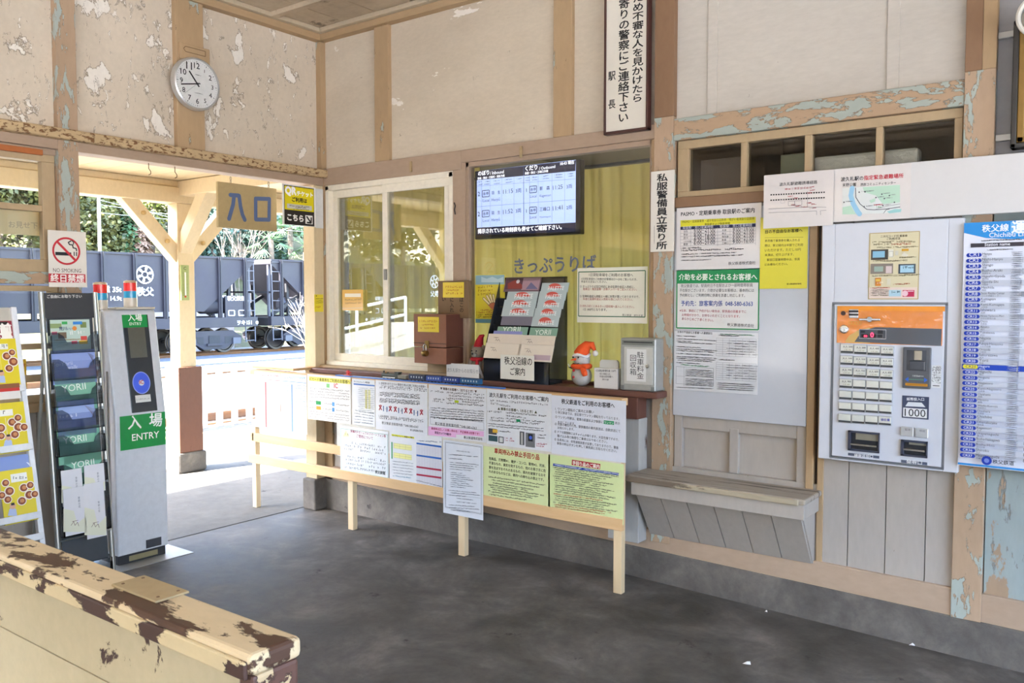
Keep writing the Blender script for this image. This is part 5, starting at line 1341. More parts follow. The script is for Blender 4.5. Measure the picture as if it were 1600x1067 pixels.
def draw(s):
    s.rect(b2(205,104), b2(432,124), '#f0b99a'); s.text('▼ 降車のお客様へ（おりるとき）▼', b2(198,117), b2(432,138), '#3b2620', .03)
    for i in range(3): s.row(b2(132,132), b2(215,140), .014) if i == 0 else None; s.row(b2(235,142+i*18), b2(475,158+i*19), .014)
    s.row(b2(150,182), b2(220,188), .013); s.row(b2(150,197), b2(220,203), .013); s.rect(b2(290,185), b2(316,203), '#b4c62c'); s.row(b2(235,190), b2(284,194), .013); s.row(b2(320,198), b2(440,208), .013); s.row(b2(235,208), b2(470,226), .013)
    for i in range(5): s.row(b2(132,238+i*15), b2(470,262+i*15), .010, '#6a6a70')
    s.frame(b2(136,290), b2(478,378), .0015, '#8a8a90'); s.row(b2(140,302), b2(462,322), .012); s.text('秩父鉄道 旅客案内係 ℡048-580-6363', b2(165,342), b2(432,372), '#4a4a50', .0)
    s.poly([b2(122,352),b2(478,385),b2(478,418),b2(300,405),b2(300,424),b2(122,408)], '#e6b4dc'); s.text('乗車券は正しくお買い求めを！ 不正乗車は犯罪です！', b2(142,372), b2(450,408), '#a82a58', .02); s.text('防犯カメラ作動中', b2(165,398), b2(268,412), '#4c2350', .03)
    s.text('秩父鉄道株式会社', b2(350,430), b2(470,442), '#3c3c40', .01)
board('white notice with an orange heading and a pink warning strip along the bottom', b2(122,84), b2(493,458), '#e3e5ea', draw)
def draw(s):
    s.text('波久礼駅をご利用のお客様へご案内', b2(512,162), b2(890,194), '#22222a', .02, 1.1)
    for i in range(2): s.row(b2(512,192+i*17), b2((880,640)[i],220+i*10), .013, '#5d5d66')
    s.text('▲ 乗車のお客様へ（のるとき）▲', b2(566,246), b2(818,270), '#4b4a30', .03)
    s.row(b2(500,262), b2(585,268), .012); [s.row(b2(615,270+i*18), b2((870,740)[i],292+i*14), .012) for i in range(2)]
    s.rect(b2(685,306), b2(712,326), '#2f9a68'); s.row(b2(515,302), b2(600,308), .012); s.row(b2(615,308), b2(680,312), .012); s.row(b2(716,318), b2(860,332), .012); s.row(b2(515,318), b2(600,326), .012); s.row(b2(615,324), b2(830,346), .012)
    for i in range(2): s.row(b2(500,338+i*14), b2(850,372+i*14), .009, '#6a6a70')
    s.rect(b2(508,364), b2(560,408), '#4a4c50'); s.rect(b2(534,370), b2(566,396), '#d8ac3c'); s.rect(b2(508,408), b2(566,452), '#2f4f56'); s.rect(b2(572,416), b2(605,462), '#4a4c50'); s.rect(b2(578,422), b2(600,456), '#cfd3d2')
    s.row(b2(572,388), b2(640,392), .010); s.row(b2(612,432), b2(668,438), .012, '#c0566c'); s.row(b2(612,446), b2(668,452), .012, '#c0566c')
    s.rect(b2(708,384), b2(738,474), '#5a5c5f'); s.rect(b2(716,392), b2(728,470), '#b5b3ae'); s.rect(b2(746,392), b2(806,490), '#75777a'); s.rect(b2(762,400), b2(792,450), '#26282d'); s.dot(b2(778,425), .010, '#4a67d6')
    s.row(b2(815,412), b2(868,416), .010); s.row(b2(815,428), b2(860,432), .010); s.row(b2(812,468), b2(876,474), .012, '#c0566c'); s.row(b2(812,482), b2(860,488), .012, '#c0566c')
board('laminated notice with bold heading and small photos of card readers', b2(495,112), b2(910,518), '#e4e7ec', draw)
def draw(s):
    s.text('秩父鉄道をご利用のお客様へ', b2(975,205), b2(1315,234), '#1f1f26', .02, 1.15)
    T = (('1. ワンマン運転のご案内とお願い', 935,248,1182,270), ('① 秩父鉄道では、全区間でワンマン運転を行っております。', 935,268,1345,314), ('② ワンマン列車は、電車の前面および後部に', 935,298,1240,333), ('を出しています。', 952,333,1062,345), ('③ 列車の種別や行先、駅到着前の車内放送は、自動放送にて', 932,344,1352,392), ('お知らせします。', 950,368,1056,380), ('④ ドアの開閉時にはチャイムが鳴ります。大変危険ですので、', 930,392,1342,446), ('駆け込み等の無理なご乗車はおやめください。', 948,420,1268,460), ('⑤ 各車両には、非常通報装置が設置しておりますので、緊急', 930,442,1340,498), ('事態の時はボタンを押して乗務員にお知らせください。', 946,468,1330,520))
    for t, x0, y0, x1, y1 in T: s.text(t, b2(x0,y0), b2(x1,y1), '#2c2c34', .0, 1.1)
    s.rect(b2(1246,314), b2(1312,344), '#2f9a68'); s.text('ワンマン', b2(1250,334), b2(1308,340), '#eef3ee', .01); s.text('表示', b2(1318,338), b2(1350,342), '#2c2c34')
board('pale blue white notice with numbered points at the right end of the top row', b2(912,152), b2(1386,588), '#dfe3ee', draw)
def draw(s):
    s.frame(b1(742,530), b1(1098,905), .003, '#9fc3b4'); s.poly([b1(780,540),b1(756,590),b1(806,594)], '#ece9b4'); s.row(b1(774,580), b1(790,582), .02, '#9c9a72')
    s.text('駅構内やホームでのスマートフォン等', b1(815,558), b1(1082,598), '#b05a78', .01); s.text('ご使用について', b1(860,595), b1(985,615), '#b05a78', .01)
    for i, y in enumerate((640, 665, 690, 745, 770, 800, 830)): s.row(b1(770,y), b1(1080,y+42), .018, '#7f8790', .75)
    s.text('秩父鉄道', b1(1002,868), b1(1078,880), '#3c4a48', .02)
board('white notice with green border and pink heading, lower left of the board', b1(735,507), b1(1103,916), '#e8ecee', draw)
def draw(s):
    s.rect(b1(1126,572), b1(1298,608), '#e3e23c'); s.text('サイクルトレイン実施のご案内', b1(1132,590), b1(1292,606), '#5a5a20', .02); s.line(b1(1206,560), b1(1206,561), .001, '#ccc')
    s.rect(b1(1124,632), b1(1134,760), '#3d9a62')
    for y in (640, 712): s.rect(b1(1142,y), b1(1278,y+58), '#ece9a0'); s.grid(b1(1142,y), b1(1278,y+58), 3, 2, .001, '#a8a675')
    for i in range(5): s.row(b1(1130,780+i*22), b1(1280,798+i*22), .007, '#8a9098')
    s.row(b1(1130,892), b1(1275,910), .010, '#5c8fa8')
    s.rect(b2(46,472), b2(204,740), '#d4d4dc'); s.row(b2(54,448), b2(198,458), .010, '#5a6a8a'); s.grid(b2(46,472), b2(204,740), 9, 26, .0007, '#a5a5b2')
    for y, c_ in ((456,'#2f66b8'),(532,'#2f66b8'),(606,'#a82a48'),(655,'#a82a48')): s.poly([b2(46,y),b2(206,y+22),b2(206,y+34),b2(46,y+11)], c_)
    s.row(b2(40,700), b2(200,740), .007, '#6c6c72')
board('timetable sheet with blue and red bars in the lower row of the board', b1(1108,545), b2(210,762), '#e6e8ea', draw)
def draw(s):
    s.frame(b2(232,456), b2(460,912), .0018, '#5d6672'); s.frame(b2(228,450), b2(465,918), .0012, '#5d6672')
    s.text('お客様各位 感染症対策のお願い', b2(300,512), b2(390,522), '#3c4450', .0)
    for i, (y, a, b_) in enumerate([(535,250,430),(560,250,330)]+[(585+i*14,255,440-(i*17)%60) for i in range(4)]+[(650+i*13,262,330+(i*23)%70) for i in range(8)]+[(765,250,420),(780,262,445),(795,250,360)]): s.row(b2(a,y), b2(b_,y+(b_-a)*.09), .007, '#6c7480')
    s.line(b2(236,788), b2(456,812), .001, '#5d6672'); [s.row(b2(a,y), b2(b_,y+12), .007, '#6c7480') for y, a, b_ in ((815,300,400),(838,300,420),(858,250,410),(875,250,440),(890,262,380))]
board('large white sheet with thin double border hanging below the lower rail of the board', b2(215,438), b2(472,956), '#dfe4ec', draw, dF+.006)
def draw(s):
    s.text('車両持込み禁止手回り品', b2(545,522), b2(832,566), '#a83428', .03, 1.15)
    for t, y0, y1, x1 in (('危険品、刃物類※1、暖炉・コンロ、動物※2、死体、', 566, 616, 872), ('不潔なもの、臭気を発するもの、他のお客さまに危', 594, 646, 874), ('害を及ぼすおそれのあるもの、車内を破損するおそ', 622, 676, 872), ('れのあるものなどは、車内への持ち込み禁止です。', 648, 704, 862)): s.text(t, b2(510,y0), b2(x1,y1), '#26302a', .015, 1.1)
    for i, y in enumerate((678, 698, 718, 730, 744, 760, 772, 792)): s.row(b2(500+(i%3)*14,y), b2(862-(i*37)%140,y+56-(i*37)%140*.16), .0105, '#3c463c')
board('yellow green notice with dark red heading, second from right in the lower row', b2(474,478), b2(900,888), '#dbe6ad', draw)
def draw(s):
    s.poly([b2(1042,566),b2(1224,594),b2(1222,628),b2(1040,600)], '#a82a34'); s.text('手回り品のご案内', b2(1046,596), b2(1218,622), '#f3ece0', .03, 1.1)
    s.poly([b2(922,590),b2(1342,652),b2(1341,668),b2(920,606)], '#2a4aa0'); s.row(b2(926,602), b2(1336,662), .008, '#dfe4f0')
    for i in range(19):
        y = 618+i*14; s.row(b2(918+(i%4 != 0)*10,y), b2(1330-(i*41)%130,y+(412-(i*41)%130)*.145), .0095, '#a8432c' if i in (12,17,18) else '#38423a')
board('yellow green notice with white on red heading at the lower right of the board', b2(890,532), b2(1372,986), '#d9e6aa', draw)

# ================================================================== toy train along the top of the board
rl = MB().slab(B, B.u1(525,577,.29), B.u1(786,606,.29), ztop_b+.006, ztop_b+.014, dR+.002, dR+.036, M('#3f74c9', .4))
tag(rl.build('toy_track', bevel=.002), 'blue plastic toy railway track along the top of the notice board', 'toy track')
dm = dR+.019; zr0 = ztop_b+.014
def rx(px): return B.u1(px, 592, dm)
def wheels(mb, u0, u1, n_):
    for i in range(n_):
        u = u0+(u1-u0)*(i+.5)/n_
        for d in (dm-.011, dm+.009): mb.lathe(B.pt(u, zr0+.006, d), (0,-1,0), [(0,0),(.006,0),(.006,.003),(0,.003)], M('#22252a', .5), 10)
ux0, ux1 = rx(597), rx(625)
lo = thing('toy_locomotive', 'dark toy steam locomotive at the head of the toy train', 'toy train', tuple(B.pt((ux0+ux1)/2, zr0, dm)))
mk_ = M('#3d4238', .35)
MB().tube([B.pt(ux0+.006, zr0+.022, dm), B.pt(ux1-.028, zr0+.022, dm)], .012, mk_, 16).build('boiler', lo, smooth=True)
MB().slab(B, ux1-.03, ux1, zr0+.008, zr0+.040, dm-.014, dm+.014, mk_).slab(B, ux1-.033, ux1+.004, zr0+.040, zr0+.044, dm-.016, dm+.016, m_black).build('cab', lo, bevel=.002)
MB().lathe(B.pt(ux0+.016, zr0+.032, dm), (0,0,1), [(0,0),(.004,0),(.005,.012),(.006,.014),(0,.014)], mk_, 12).lathe(B.pt(ux0+.035, zr0+.032, dm), (0,0,1), [(0,0),(.006,0),(.006,.006),(0,.009)], m_brass, 12).lathe(B.pt(ux0+.05, zr0+.032, dm), (0,0,1), [(0,0),(.006,0),(.006,.006),(0,.009)], mk_, 12).build('chimney', lo, smooth=True)
m = MB().slab(B, ux0, ux1, zr0+.008, zr0+.012, dm-.012, dm+.012, mk_).slab(B, ux0+.02, ux1-.03, zr0+.006, zr0+.012, dm+.012, dm+.015, m_white); wheels(m, ux0+.01, ux1-.01, 4); m.build('running_gear', lo)
def car(px0, px1, body, roofc, win, name, lab, h=.034):
    a, b = rx(px0), rx(px1)
    t = thing(name, lab, 'toy train', tuple(B.pt((a+b)/2, zr0, dm)))
    MB().slab(B, a, b, zr0+.007, zr0+h, dm-.015, dm+.015, M(body, .3)).build('body', t, bevel=.003)
    if win:
        MB().slab(B, a+.001, b-.001, zr0+h, zr0+h+.005, dm-.013, dm+.013, M(roofc, .4)).build('roof', t, bevel=.002)
        w = MB(); n_ = win
        for i in range(n_):
            u = a+.012+(b-a-.024)*(i+.5)/n_; w.rect(B, u-.0042, zr0+.018, u+.0042, zr0+.028, dm+.0153, ink('#b9c4c8'))
        w.build('side_windows', t)
    m = MB(); wheels(m, a+.006, b-.006, 4); m.build('wheels', t)
    return t
car(624,637,'#7b7767','#55524a',0,'toy_tender','grey toy tender right behind the toy locomotive',.028)
car(641,666,'#2c3552','#23262c',5,'toy_coach','dark navy toy coach next to the tender')
car(668,692,'#34509c','#2b3a70',5,'toy_coach','bright blue toy coach in the middle of the toy train')
car(694,719,'#28408a','#253268',5,'toy_coach','blue toy coach, second from the right end of the toy train')
car(721,752,'#235a86','#1f3d60',6,'toy_coach','teal blue toy coach at the right end of the toy train')
u = B.u1(543,575,dm); m = MB().slab(B, u-.03, u+.03, zr0-.008, zr0+.004, dm-.012, dm+.012, M('#c8402f', .35)).slab(B, u-.006, u+.012, zr0+.004, zr0+.032, dm-.006, dm+.006, M('#d02c28', .35)).slab(B, u-.016, u+.03, zr0+.016, zr0+.021, dm-.006, dm+.006, M('#d02c28', .35))
tag(m.build('toy_buffer', bevel=.002), 'small red plastic toy buffer stop at the left end of the toy track', 'toy')
# small white sign
dn = .115
def draw(s): s.text('波久礼駅からのお知らせ', bE(948,162), bE(1340,185), '#8a8d92', .0, 1.2)
(a0_,b1_),(a1_,b0_) = B.uv(*bE(941,57), dn), B.uv(*bE(1345,246), dn)
sg = tag(MB().slab(B, a0_, a1_, ZT, b1_, dn-.003, dn, paper('#e6e6e4')).prism(Fr((a0_,-dn+.003,ZT),(0,1,0),(0,0,1)), [(0,b1_-ZT),(.05,0),(.047,0),(0,b1_-ZT-.003)], 0, a1_-a0_, paper('#e6e6e4')).build('tent_card'), 'small white folded card sign standing on the counter behind the toy train', 'sign')
sh = Sheet(B, dn, 0); draw(sh); sh.mb.build('printed_text', sg, recalc=False)
# plush bear
m_plush = M('#8f8679', .95, var=.15, scale=160); m_red = M('#b3202c', .85, var=.1, scale=120)
bu, by = B.u1(748, 560, .045), -.045
be = thing('plush_bear', 'grey plush bear with red hat and scarf beside the black rack', 'plush toy', (bu, by, ZT))
m = MB().ball((bu,by,ZT+.05), (.035,.03,.05), m_plush, wob=.05).ball((bu,by-.005,ZT+.118), (.034,.03,.032), m_plush, wob=.04)
for s in (-1, 1): m.ball((bu+s*.027,by,ZT+.14), (.012,.008,.012), m_plush, 10, 8).ball((bu+s*.04,by-.01,ZT+.06), (.013,.014,.03), m_plush, 10, 8).ball((bu+s*.02,by-.03,ZT+.014), (.014,.024,.014), m_plush, 10, 8)
m.ball((bu,by-.032,ZT+.108), (.016,.012,.012), M('#a59c8e', .95), 10, 8); m.build('body', be, smooth=True, angle=180)
m = MB().ball((bu,by-.045,ZT+.113), (.006,.004,.005), m_black, 8, 6)
for s in (-1, 1): m.ball((bu+s*.013,by-.034,ZT+.125), .0035, m_black, 8, 6)
m.build('face', be, smooth=True)
MB().tube([(bu-.0,by,ZT+.14),(bu+.004,by,ZT+.165),(bu+.016,by,ZT+.19),(bu+.03,by,ZT+.195)], [.024,.019,.011,.005], m_red, 12).build('hat', be, smooth=True)
MB().tube([(bu+.032*math.cos(a),by+.028*math.sin(a),ZT+.087) for a in [2*PI*i/16 for i in range(17)]], .009, m_red, 8).tube([(bu+.015,by-.03,ZT+.085),(bu+.02,by-.036,ZT+.045)], .008, m_red, 8).build('scarf', be, smooth=True)
be.scale = (1.3,1.3,1.3)
# ---- black acrylic brochure rack
yf, yb = -.125, .055
rk0, rk1 = B.u1(*c8(165,905), -yf), B.u1(*c8(640,935), -yf)
zk0 = ZT; zkt = B.v1(*c8(520,152), -.04)
PR = Fr((rk0,0,0), (0,1,0), (0,0,1))    # profile, n = +x
m_acr = M('#26272b', .06, var=.0, spec=.6); zf = zk0+.09
rk = thing('counter_brochure_rack', 'black acrylic stepped brochure rack on the ticket counter', 'brochure rack', ((rk0+rk1)/2, (yf+yb)/2, ZT))
for d0 in (0, rk1-rk0-.004): MB().prism(PR, [(yf,zk0),(yb,zk0),(yb,zkt),(yb-.02,zkt),(yf,zf+.06)], d0, d0+.004, m_acr).build('side_panel', rk)
MB().slab(B, rk0, rk1, zk0, zk0+.115, -yf-.004, -yf, m_acr).slab(B, rk0+.004, rk1-.004, zk0, zk0+.006, -yb, -yf-.004, m_acr).build('front_panel', rk)
MB().slab(B, rk0+.004, rk1-.004, zk0, zkt, -yb, -yb+.004, m_acr).slab(B, (rk0+rk1)/2-.004, (rk0+rk1)/2+.004, zk0+.1, zkt, -yb+.004, -yb+.02, m_acr).build('back_panel', rk)
RK = Fr((0,yf+.008,zf+.04), (1,0,0), (0,yb-.03-yf, zkt-zf-.06))
st_ = MB()
for i in range(8):
    t = i/8; y = yf+.012+(yb-.03-yf)*t; z = zf-.02+(zkt-zf-.10)*t
    st_.slab(B, rk0+.004, rk1-.004, z, z+.05, -y-.003, -y, m_acr)
st_.build('step', rk)
def rkb(lab, tl, br, col, draw, lay, group=None): 
    off = .004+.0035*lay
    (u0_,v1_),(u1_,v0_) = RK.uv(*c8(*tl), off), RK.uv(*c8(*br), off)
    o = MB().slab(RK, u0_, u1_, v0_-.004, v1_, off-.003, off, gloss_paper(col)).build('brochure'); tag(o, lab, 'brochure', group)
    if draw: sh = Sheet(RK, off, 0); draw(sh); sh.mb.build('printed_cover', o, recalc=False)
def palette(tl, br):
    def draw(s):
        w, h = br[0]-tl[0], br[1]-tl[1]; cx_ = tl[0]+w*.5
        s.poly([c8(cx_+w*.27*math.cos(PI*i/12)-w*.0, tl[1]+h*.62-h*.58*math.sin(PI*i/12)) for i in range(13)], '#cf5c50')
        s.text('PALETTE', c8(tl[0]+w*.22, tl[1]+h*.88), c8(tl[0]+w*.84, tl[1]+h*.84), '#eef2f2', .01, 1.2)
    return draw
def draw(s): s.rect(c8(335,160), c8(450,240), '#5d3f4c'); s.rect(c8(455,160), c8(562,245), '#a98a95'); s.poly([c8(340,200),c8(400,170),c8(445,210),c8(445,238),c8(340,238)], '#8a3f3a'); s.dot(c8(415,185), .012, '#d9d2d4'); s.poly([c8(470,240),c8(510,190),c8(560,240)], '#6d6a8c')
rkb('dark photo brochure in the top left pocket of the black rack', (330,155), (568,252), '#6b5560', draw, 0)
for i, (tl, br) in enumerate((((342,258),(552,316)), ((318,316),(540,376)), ((305,376),(525,434)))): rkb('pale blue magazine with red emblem, left column, ' + ('highest', 'middle', 'lowest')[i] + ' of three in black rack', tl, br, '#b3c3c6', palette(tl, br), 1+i)
for i, (tl, br) in enumerate((((590,195),(775,256)), ((572,256),(757,316)), ((560,316),(740,378)), ((540,378),(718,440)), ((522,440),(702,508)))): rkb('pale blue magazine with red emblem, right column, ' + ('topmost','second from top','third from top','fourth from top','lowest')[i] + ' of five in black rack', tl, br, '#b3c3c6', palette(tl, br), 1+i)
rkb('grey violet brochure in the left column under the three pale magazines', (300,436), (512,500), '#6d6b7c', None, 4)
def yo(tl, br): return lambda s: s.text('YORII', c8(tl[0]+30, br[1]-6), c8(br[0]-50, br[1]-8), '#e4efe6', .0, 1.0)
rkb('green guide brochure in the left column of the black rack', (270,510), (478,568), '#7ba38f', yo((270,510),(478,562)), 5)
rkb('green guide brochure in the right column of the black rack', (505,518), (692,580), '#7ba38f', yo((505,518),(700,578)), 5)
rkb('thin violet brochure edge low in the left column of the black rack', (240,541), (440,572), '#8288c4', None, 6)
def fl(x, y): return lambda s: (s.stroke([c8(x-15,y+6),c8(x-6,y-8),c8(x,y+8),c8(x+10,y-6),c8(x+18,y+10)], .002, '#5d4a46'), s.row(c8(x-30,y-16), c8(x-4,y-14), .005, '#6d5a52'))
rkb('cream leaflet with a small sketch, upper left of the front pockets', (203,562), (437,632), '#dfd3c3', fl(265,608), 7)
rkb('cream leaflet with a small sketch, upper right of the front pockets', (440,572), (676,642), '#dfd3c3', fl(500,622), 7)
rkb('large cream leaflet with a sketch, lower left of the front pockets', (185,628), (420,745), '#e2d8c9', fl(240,680), 8)
rkb('large cream leaflet with a sketch, lower right of the front pockets', (424,638), (655,765), '#e2d8c9', lambda s: (fl(490,690)(s), s.rect(c8(530,715), c8(645,758), '#b9a4ae')), 8)
def draw(s): s.text('秩父沿線の', c8(318,780), c8(518,790), '#26221f', .01, 1.25); s.text('ご案内', c8(360,858), c8(466,862), '#26221f', .01, 1.25)
poster('handwritten_card', 'white card with brush lettering on the front of the black rack', 'notice', B, c8(288,712), c8(532,905), -yf+.045, '#e6e4da', draw)
# ---- snowman
m_snow = M('#b9b8b5', .95, var=.12, scale=220); m_or = M('#e8571f', .8, var=.08, scale=160)
su, sv = B.u1(*c8(876,900), .06), ZT; sy = -.062; kx = 1/287
sn = thing('plush_snowman', 'grey white felt snowman with orange hat and scarf on the counter', 'plush toy', (su, sy, ZT))
MB().ball((su,sy,ZT+.055), (.058,.05,.055), m_snow, 22, 14, .02).ball((su+.002,sy,ZT+.142), (.045,.042,.043), m_snow, 22, 14, .02).build('body', sn, smooth=True, angle=180)
MB().tube([(su,sy,ZT+.168),(su+.012,sy,ZT+.195),(su+.035,sy,ZT+.218),(su+.065,sy,ZT+.222),(su+.082,sy,ZT+.195)], [.044,.036,.026,.018,.008], m_or, 18).build('hat', sn, smooth=True)
MB().tube([(su+.044*math.cos(a),sy+.041*math.sin(a),ZT+.165+.006*math.sin(a*3)) for a in [2*PI*i/20 for i in range(21)]], .008, M('#e9e7e4', .95), 8).ball((su+.085,sy,ZT+.178), .016, M('#e3e0dc', .95), 12, 8).build('hat_trim', sn, smooth=True, angle=180)
MB().tube([(su+.045*math.cos(a),sy+.042*math.sin(a),ZT+.106) for a in [2*PI*i/20 for i in range(21)]], .014, m_or, 10).tube([(su+.03,sy-.04,ZT+.1),(su+.05,sy-.05,ZT+.075),(su+.055,sy-.05,ZT+.06)], [.014,.016,.012], m_or, 8).tube([(su+.03,sy-.04,ZT+.11),(su+.06,sy-.045,ZT+.11),(su+.075,sy-.04,ZT+.118)], [.012,.014,.01], m_or, 8).build('scarf', sn, smooth=True)
m = MB()
for s in (-1, 1): m.ball((su-.012+s*.016,sy-.040,ZT+.155), .005, m_black, 8, 6)
m.tube([(su-.012,sy-.042,ZT+.145),(su-.02,sy-.075,ZT+.142)], [.007,.002], m_or, 8)
m.tube([(su-.03+.04*i/6,sy-.041,ZT+.125-.006*math.sin(PI*i/6)) for i in range(7)], .0018, m_black, 5).build('face', sn, smooth=True)
m = MB()
for z in (.085, .05): m.ball((su-.02,sy-.047,ZT+z), .007, m_red, 10, 6)
m.build('buttons', sn, smooth=True)
MB().tube([(su-.055,sy,ZT+.09),(su-.075,sy-.01,ZT+.10)], .004, m_black, 6).tube([(su-.07,sy-.01,ZT+.10),(su-.078,sy-.01,ZT+.115)], .003, m_white, 6).build('arm', sn, smooth=True)
# ---- payment slip box
kb0, kb1 = B.u1(*c8(966,900), .10), B.u1(*c8(1138,900), .10); kz = B.v1(*c8(1050,815), .10)
kb = thing('slip_box', 'small white card box of parking slips between the snowman and the metal box', 'box', ((kb0+kb1)/2, -.07, ZT))
MB().slab(B, kb0, kb1, ZT, kz, .045, .10, paper('#dddcd9')).build('tray', kb, bevel=.001)
q = MB().prism(B, [(kb0+.01,kz),(kb1-.02,kz),(kb1-.02,kz+.03),(kb1-.03,kz+.042),(kb0+.02,kz+.042),(kb0+.01,kz+.03)], .048, .06, paper('#d3d3d0')); q.build('paper_slips', kb)
sh = Sheet(B, .10, 0)
for t, y, a, b_ in (('1日貸駐車場料金 120円',836,978,1124),('記入用紙入れ',858,1008,1084),('料金は回収箱へ',878,1008,1104),('波久礼駅',898,1026,1072)): sh.text(t, c8(a,y), c8(b_,y+3), '#3a3a3c', .01)
sh.mb.build('printed_text', kb, recalc=False)
# ---- aluminium collection box
dM = .11; q0, q1 = B.u1(*c8(1155,800), dM), B.u1(*c8(1410,800), dM); mz = B.v1(*c8(1280,596), dM)
al = M('#a9aba8', .38, .35); al2 = M('#c5c5bf', .4, .15)
mx = thing('parking_fee_box', 'silver metal collection box with handwritten paper at the right end of the counter', 'box', ((q0+q1)/2, -.06, ZT))
MB().slab(B, q0, q1, ZT, mz, .0, dM, al).build('body', mx, bevel=.008, segs=3)
(x0_,z1_),(x1_,z0_) = B.uv(*c8(1186,655), dM), B.uv(*c8(1392,938), dM)
MB().slab(B, x0_, x1_, z0_, z1_, dM, dM+.004, al2).build('door', mx, bevel=.002)
(x2_,z3_),(x3_,z2_) = B.uv(*c8(1172,606), dM), B.uv(*c8(1404,650), dM)
MB().slab(B, x2_, x3_, z2_, z3_, dM, dM+.006, M('#80847f', .4, .3)).slab(B, x2_+.01, x3_-.008, z2_+.012, z3_-.008, dM+.006, dM+.007, M('#26282a', .6)).build('slot_flap', mx, bevel=.001)
for a, b_ in ((q0+.003, ZT+.004), (q1-.023, ZT+.004)): MB().slab(B, a, a+.02, b_, b_+.022, dM, dM+.005, M('#7a7d7b', .5)).build('corner_cap', mx, bevel=.002)
lu, lv = B.uv(*c8(1354,798), dM+.004); MB().lathe(B.pt(lu, lv, dM+.004), (0,-1,0), [(0,0),(.010,0),(.009,.006),(.004,.007),(0,.006)], m_chrome, 16).build('lock', mx, smooth=True)
def draw(s): s.vtext('駐車料金', c8(1275,690), c8(1330,895), '#33353a', .0, .042); s.vtext('回収箱', c8(1228,712), c8(1272,865), '#33353a', .0, .040)
poster('handwritten_label', 'white paper with vertical handwriting on the silver collection box door', 'notice', B, c8(1204,672), c8(1342,912), dM+.004, '#e4e4e2', draw, .001)
# ================================================================== right bay of the ticket wall
c4b = crop(1000,180,300,1067); c5b = crop(1040,320,240,711); c6b = crop(1180,240,420,1600); c7b = crop(1270,460,250,920); c3b = crop(900,0,200,534)
# vertical plate on the post
def draw(s): s.vtext('私服警備員立寄り所', c4b(104,326), c4b(148,746), '#232326', .025, .062); s.row(c4b(82,612), c4b(82,700), .003, '#777')
poster('guard_notice_plate', 'narrow white vertical plate with black characters on the post by the ticket window', 'sign', B, c4b(65,316), c4b(190,756), .03, '#dedad1', draw, .008, bevel=.001)
# tall framed calligraphy board
dC = .045
def draw(s):
    for t, cx, ya, yb, w in (('なため不審な人を見かけたら', 258, -62, 424, .066), ('最寄りの警察にご連絡下さい', 200, -45, 508, .066)): s.vtext(t, c3b(cx-18,ya), c3b(cx+18,yb), '#1f1d1c', .02, w)
    s.vtext('駅', c3b(134,298), c3b(166,334), '#1f1d1c', .015, .045); s.vtext('長', c3b(134,416), c3b(166,452), '#1f1d1c', .015, .045)
(u0,v1),(u1,v0) = B.uv(*c3b(121,-220), dC), B.uv(*c3b(301,540), dC)
cs = thing('calligraphy_board', 'tall white board in a dark wood frame with vertical black brush lettering', 'sign', tuple(B.pt((u0+u1)/2, v0, .02)))
m_fr = M('#4b2e29', .4)
mb = MB()
for a, b, c_, d_ in ((u0,u1,v0,v0+.014),(u0,u1,v1-.014,v1),(u0,u0+.012,v0,v1),(u1-.012,u1,v0,v1)): mb.slab(B, a, b, c_, d_, .012, dC+.006, m_fr)
mb.build('frame', cs, bevel=.002)
MB().slab(B, u0+.01, u1-.01, v0+.01, v1-.01, .014, dC, paper('#dcd6c8')).build('board', cs)
sh = Sheet(B, dC, 0); draw(sh); sh.mb.build('brush_lettering', cs, recalc=False)
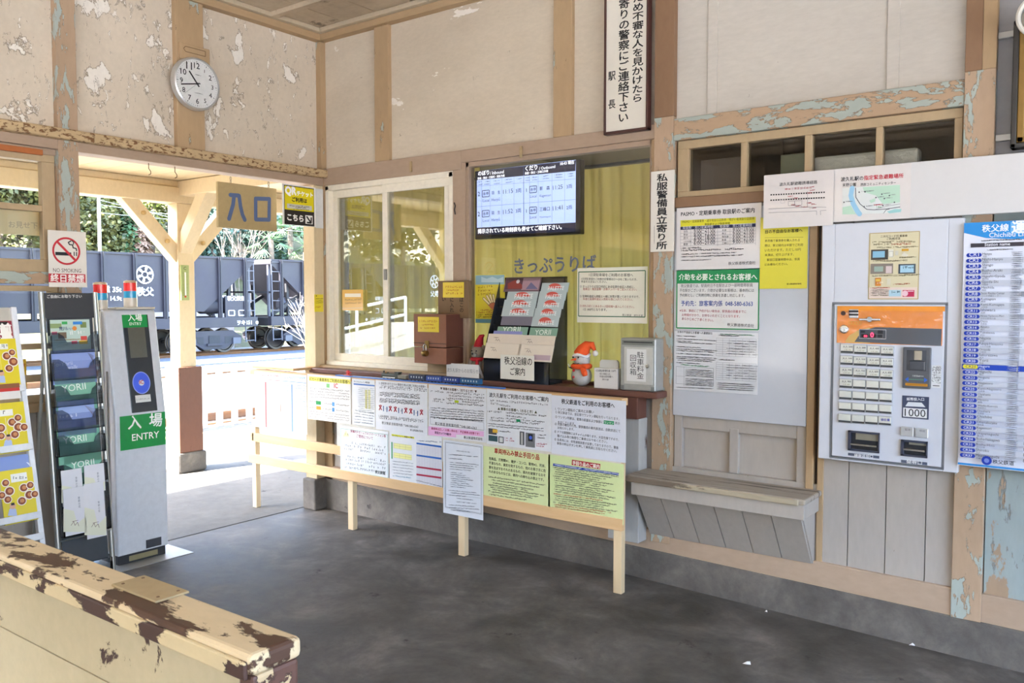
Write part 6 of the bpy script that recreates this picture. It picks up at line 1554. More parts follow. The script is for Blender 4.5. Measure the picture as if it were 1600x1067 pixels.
# white reflecting sheet that covers the upper part of the boarding
(u0,v1),(u1,v0) = B.uv(1053,330,.012), B.uv(1258,667,.012)
tag(MB().slab(B, u0, u1, v0, v1, -.010, .004, M('#c3c6cd', .16, 0, .01, .5, .6)).build('plastic_sheet', bevel=.002), 'large glossy white plastic sheet fixed behind the posters right of the post', 'sheet')
dQ = .008
def draw(s):
    s.text('PASMO・定期乗車券 取扱駅のご案内', c5b(72,52), c5b(412,34), '#202024', .02, 1.1)
    s.poly([c5b(70,72),c5b(418,56),c5b(418,84),c5b(70,102)], '#dfd83a'); s.text('PASMO・定期乗車券・通学用割引回数券／障がい者用割引回数券', c5b(78,84), c5b(412,68), '#47441c', .0, 1.2); s.text('取扱駅および取扱時間', c5b(182,96), c5b(298,90), '#47441c', .01)
    s.poly([c5b(70,102),c5b(418,86),c5b(418,102),c5b(70,116)], '#2e3352')
    s.text('取扱駅　窓口営業時間　　取扱駅　窓口営業時間', c5b(80,112), c5b(400,100), '#dcdde4', .0)
    L_ = (('羽生','6:00~21:00'),('熊谷','6:00~21:00'),('武川','9:00~18:00'),('ふかや花園','8:30~19:00'),('寄居','6:00~21:00')); R_ = (('長瀞','8:00~16:00'),('秩父','6:00~21:00'),('御花畑','6:00~21:00'),('影森','6:00~21:00'),('三峰口','9:00~16:00'))
    for i in range(5):
        y = 128+i*15; s.text(L_[i][0], c5b(84,y), c5b(84+(20 if len(L_[i][0]) == 2 else 36),y-1), '#3c3c42'); s.text(L_[i][1], c5b(132,y-2), c5b(230,y-6), '#3c3c42', .0, 1.0)
        s.text(R_[i][0], c5b(262,y-6), c5b(262+(20 if len(R_[i][0]) == 2 else 30),y-7), '#3c3c42'); s.text(R_[i][1], c5b(312,y-8), c5b(410,y-13), '#3c3c42')
        s.line(c5b(70,y+4), c5b(418,y-12+2), .0012, '#9a9aa2')
    for x in (70, 118, 242, 300, 418): s.line(c5b(x,104), c5b(x,196-(x-70)*.03), .0012, '#9a9aa2')
    for i, (y, w) in enumerate(((206,170),(216,355),(232,320),(244,350),(260,200))): s.row(c5b(70,y), c5b(w,y-(w-70)*.03), (.011,.011,.008,.008,.005)[i])
    s.text('秩父鉄道株式会社', c5b(292,278), c5b(418,274), '#2f2f36', .0)
poster('information_poster', 'white poster with yellow band and opening hours table, topmost beside the post', 'poster', B, c5b(52,16), c5b(440,300), dQ, '#dfdbda', draw)
def draw(s):
    s.rect(c5b(52,308), c5b(432,360), '#2c8f56'); s.text('介助を必要とされるお客様へ', c5b(62,346), c5b(424,346), '#eef2ea', .02, 1.1)
    s.frame(c5b(54,308), c5b(430,578), .006, '#2c8f56')
    s.text('秩父鉄道では、駅員終日不在駅および一部時間帯駅員', c5b(72,382), c5b(404,378), '#33343a', .0, 1.2); s.text('不在駅がございます。介助が必要なお客様は、基本的には', c5b(66,402), c5b(410,402), '#33343a', .0, 1.2); s.text('予約制とし、ご利用日時に係員を派遣し対応します。', c5b(66,424), c5b(368,426), '#33343a', .0, 1.2)
    s.text('予約先：旅客案内係  048-580-6363', c5b(72,466), c5b(404,468), '#2f4a9a', .01, 1.2)
    s.text('※なお、事前にご予約がない場合は、駅係員の到着までに', c5b(66,494), c5b(374,500), '#b03a52', .0, 1.1); s.text('お時間がかかり、お待ちいただくこととなります。', c5b(76,514), c5b(344,522), '#b03a52', .0, 1.1); s.text('あらかじめご了承ください。', c5b(76,532), c5b(222,540), '#b03a52', .0, 1.1)
    s.text('秩父鉄道株式会社', c5b(286,560), c5b(410,566), '#2f2f36', .0)
poster('information_poster', 'white poster with green heading band and blue phone number beside the post', 'poster', B, c5b(50,302), c5b(433,583), dQ, '#e0dfdc', draw)
def draw(s):
    s.text('お体の不自由なお客様への運賃割引', c5b(56,592), c5b(216,600), '#33343a', .01, 1.1)
    for i, (y, w) in enumerate([(608,130),(622,225),(632,120),(638,220),(658,160),(668,228),(676,222),(690,215),(704,228),(712,226),(720,205),(732,150)]): s.row(c5b(48,y), c5b(w,y+(w-48)*.05), .0065)
    s.row(c5b(68,742), c5b(200,752), .008, '#3f8f5a')
    s.frame(c5b(50,748), c5b(222,838), .0015, '#8a8a92'); s.line(c5b(86,750), c5b(86,838), .001, '#8a8a92'); s.line(c5b(50,792), c5b(222,800), .001, '#8a8a92')
    for i in range(5): s.row(c5b(90,762+i*7), c5b(210,770+i*7), .005)
    for i in range(5): s.row(c5b(90,806+i*7), c5b(210,812+i*7), .005)
    s.row(c5b(250,600), c5b(400,606), .006, '#3f8f5a')
    for y in (606, 718): s.row(c5b(245,y), c5b(330,y+4), .007); s.grid(c5b(236,y+10), c5b(420,y+100), 6, 8, .0009, '#9a9aa2'); [s.row(c5b(280,y+24+i*12), c5b(415,y+30+i*12), .005, '#5a5a60', .5) for i in range(6)]
    for i in range(4): s.row(c5b(236,826+i*9), c5b(400,834+i*9), .005)
    for i in range(3): s.row(c5b(48,845+i*8), c5b(210,852+i*8), .004) if i == 0 else None
poster('information_poster', 'white poster with two fare discount tables, lowest of the three beside the post', 'poster', B, c5b(42,584), c5b(426,880), dQ, '#dcdde0', draw)
def draw(s):
    s.text('目の不自由なお客様へ', c5b(462,132), c5b(634,124), '#2d2a10', .02, 1.0); s.line(c5b(460,152), c5b(638,150), .0015, '#8f8a20')
    for t, y, b_ in (('券売機で乗車券を購入される',172,622),('際は、秩父線内は半額でご利用',194,636),('いただけます。ただし10円',216,626),('未満は、切り上げます。',238,594),('　駅窓口営業時間中は、係員',260,622),('にお尋ねください。',282,566)): s.text(t, c5b(460 if t[0] != '　' else 470,y), c5b(b_,y-4), '#2d2a10', .0, 1.05)
    s.text('秩父鉄道株式会社', c5b(562,370), c5b(630,368), '#2d2a10', .01)
poster('information_poster', 'plain yellow poster with black text, partly under the long white board', 'poster', B, c5b(440,60), c5b(655,387), .012, '#ded22c', draw)
# long white board across the top right
bu0 = B.u1(1194, 310, .07); bz1 = B.v1(1194, 274, .07); bz0 = B.v1(1194, 352.5, .07)
wbd = tag(MB().slab(B, bu0, 4.75, bz0, bz1, .045, .07, M('#d5d3d2', .3, 0, .01)).build('white_board', bevel=.002), 'long blank white board running to the right edge above the fare machine', 'board')
MB().slab(B, bu0+.1, bu0+.14, bz0+.05, bz1-.05, .022, .045, M('#77716a', .6)).slab(B, 3.96, 4.0, bz0+.05, bz1-.05, .022, .045, M('#77716a', .6)).build('wall_bracket', wbd)
def draw(s):
    s.text('波久礼駅避難誘導経路', c6b(145,192), c6b(370,178), '#333338', .01, 1.0)
    s.row(c6b(168,218), c6b(342,208), .012, '#b04a52')
    for ya, yb in ((246,230),(278,262)):
        for i in range(22):
            a, b_ = i/22, (i+.6)/22; s.line(c6b(92+330*a,ya+(yb-ya)*a), c6b(92+330*b_,ya+(yb-ya)*b_), .006, '#222226')
    for a, b_ in (((82,330),(320,318)),((82,352),(368,342)),((320,318),(425,320)),((368,342),(368,366)),((390,340),(392,366)),((392,340),(425,338)),((312,225),(314,320))): s.line(c6b(*a), c6b(*b_), .0018, '#8a8a90')
    s.frame(c6b(200,285), c6b(236,308), .0015, '#8a8a90'); s.frame(c6b(238,282), c6b(280,306), .0015, '#8a8a90'); s.frame(c6b(155,276), c6b(178,294), .0015, '#b0b0b5')
    for x, y, w in ((190,260,24),(225,270,14),(310,240,8),(308,300,10),(212,312,8),(235,318,24),(275,322,26),(330,308,20),(328,330,22),(325,226,14)): s.row(c6b(x,y), c6b(x+w,y-1), .008, '#b04a52')
poster('evacuation_poster', 'white route sketch poster with dashed track lines at the left of the long board', 'poster', B, c6b(53,132), c6b(464,426), .071, '#d9d3d1', draw)
def draw(s):
    s.text('波久礼駅の', c6b(510,164), c6b(644,156), '#26262a', .02, 1.05); s.text('指定緊急避難場所', c6b(648,156), c6b(882,142), '#c2273c', .02, 1.05)
    s.text('末野公園', c6b(520,196), c6b(600,192), '#26262a', .01, 1.1); s.text('西部コミュニティセンター', c6b(628,192), c6b(838,180), '#26262a', .01, 1.1)
    s.poly([c6b(520,206),c6b(862,184),c6b(862,352),c6b(520,362)], '#dde1de')
    s.poly([c6b(640,200),c6b(862,186),c6b(862,290),c6b(760,300),c6b(720,250),c6b(650,230)], '#bcdcc6'); s.poly([c6b(520,320),c6b(570,310),c6b(600,362),c6b(520,362)], '#bcdcc6'); s.poly([c6b(680,280),c6b(715,265),c6b(715,285),c6b(690,295)], '#bcdcc6')
    s.stroke([c6b(*p) for p in ((578,205),(570,250),(585,300),(610,345),(622,360))], .02, '#9ccbe6')
    s.stroke([c6b(*p) for p in ((598,205),(600,260),(625,300),(665,332),(710,335),(780,330),(862,318))], .003, '#5d6166'); s.stroke([c6b(*p) for p in ((720,330),(800,310),(862,300))], .002, '#9a9aa0'); s.stroke([c6b(*p) for p in ((765,355),(780,335),(800,330))], .002, '#5d6166')
    s.poly([c6b(785,345),c6b(830,330),c6b(872,330),c6b(868,348),c6b(800,356)], '#9fd0cf'); s.row(c6b(698,312), c6b(750,308), .009, '#c2273c'); s.row(c6b(720,322), c6b(746,322), .008, '#2f8a4a')
    for x, y in ((620,230),(655,228),(755,242),(800,250),(770,268),(720,262),(530,290),(830,290),(650,316),(762,310)): s.dot(c6b(x,y), .003, '#5d6166'); s.row(c6b(x+5,y), c6b(x+32,y-2), .006, '#7a7d80')
poster('evacuation_poster', 'white poster with a coloured map and red heading on the long board', 'poster', B, c6b(476,98), c6b(922,384), .071, '#dbd6d3', draw)

# ================================================================== ticket machine in its white panel
dV = .055
pu0, pu1 = B.u1(1281,560,dV), B.u1(1501,560,dV); pz1 = B.v1(1283,351,dV); pz0 = B.v1(1283,716,dV)
m_wp = M('#d4d7df', .28, 0, .01)
tm = thing('ticket_machine', 'white wall mounted ticket vending machine panel with orange header and fare buttons', 'ticket machine', tuple(B.pt((pu0+pu1)/2, pz0, .02)))
fx0, fz1 = B.uv(*c7b(120,52), dV); fx1, fz0 = B.uv(*c7b(745,1000), dV)
mb = MB(); mb.slab(B, pu0, fx0, pz0, pz1, -.0, dV, m_wp).slab(B, fx1, pu1, pz0, pz1, .0, dV, m_wp).slab(B, fx0, fx1, fz1, pz1, .0, dV, m_wp).slab(B, fx0, fx1, pz0, fz0, .0, dV, m_wp)
mb.build('surround_panel', tm, bevel=.003)
MB().slab(B, fx0+.004, fx1-.004, fz0+.004, fz1-.004, .0, dV+.004, M('#d0d4de', .3, 0, .01)).build('face_plate', tm, bevel=.003)
fm = MB(); e_ = .006
for a, b_, c_, d_ in ((fx0-e_,fx1+e_,fz1-e_,fz1+e_),(fx0-e_,fx1+e_,fz0-e_,fz0+.002),(fx0-e_,fx0+.003,fz0,fz1),(fx1-.003,fx1+e_,fz0,fz1)): fm.slab(B, a, b_, c_, d_, dV-.002, dV+.002, M('#7d8087', .35, .4))
fm.build('door_gap_trim', tm)
D = dV+.004
mo_, n1, l1, b1m = newmat('orange_film'); 
b1m.inputs['Base Color'].default_value = lin('#e8861c'); b1m.inputs['Roughness'].default_value = .25; b1m.inputs['Coat Weight'].default_value = 1; b1m.inputs['Coat Roughness'].default_value = .03
hgt = nz(n1, l1, 40, 2, .5); u_ = n1.new('ShaderNodeBump'); u_.inputs['Strength'].default_value = .35; u_.inputs['Distance'].default_value = .004; l1.new(hgt, u_.inputs['Height']); l1.new(u_.outputs[0], b1m.inputs['Coat Normal'])
(hx0,hz1),(hx1,hz0) = B.uv(*c7b(142,66), D), B.uv(*c7b(744,296), D)
hd = MB().slab(B, hx0, hx1, hz0, hz1, D, D+.003, mo_).build('header_plate', tm, bevel=.001)
sh = Sheet(B, D+.003, 0)
sh.rect(c7b(142,66), c7b(760,98), M('#ee9420', .3)); sh.poly([c7b(185,270),c7b(210,235),c7b(260,206),c7b(330,190),c7b(330,280),c7b(190,276)], '#d9b26a')
sh.poly([c7b(240,272),c7b(262,240),c7b(300,205),c7b(360,188),c7b(742,198),c7b(738,296),c7b(480,285)], M('#3d3f45', .2, 0, .0, .5, 1))
sh.rect(c7b(268,200), c7b(420,258), '#54565b'); sh.frame(c7b(268,200), c7b(420,256), .002, '#b9b9b9'); sh.rect(c7b(276,208), c7b(300,220), '#2a2b2f'); sh.rect(c7b(374,205), c7b(402,250), '#2d2e32'); sh.frame(c7b(362,228), c7b(402,250), .0015, '#888')
for x in (300, 345): sh.rect(c7b(x-20,228), c7b(x+18,248), '#2a1518')
dS_ = sh.nx(); led = emit('red_led_digits', '#ff3555', 1.2)
for x in (303, 340): (ua_,va_),(ub_,vb_) = sh.uv(c7b(x-8,230)), sh.uv(c7b(x+10,246)); sh.mb.text(B, (ua_,vb_), (ub_,vb_), '00' if x == 303 else '0', dS_, led, .02)
for i in range(4): sh.ring(c7b(216+i*18,163), .006, .0075, '#c9a81e')
sh.mb.build('header_print', tm, recalc=False)
def V(name, a, b_, col, d0, d1, bev=.0015, **k): (x0,y1),(x1,y0) = B.uv(*c7b(*a), D), B.uv(*c7b(*b_), D); return MB().slab(B, x0, x1, y0, y1, d0, d1, col if not isinstance(col, str) else M(col, **k)).build(name, tm, bevel=bev)
hu, hv_ = B.uv(*c7b(177,108), D); MB().lathe(B.pt(hu,hv_,D+.003), (0,-1,0), [(0,0),(.010,0),(.010,.003),(0,.003)], M('#3a1d14', .4), 16).build('sensor_eye', tm)
cs_ = V('coin_slot', (212,85), (264,136), '#d6d6d4', D+.003, D+.010, .004, rough=.25, metal=.4)
ku, kv = B.uv(*c7b(238,110), D); q = MB()
for dz in (.008, -.006): q.slab(B, ku-.02, ku+.02, kv+dz-.003, kv+dz+.006, D+.010, D+.0115, M('#26262a', .5))
q.build('slot_opening', cs_)
lu, lv = B.uv(*c7b(330,143), D); lm = MB().lathe(B.pt(lu,lv,D+.003), (0,-1,0), [(0,0),(.014,0),(.012,.012),(0,.012)], m_chrome, 18).slab(B, lu-.042, lu+.045, lv-.005, lv+.004, D+.012, D+.018, m_chrome).build('return_lever', tm, bevel=.002)
lu, lv = B.uv(*c7b(182,200), D); MB().lathe(B.pt(lu,lv,D+.003), (0,-1,0), [(0,0),(.020,0),(.018,.006),(.010,.008),(.0,.006)], m_chrome, 22).build('key_lock', tm, smooth=True)
# fare buttons
fares = [200,300,400,450,500,550,600,650,700,750,800,850,900]
m_btn = M('#dcdcd2', .3); m_btnd = M('#4a4b4c', .35)
for r in range(7):
    for k_ in range(4):
        i = r*4+k_; dx = -r*2.2
        x0, y0 = 165+k_*77+dx, 286+r*66.5+k_*5.0; x1, y1 = x0+68, y0+52
        (a0_,t1_),(a1_,t0_) = B.uv(*c7b(x0,y0), D), B.uv(*c7b(x1,y1), D)
        o = MB().slab(B, a0_-.003, a1_+.003, t0_-.003, t1_+.003, D, D+.004, M('#b9bcc2', .35)).slab(B, a0_, a1_, t0_+(t1_-t0_)*.24, t1_, D+.004, D+.012, m_btn).slab(B, a0_, a1_, t0_, t0_+(t1_-t0_)*.23, D+.004, D+.0085, m_btnd).build('fare_button', tm, bevel=.001)
        if i < len(fares):
            sh = Sheet(B, D+.012, 0); sh.text('大人 %d' % fares[i], c7b(x0+8,y0+20), c7b(x0+62,y0+20), '#4a4a48', .01); sh.text('小児 %d' % (fares[i]//2), c7b(x0+14,y0+35), c7b(x0+54,y0+36), '#8a8a50', .0); sh.mb.build('button_print', o, recalc=False)
        if i == 27:
            sh = Sheet(B, D+.012, 0); sh.text('領収書', c7b(x0+8,y0+26), c7b(x0+60,y0+28), '#5a5aa8', .02); sh.mb.build('button_print', o, recalc=False)
# banknote and ticket unit on the right
V('note_unit', (524,302), (678,544), '#55575c', D, D+.014, .003, rough=.3)
V('note_unit_recess', (545,318), (655,440), '#1f2126', D+.014, D+.0145, 0, rough=.12)
V('note_guide', (588,322), (632,378), '#a79c86', D+.0145, D+.020, .002, rough=.2); V('note_chute', (560,378), (650,436), '#2d2f34', D+.0145, D+.022, .003, rough=.15)
sh = Sheet(B, D+.014, 0)
sh.rect(c7b(540,486), c7b(650,493), '#5fd9a2'); sh.poly([c7b(530,488),c7b(550,474),c7b(550,502)], '#3a6ad0'); sh.poly([c7b(660,492),c7b(640,478),c7b(640,506)], '#3a6ad0'); sh.row(c7b(570,472), c7b(620,474), .008, '#cfd3d2'); sh.rect(c7b(532,508), c7b(660,530), '#c98a2a'); sh.rect(c7b(540,514), c7b(652,522), '#7a4f14'); sh.mb.build('note_unit_print', tm, recalc=False)
v_ = V('note_label', (684,406), (736,538), '#e4e6e6', D, D+.0015, 0)
sh = Sheet(B, D+.0015, 0); sh.vtext('紙幣は一枚ずつ', c7b(712,412), c7b(734,516), '#33343a', .0, .022); sh.vtext('入れて下さい', c7b(688,412), c7b(708,504), '#33343a', .0, .022); sh.rect(c7b(690,522), c7b(728,528), '#26262a'); sh.mb.build('label_text', v_, recalc=False)
v_ = V('note_inlet_sign', (515,580), (666,720), '#3e4660', D, D+.002, .001, rough=.3)
sh = Sheet(B, D+.002, 0); sh.text('紙幣投入口', c7b(540,608), c7b(640,610), '#e8e9ee', .02); sh.poly([c7b(548,618),c7b(626,622),c7b(648,648),c7b(532,642)], '#dfe1e6'); sh.rect(c7b(520,650), c7b(656,712), '#e4e5e6'); sh.text('1000', c7b(528,698), c7b(648,706), '#24262c', .0, 1.0); sh.mb.build('sign_text', v_, recalc=False)
for a, b_, t in (((508,758),(580,816),'取消'),((592,766),(664,826),'呼出')):
    o = V('side_button', a, b_, '#c9cbcc', D, D+.010, .002, rough=.15, metal=.3); sh = Sheet(B, D+.010, 0); sh.text(t, c7b(a[0]+22,a[1]+24), c7b(b_[0]-20,a[1]+25), '#55565a', .0); sh.mb.build('button_print', o, recalc=False)
def cup(name, a, b_):
    (x0,y1),(x1,y0) = B.uv(*c7b(*a), D), B.uv(*c7b(*b_), D)
    m = MB(); dk = M('#23252b', .25)
    m.slab(B, x0, x1, y0, y1, D, D+.001, dk); t = .008
    for p in ((x0,x1,y1-t,y1),(x0,x1,y0,y0+t),(x0,x0+t*1.4,y0,y1),(x1-t*.6,x1,y0,y1)): m.slab(B, *p, D, D+.012, M('#3e4254', .3))
    m.slab(B, x0+.03, x1-.006, y0+.05, y1-.008, D+.001, D+.002, M('#8f8a7b', .2)); m.slab(B, x0+.01, x1-.01, y0+.025, y0+.032, D+.002, D+.014, m_chrome)
    return m.build(name, tm, bevel=.001)
cup('coin_return_cup', (207,780), (384,912)); cup('ticket_outlet', (510,832), (660,940))
for a, b_, t in (((203,910),(382,944),'硬貨返却口'),((508,950),(658,982),'発券口')):
    o = V('pill_label', a, b_, '#4b5468', D, D+.0015, .001); sh = Sheet(B, D+.0015, 0); w = b_[0]-a[0]; sh.text(t, c7b(a[0]+w*.2,b_[1]-10), c7b(b_[0]-w*.2,b_[1]-4), '#e4e6ea', .02); sh.mb.build('label_text', o, recalc=False)
# sheet above the machine
cq = crop(1340,350,120,985)
def draw(s):
    s.frame(cq(160,122), cq(776,960), .003, '#b9a06a'); s.text('二次元コード付 乗車券', cq(296,172), cq(640,162), '#5b523c', .02); s.text('ご利用方法', cq(376,204), cq(548,198), '#5b523c', .02)
    s.row(cq(180,246), cq(715,236), .011, '#7d7354'); s.row(cq(180,276), cq(420,272), .011, '#7d7354'); s.row(cq(420,272), cq(700,268), .011, '#b0523a'); s.row(cq(230,312), cq(400,308), .008, '#7d7354'); s.row(cq(460,306), cq(740,302), .008, '#7d7354')
    s.rect(cq(175,330), cq(392,455), '#4d4842'); s.rect(cq(196,350), cq(350,428), '#8fbfd6'); s.rect(cq(400,328), cq(460,425), '#e4e2d4'); s.frame(cq(404,350), cq(456,420), .001, '#777'); s.rect(cq(568,320), cq(656,346), '#d6a23a'); s.row(cq(520,440), cq(745,434), .008, '#7d7354')
    s.rect(cq(485,345), cq(525,400), '#cfccbe'); s.poly([cq(560,405),cq(600,360),cq(655,400),cq(630,418)], '#dcd7c6'); s.row(cq(200,484), cq(640,478), .009, '#7d7354')
    s.rect(cq(170,512), cq(455,636), '#8d8378'); s.rect(cq(215,545), cq(330,610), '#9fb3a6'); s.rect(cq(365,540), cq(440,630), '#d6c6c4'); s.rect(cq(528,515), cq(745,635), '#4f5a63'); s.rect(cq(550,532), cq(722,620), '#a9cfe0'); s.row(cq(575,575), cq(700,572), .012, '#3d5a6a')
    s.row(cq(170,676), cq(420,668), .009, '#7d7354'); s.row(cq(450,672), cq(770,662), .009, '#7d7354'); s.rect(cq(230,692), cq(302,794), '#d98a3a'); s.rect(cq(238,705), cq(292,735), '#e6c25a'); s.row(cq(238,770), cq(296,768), .012, '#f0e2c6'); s.rect(cq(380,700), cq(425,780), '#d9d3bc'); s.row(cq(455,784), cq(640,778), .008, '#b0523a')
    s.rect(cq(150,815), cq(765,955), '#e6d3c6'); s.row(cq(165,830), cq(380,826), .008, '#b0523a'); [s.row(cq(160,858+i*22), cq(370,856+i*22), .007, '#6a5f4a') for i in range(4)]
    s.rect(cq(405,846), cq(558,928), '#b0d0dc'); s.row(cq(425,888), cq(535,884), .012, '#3d5a6a'); s.rect(cq(582,848), cq(730,932), '#c9365c'); s.dot(cq(612,890), .012, '#eac6cf'); s.rect(cq(645,855), cq(720,868), '#e8b9c4')
poster('instruction_poster', 'cream instruction sheet with small pictures above the ticket machine', 'poster', B, cq(150,118), cq(776,968), dV+.0005, '#ddd3ad', draw)

# ================================================================== fare table
c9 = crop(1480,340,120,312); dK = .075
fu0 = B.u1(1501,540,dK); fz1_ = B.v1(1509,348,dK); fz0_ = B.v1(1494,726,dK)
fb = tag(MB().slab(B, fu0, fu0+1.15, fz0_, fz1_, .045, dK, M('#dde1ee', .3, 0, .01)).build('fare_board', bevel=.002), 'large white fare table board with blue header at the right edge of the picture', 'board')
MB().slab(B, fu0+.3, fu0+.36, fz0_+.1, fz1_-.1, .0, .045, M('#77716a', .6)).build('wall_bracket', fb)
sh = Sheet(B, dK, 0); wtx = '#eef2fb'
def fc(x, y): return (fu0+(x-75)*.00107, fz1_-(y-20)*(fz1_-fz0_)/981)   # board coordinates taken from the photo's grid
class FS(Sheet):
    def uv(s, p): return fc(*p)
sh = FS(B, dK, 0)
sh.poly([(76,21),(850,21),(850,60),(330,95),(230,92),(150,84),(76,60)], '#2f8fd8'); sh.poly([(76,998),(850,998),(850,990),(76,990)], '#2f8fd8')
sh.text('秩父線', (136,58), (222,58), wtx, .02); sh.rect((228,26), (282,72), '#6fb2e6'); sh.text('運', (232,66), (278,66), wtx, .03); sh.rect((286,26), (340,72), '#6fb2e6'); sh.text('賃', (290,66), (336,66), wtx, .03); sh.rect((344,26), (398,72), '#6fb2e6'); sh.text('表', (348,66), (394,66), wtx, .03)
sh.text('Chichibu Line fare table', (160,82), (390,82), wtx, .01); sh.row((130,97), (380,97), .008, '#50545e')
sh.rect((100,104), (272,120), '#3f3c44'); sh.text('Station name', (146,116), (228,116), wtx, .01); sh.rect((282,104), (420,120), '#2a64b8'); sh.text('Adult', (300,116), (340,116), wtx, .01); sh.row((152,134), (226,134), .007)
ST = [('Hanyu','羽生',900),('Nishi-Hanyu','西羽生',900),('Shingo','新郷',900),('Bushu-Araki','武州荒木',850),('Higashi-Gyoda','東行田',850),('Gyoda-Shi','行田市',800),('Mochida','持田',800),('Socio Ryutsu Center','ソシオ流通センター',800),('Kumagaya','熊谷',750),('Kami-Kumagaya','上熊谷',700),('Ishiwara','石原',700),('Hirose-Yacho-no-Mori','ひろせ野鳥の森',700),('Oaso','大麻生',650),('Akato','明戸',600),('Takekawa','武川',550),('Nagata','永田',500),('Fukaya-Hanazono','ふかや花園',450),('Omaeda','小前田',400),('Sakurazawa','桜沢',300),('Yorii','寄居',200),('Hagure','波久礼',0),('Higuchi','樋口',300),('Nogami','野上',400),('Nagatoro','長瀞',450),('Kami-Nagatoro','上長瀞',450),('Oyahana','親鼻',500),('Minano','皆野',550),('Wado-Kuroya','和銅黒谷',600),('Onohara','大野原',700),('Chichibu','秩父',700),('Ohanabatake','御花畑',700),('Kagemori','影森',750),('Urayamaguchi','浦山口',800),('Bushu-Nakagawa','武州中川',800),('Bushu-Hino','武州日野',800),('Shiroku','白久',850),('Mitsumineguchi','三峰口',850)]
for i, (ro, ja, fa) in enumerate(ST):
    y = 150+i*22.3; cur = i == 20
    if cur: sh.rect((84,y-9), (262,y+12), '#1f46b4'); sh.rect((266,y-9), (430,y+12), '#1f46b4')
    elif i % 2: sh.rect((98,y-10), (264,y+12), '#c3c8d4'); sh.rect((268,y-10), (430,y+12), '#c3c8d4')
    sh.rect((94,y-7), (130,y+8), '#e4d93a' if cur else '#1d3aa6'); sh.dot((94,y+.5), .008, '#e4d93a' if cur else '#1d3aa6', .008); sh.dot((130,y+.5), .008, '#e4d93a' if cur else '#1d3aa6', .008)
    sh.text('CR%d' % (i+1), (96,y+5), (128,y+5), '#26306a' if cur else '#dfe4f4', .01, .9)
    n_ = len(ro); sh.text(ro, (140,y+1), (140+min(6.0*n_,76),y+1), wtx if cur else '#3c404e', .0, 1.0 if n_ < 14 else 1.3); sh.text(ja, (141,y+10), (141+7*len(ja),y+10), wtx if cur else '#5c606c', .0)
    for k_ in range(3): sh.row((232,y-5+k_*6.5), (232+16+(len(ja)*3),y-5+k_*6.5), .0045, wtx if cur else '#6c707c')
    if fa: sh.text('%d' % fa, (292,y+6), (318,y+6), '#3c404e', .0, 1.0); sh.text('%d' % ((fa+10)//20*10), (372,y+6), (398,y+6), '#3c404e', .0, 1.0)
sh.dot((176,966), .018, '#1d3aa6'); sh.dot((176,966), .009, '#7f92d6'); sh.text('秩父鉄道', (196,974), (264,974), '#26283a', .01)
sh.mb.build('printed_table', fb, recalc=False)

# ================================================================== folding shelf seat under the posters
ws = thing('wall_shelf_bench', 'weathered whitish wooden shelf seat with slanted boarded front under the posters', 'bench', (2.94, -.12, .24))
m_top = peel('shelf_top_worn', '#a79d90', '#6b6259', .60, 5, (.1,1.6,1), '#4d463f', .2, .7, b2='#b3a99b', width=.03, flecks=.6)
m_lip = peel('shelf_lip_flaking', '#b5a992', '#75685a', .58, 7, (.3,1,1), '#4a4136', .12, .7)
sx0, sx1, sd1, sz = 2.495, 3.385, .24, .578
MB().slab(B, sx0, sx1, sz-.026, sz, .0, sd1, m_top).build('top_board', ws, bevel=.008)
MB().slab(B, sx0, sx1-.03, sz-.03, sz-.003, sd1-.004, sd1+.006, m_lip).build('front_lip', ws, bevel=.006)
MB().slab(B, sx0+.03, sx1-.01, sz-.095, sz-.027, sd1-.04, sd1-.012, m_greyboard).slab(B, sx1-.035, sx1-.01, sz-.095, sz-.027, .01, sd1-.04, m_greyboard).build('apron_board', ws, bevel=.003)
A_ = Vector(B.pt(0, sz-.08, sd1-.045)); Z_ = Vector(B.pt(0, .236, .02)); sl = Fr(Z_, (1,0,0), A_-Z_); hh = (A_-Z_).length
mb = MB(); n_ = 6; w = (sx1-.035-(sx0+.03))/n_
for i in range(n_): mb.slab(sl, sx0+.03+w*i+.002, sx0+.03+w*(i+1)-.002, 0, hh, -.012, .0, m_greyboard)
mb.build('slanted_boards', ws, bevel=.001)
TR = Fr((sx1-.05,0,0), (0,-1,0), (0,0,1))
MB().prism(TR, [(.0,.24),(.012,.236),(sd1-.06,sz-.08),(.0,sz-.08)], -.02, .0, m_greyboard).build('side_board', ws)
MB().prism(Fr((sx0+.04,0,0), (0,-1,0), (0,0,1)), [(.0,.24),(.012,.236),(sd1-.06,sz-.08),(.0,sz-.08)], -.02, .0, m_greyboard).build('side_board', ws)
# things lying behind the transom panes
pk_, n1, l1, b1m = newmat('bubble_wrap'); b1m.inputs['Base Color'].default_value = lin('#c9c6ba'); b1m.inputs['Roughness'].default_value = .25; bump(n1, l1, b1m, nz(n1, l1, 26, 4, .6), .9, .01)
tag(MB().box(3.29, 3.74, .08, .16, 1.9, 2.105, pk_).build('wrapped_panel', bevel=.015), 'pale panel packed in bubble wrap behind the right transom panes', 'parcel')
tag(MB().box(2.72, 2.95, .12, .16, 1.6, 2.15, M('#5b5046', .6)).build('leaning_board', bevel=.004), 'dark brown board leaning behind the leftmost transom pane', 'board')
tag(MB().box(3.12, 3.27, .14, .2, 1.6, 2.14, M('#6c7157', .5)).build('green_panel', bevel=.004), 'dull green panel standing behind the second transom pane', 'board')
MB_ = MB().box(2.6, 7.1, .14, .45, 1.86, 1.9, M('#6d6046', .8)); tag(MB_.build('inner_shelf'), 'dark shelf behind the transom panes that carries packed panels', 'shelf')
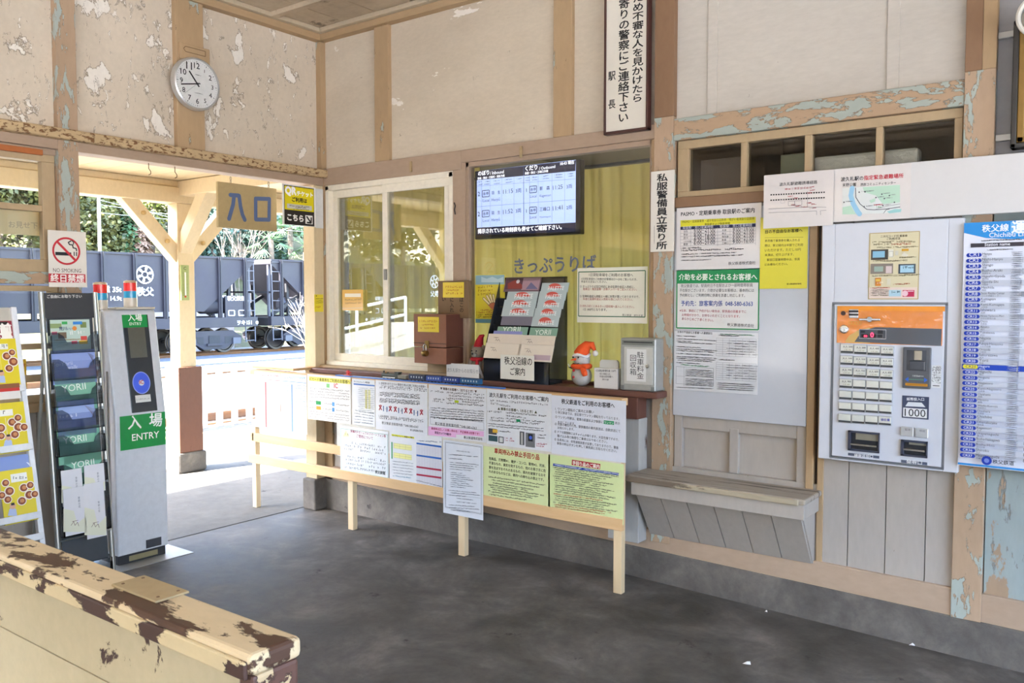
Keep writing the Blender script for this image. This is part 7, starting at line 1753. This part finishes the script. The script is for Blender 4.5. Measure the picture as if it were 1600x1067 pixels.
# framed picture and ring at the far right
cr = crop(1500,0,100,395); dX = .06
(u0,v1),(u1,v0) = B.uv(*cr(338,130), dX), B.uv(*cr(302,918), dX); u0 = u1 = B.u1(1581,140,dX); uR = u0+.62
pf = thing('framed_picture', 'certificate like picture in a dark and gold frame at the upper right edge', 'picture', tuple(B.pt(u0+.3, v0, .03)))
mb = MB(); gd = M('#8c6d35', .4, .4); dkf = M('#33302c', .4)
for a, b_, c_, d_ in ((u0,uR,v0,v0+.02),(u0,uR,v1-.02,v1),(u0,u0+.02,v0,v1),(uR-.02,uR,v0,v1)): mb.slab(B, a, b_, c_, d_, .0, dX+.004, dkf)
for a, b_, c_, d_ in ((u0+.02,uR-.02,v0+.02,v0+.045),(u0+.02,uR-.02,v1-.045,v1-.02),(u0+.02,u0+.045,v0+.02,v1-.02),(uR-.045,uR-.02,v0+.02,v1-.02)): mb.slab(B, a, b_, c_, d_, .0, dX, gd)
mb.build('frame', pf, bevel=.004)
MB().slab(B, u0+.04, uR-.04, v0+.04, v1-.04, .0, .03, paper('#d8cdb2')).build('print', pf)
sh = Sheet(B, .03, 0); 
for k_ in range(3): sh.mb.vtext(B, u0+.09+k_*.05, v1-.1-k_*.03, v1-.3-k_*.02, '感謝状', sh.nx(), ink('#7a4a3a'), .0, .04)
sh.mb.rect(B, u0+.06, v0+.12, u0+.3, v0+.26, sh.nx(), ink('#cf8f7a')); sh.mb.build('printed_text', pf, recalc=False)
rc = B.pt(B.u1(1628,22,.18), B.v1(1628,22,.18), .18); R_ = abs(B.u1(1591,22,.18)-B.u1(1628,22,.18))
rg = thing('round_mirror', 'round white rimmed mirror cut off by the right edge of the picture', 'mirror', tuple(rc))
MB().tube([rc+Vector((R_*math.cos(a), 0, R_*math.sin(a))) for a in [2*PI*i/40 for i in range(41)]], .009, M('#cfccc2', .35), 8).build('rim', rg, smooth=True)
MB().lathe(rc+Vector((0,.01,0)), (0,1,0), [(0,0),(R_*.98,0),(R_*.98,.004),(0,.004)], M('#a7a9aa', .05, 1, 0), 40).build('mirror_plate', rg)
MB().bar(rc+Vector((0,.014,0)), rc+Vector((0,.175,0)), .02, .02, m_darkm).build('arm', rg)
for py in (55, 215):
    a_, v = B.uv(1568, py, .0); tag(MB().slab(B, 4.04, u0+.02, v-.012, v+.012, -.02, .004, M('#b9b8b4', .35, .3)).build('metal_strip', bevel=.001), ('upper' if py < 100 else 'lower')+' thin white metal strip on the grey panel left of the framed picture', 'strip')
# paper scraps on the floor
for i, (px, py, s_, lab) in enumerate(((1167,1038,.016,'largest white paper scrap on the dark floor near the bottom edge'), (1425,1009,.012,'small white scrap on the floor near the kerb at the right'), (1197,957,.006,'tiny white speck of paper on the floor below the shelf seat'))):
    p = ground(px, py); p = ground(px, py, floor_z(p.x)); z = floor_z(p.x)
    m = MB().add([(p.x-s_,p.y-s_*.6,z+.002),(p.x+s_*.3,p.y-s_*.9,z+.006),(p.x+s_,p.y+s_*.1,z+.002),(p.x+s_*.5,p.y+s_*.9,z+.009),(p.x-s_*.6,p.y+s_*.7,z+.002),(p.x,p.y,z+.012)], [(0,1,5),(1,2,5),(2,3,5),(3,4,5),(4,0,5)], M('#e9e8e4', .7))
    tag(m.build('paper_scrap', recalc=False), lab, 'litter')
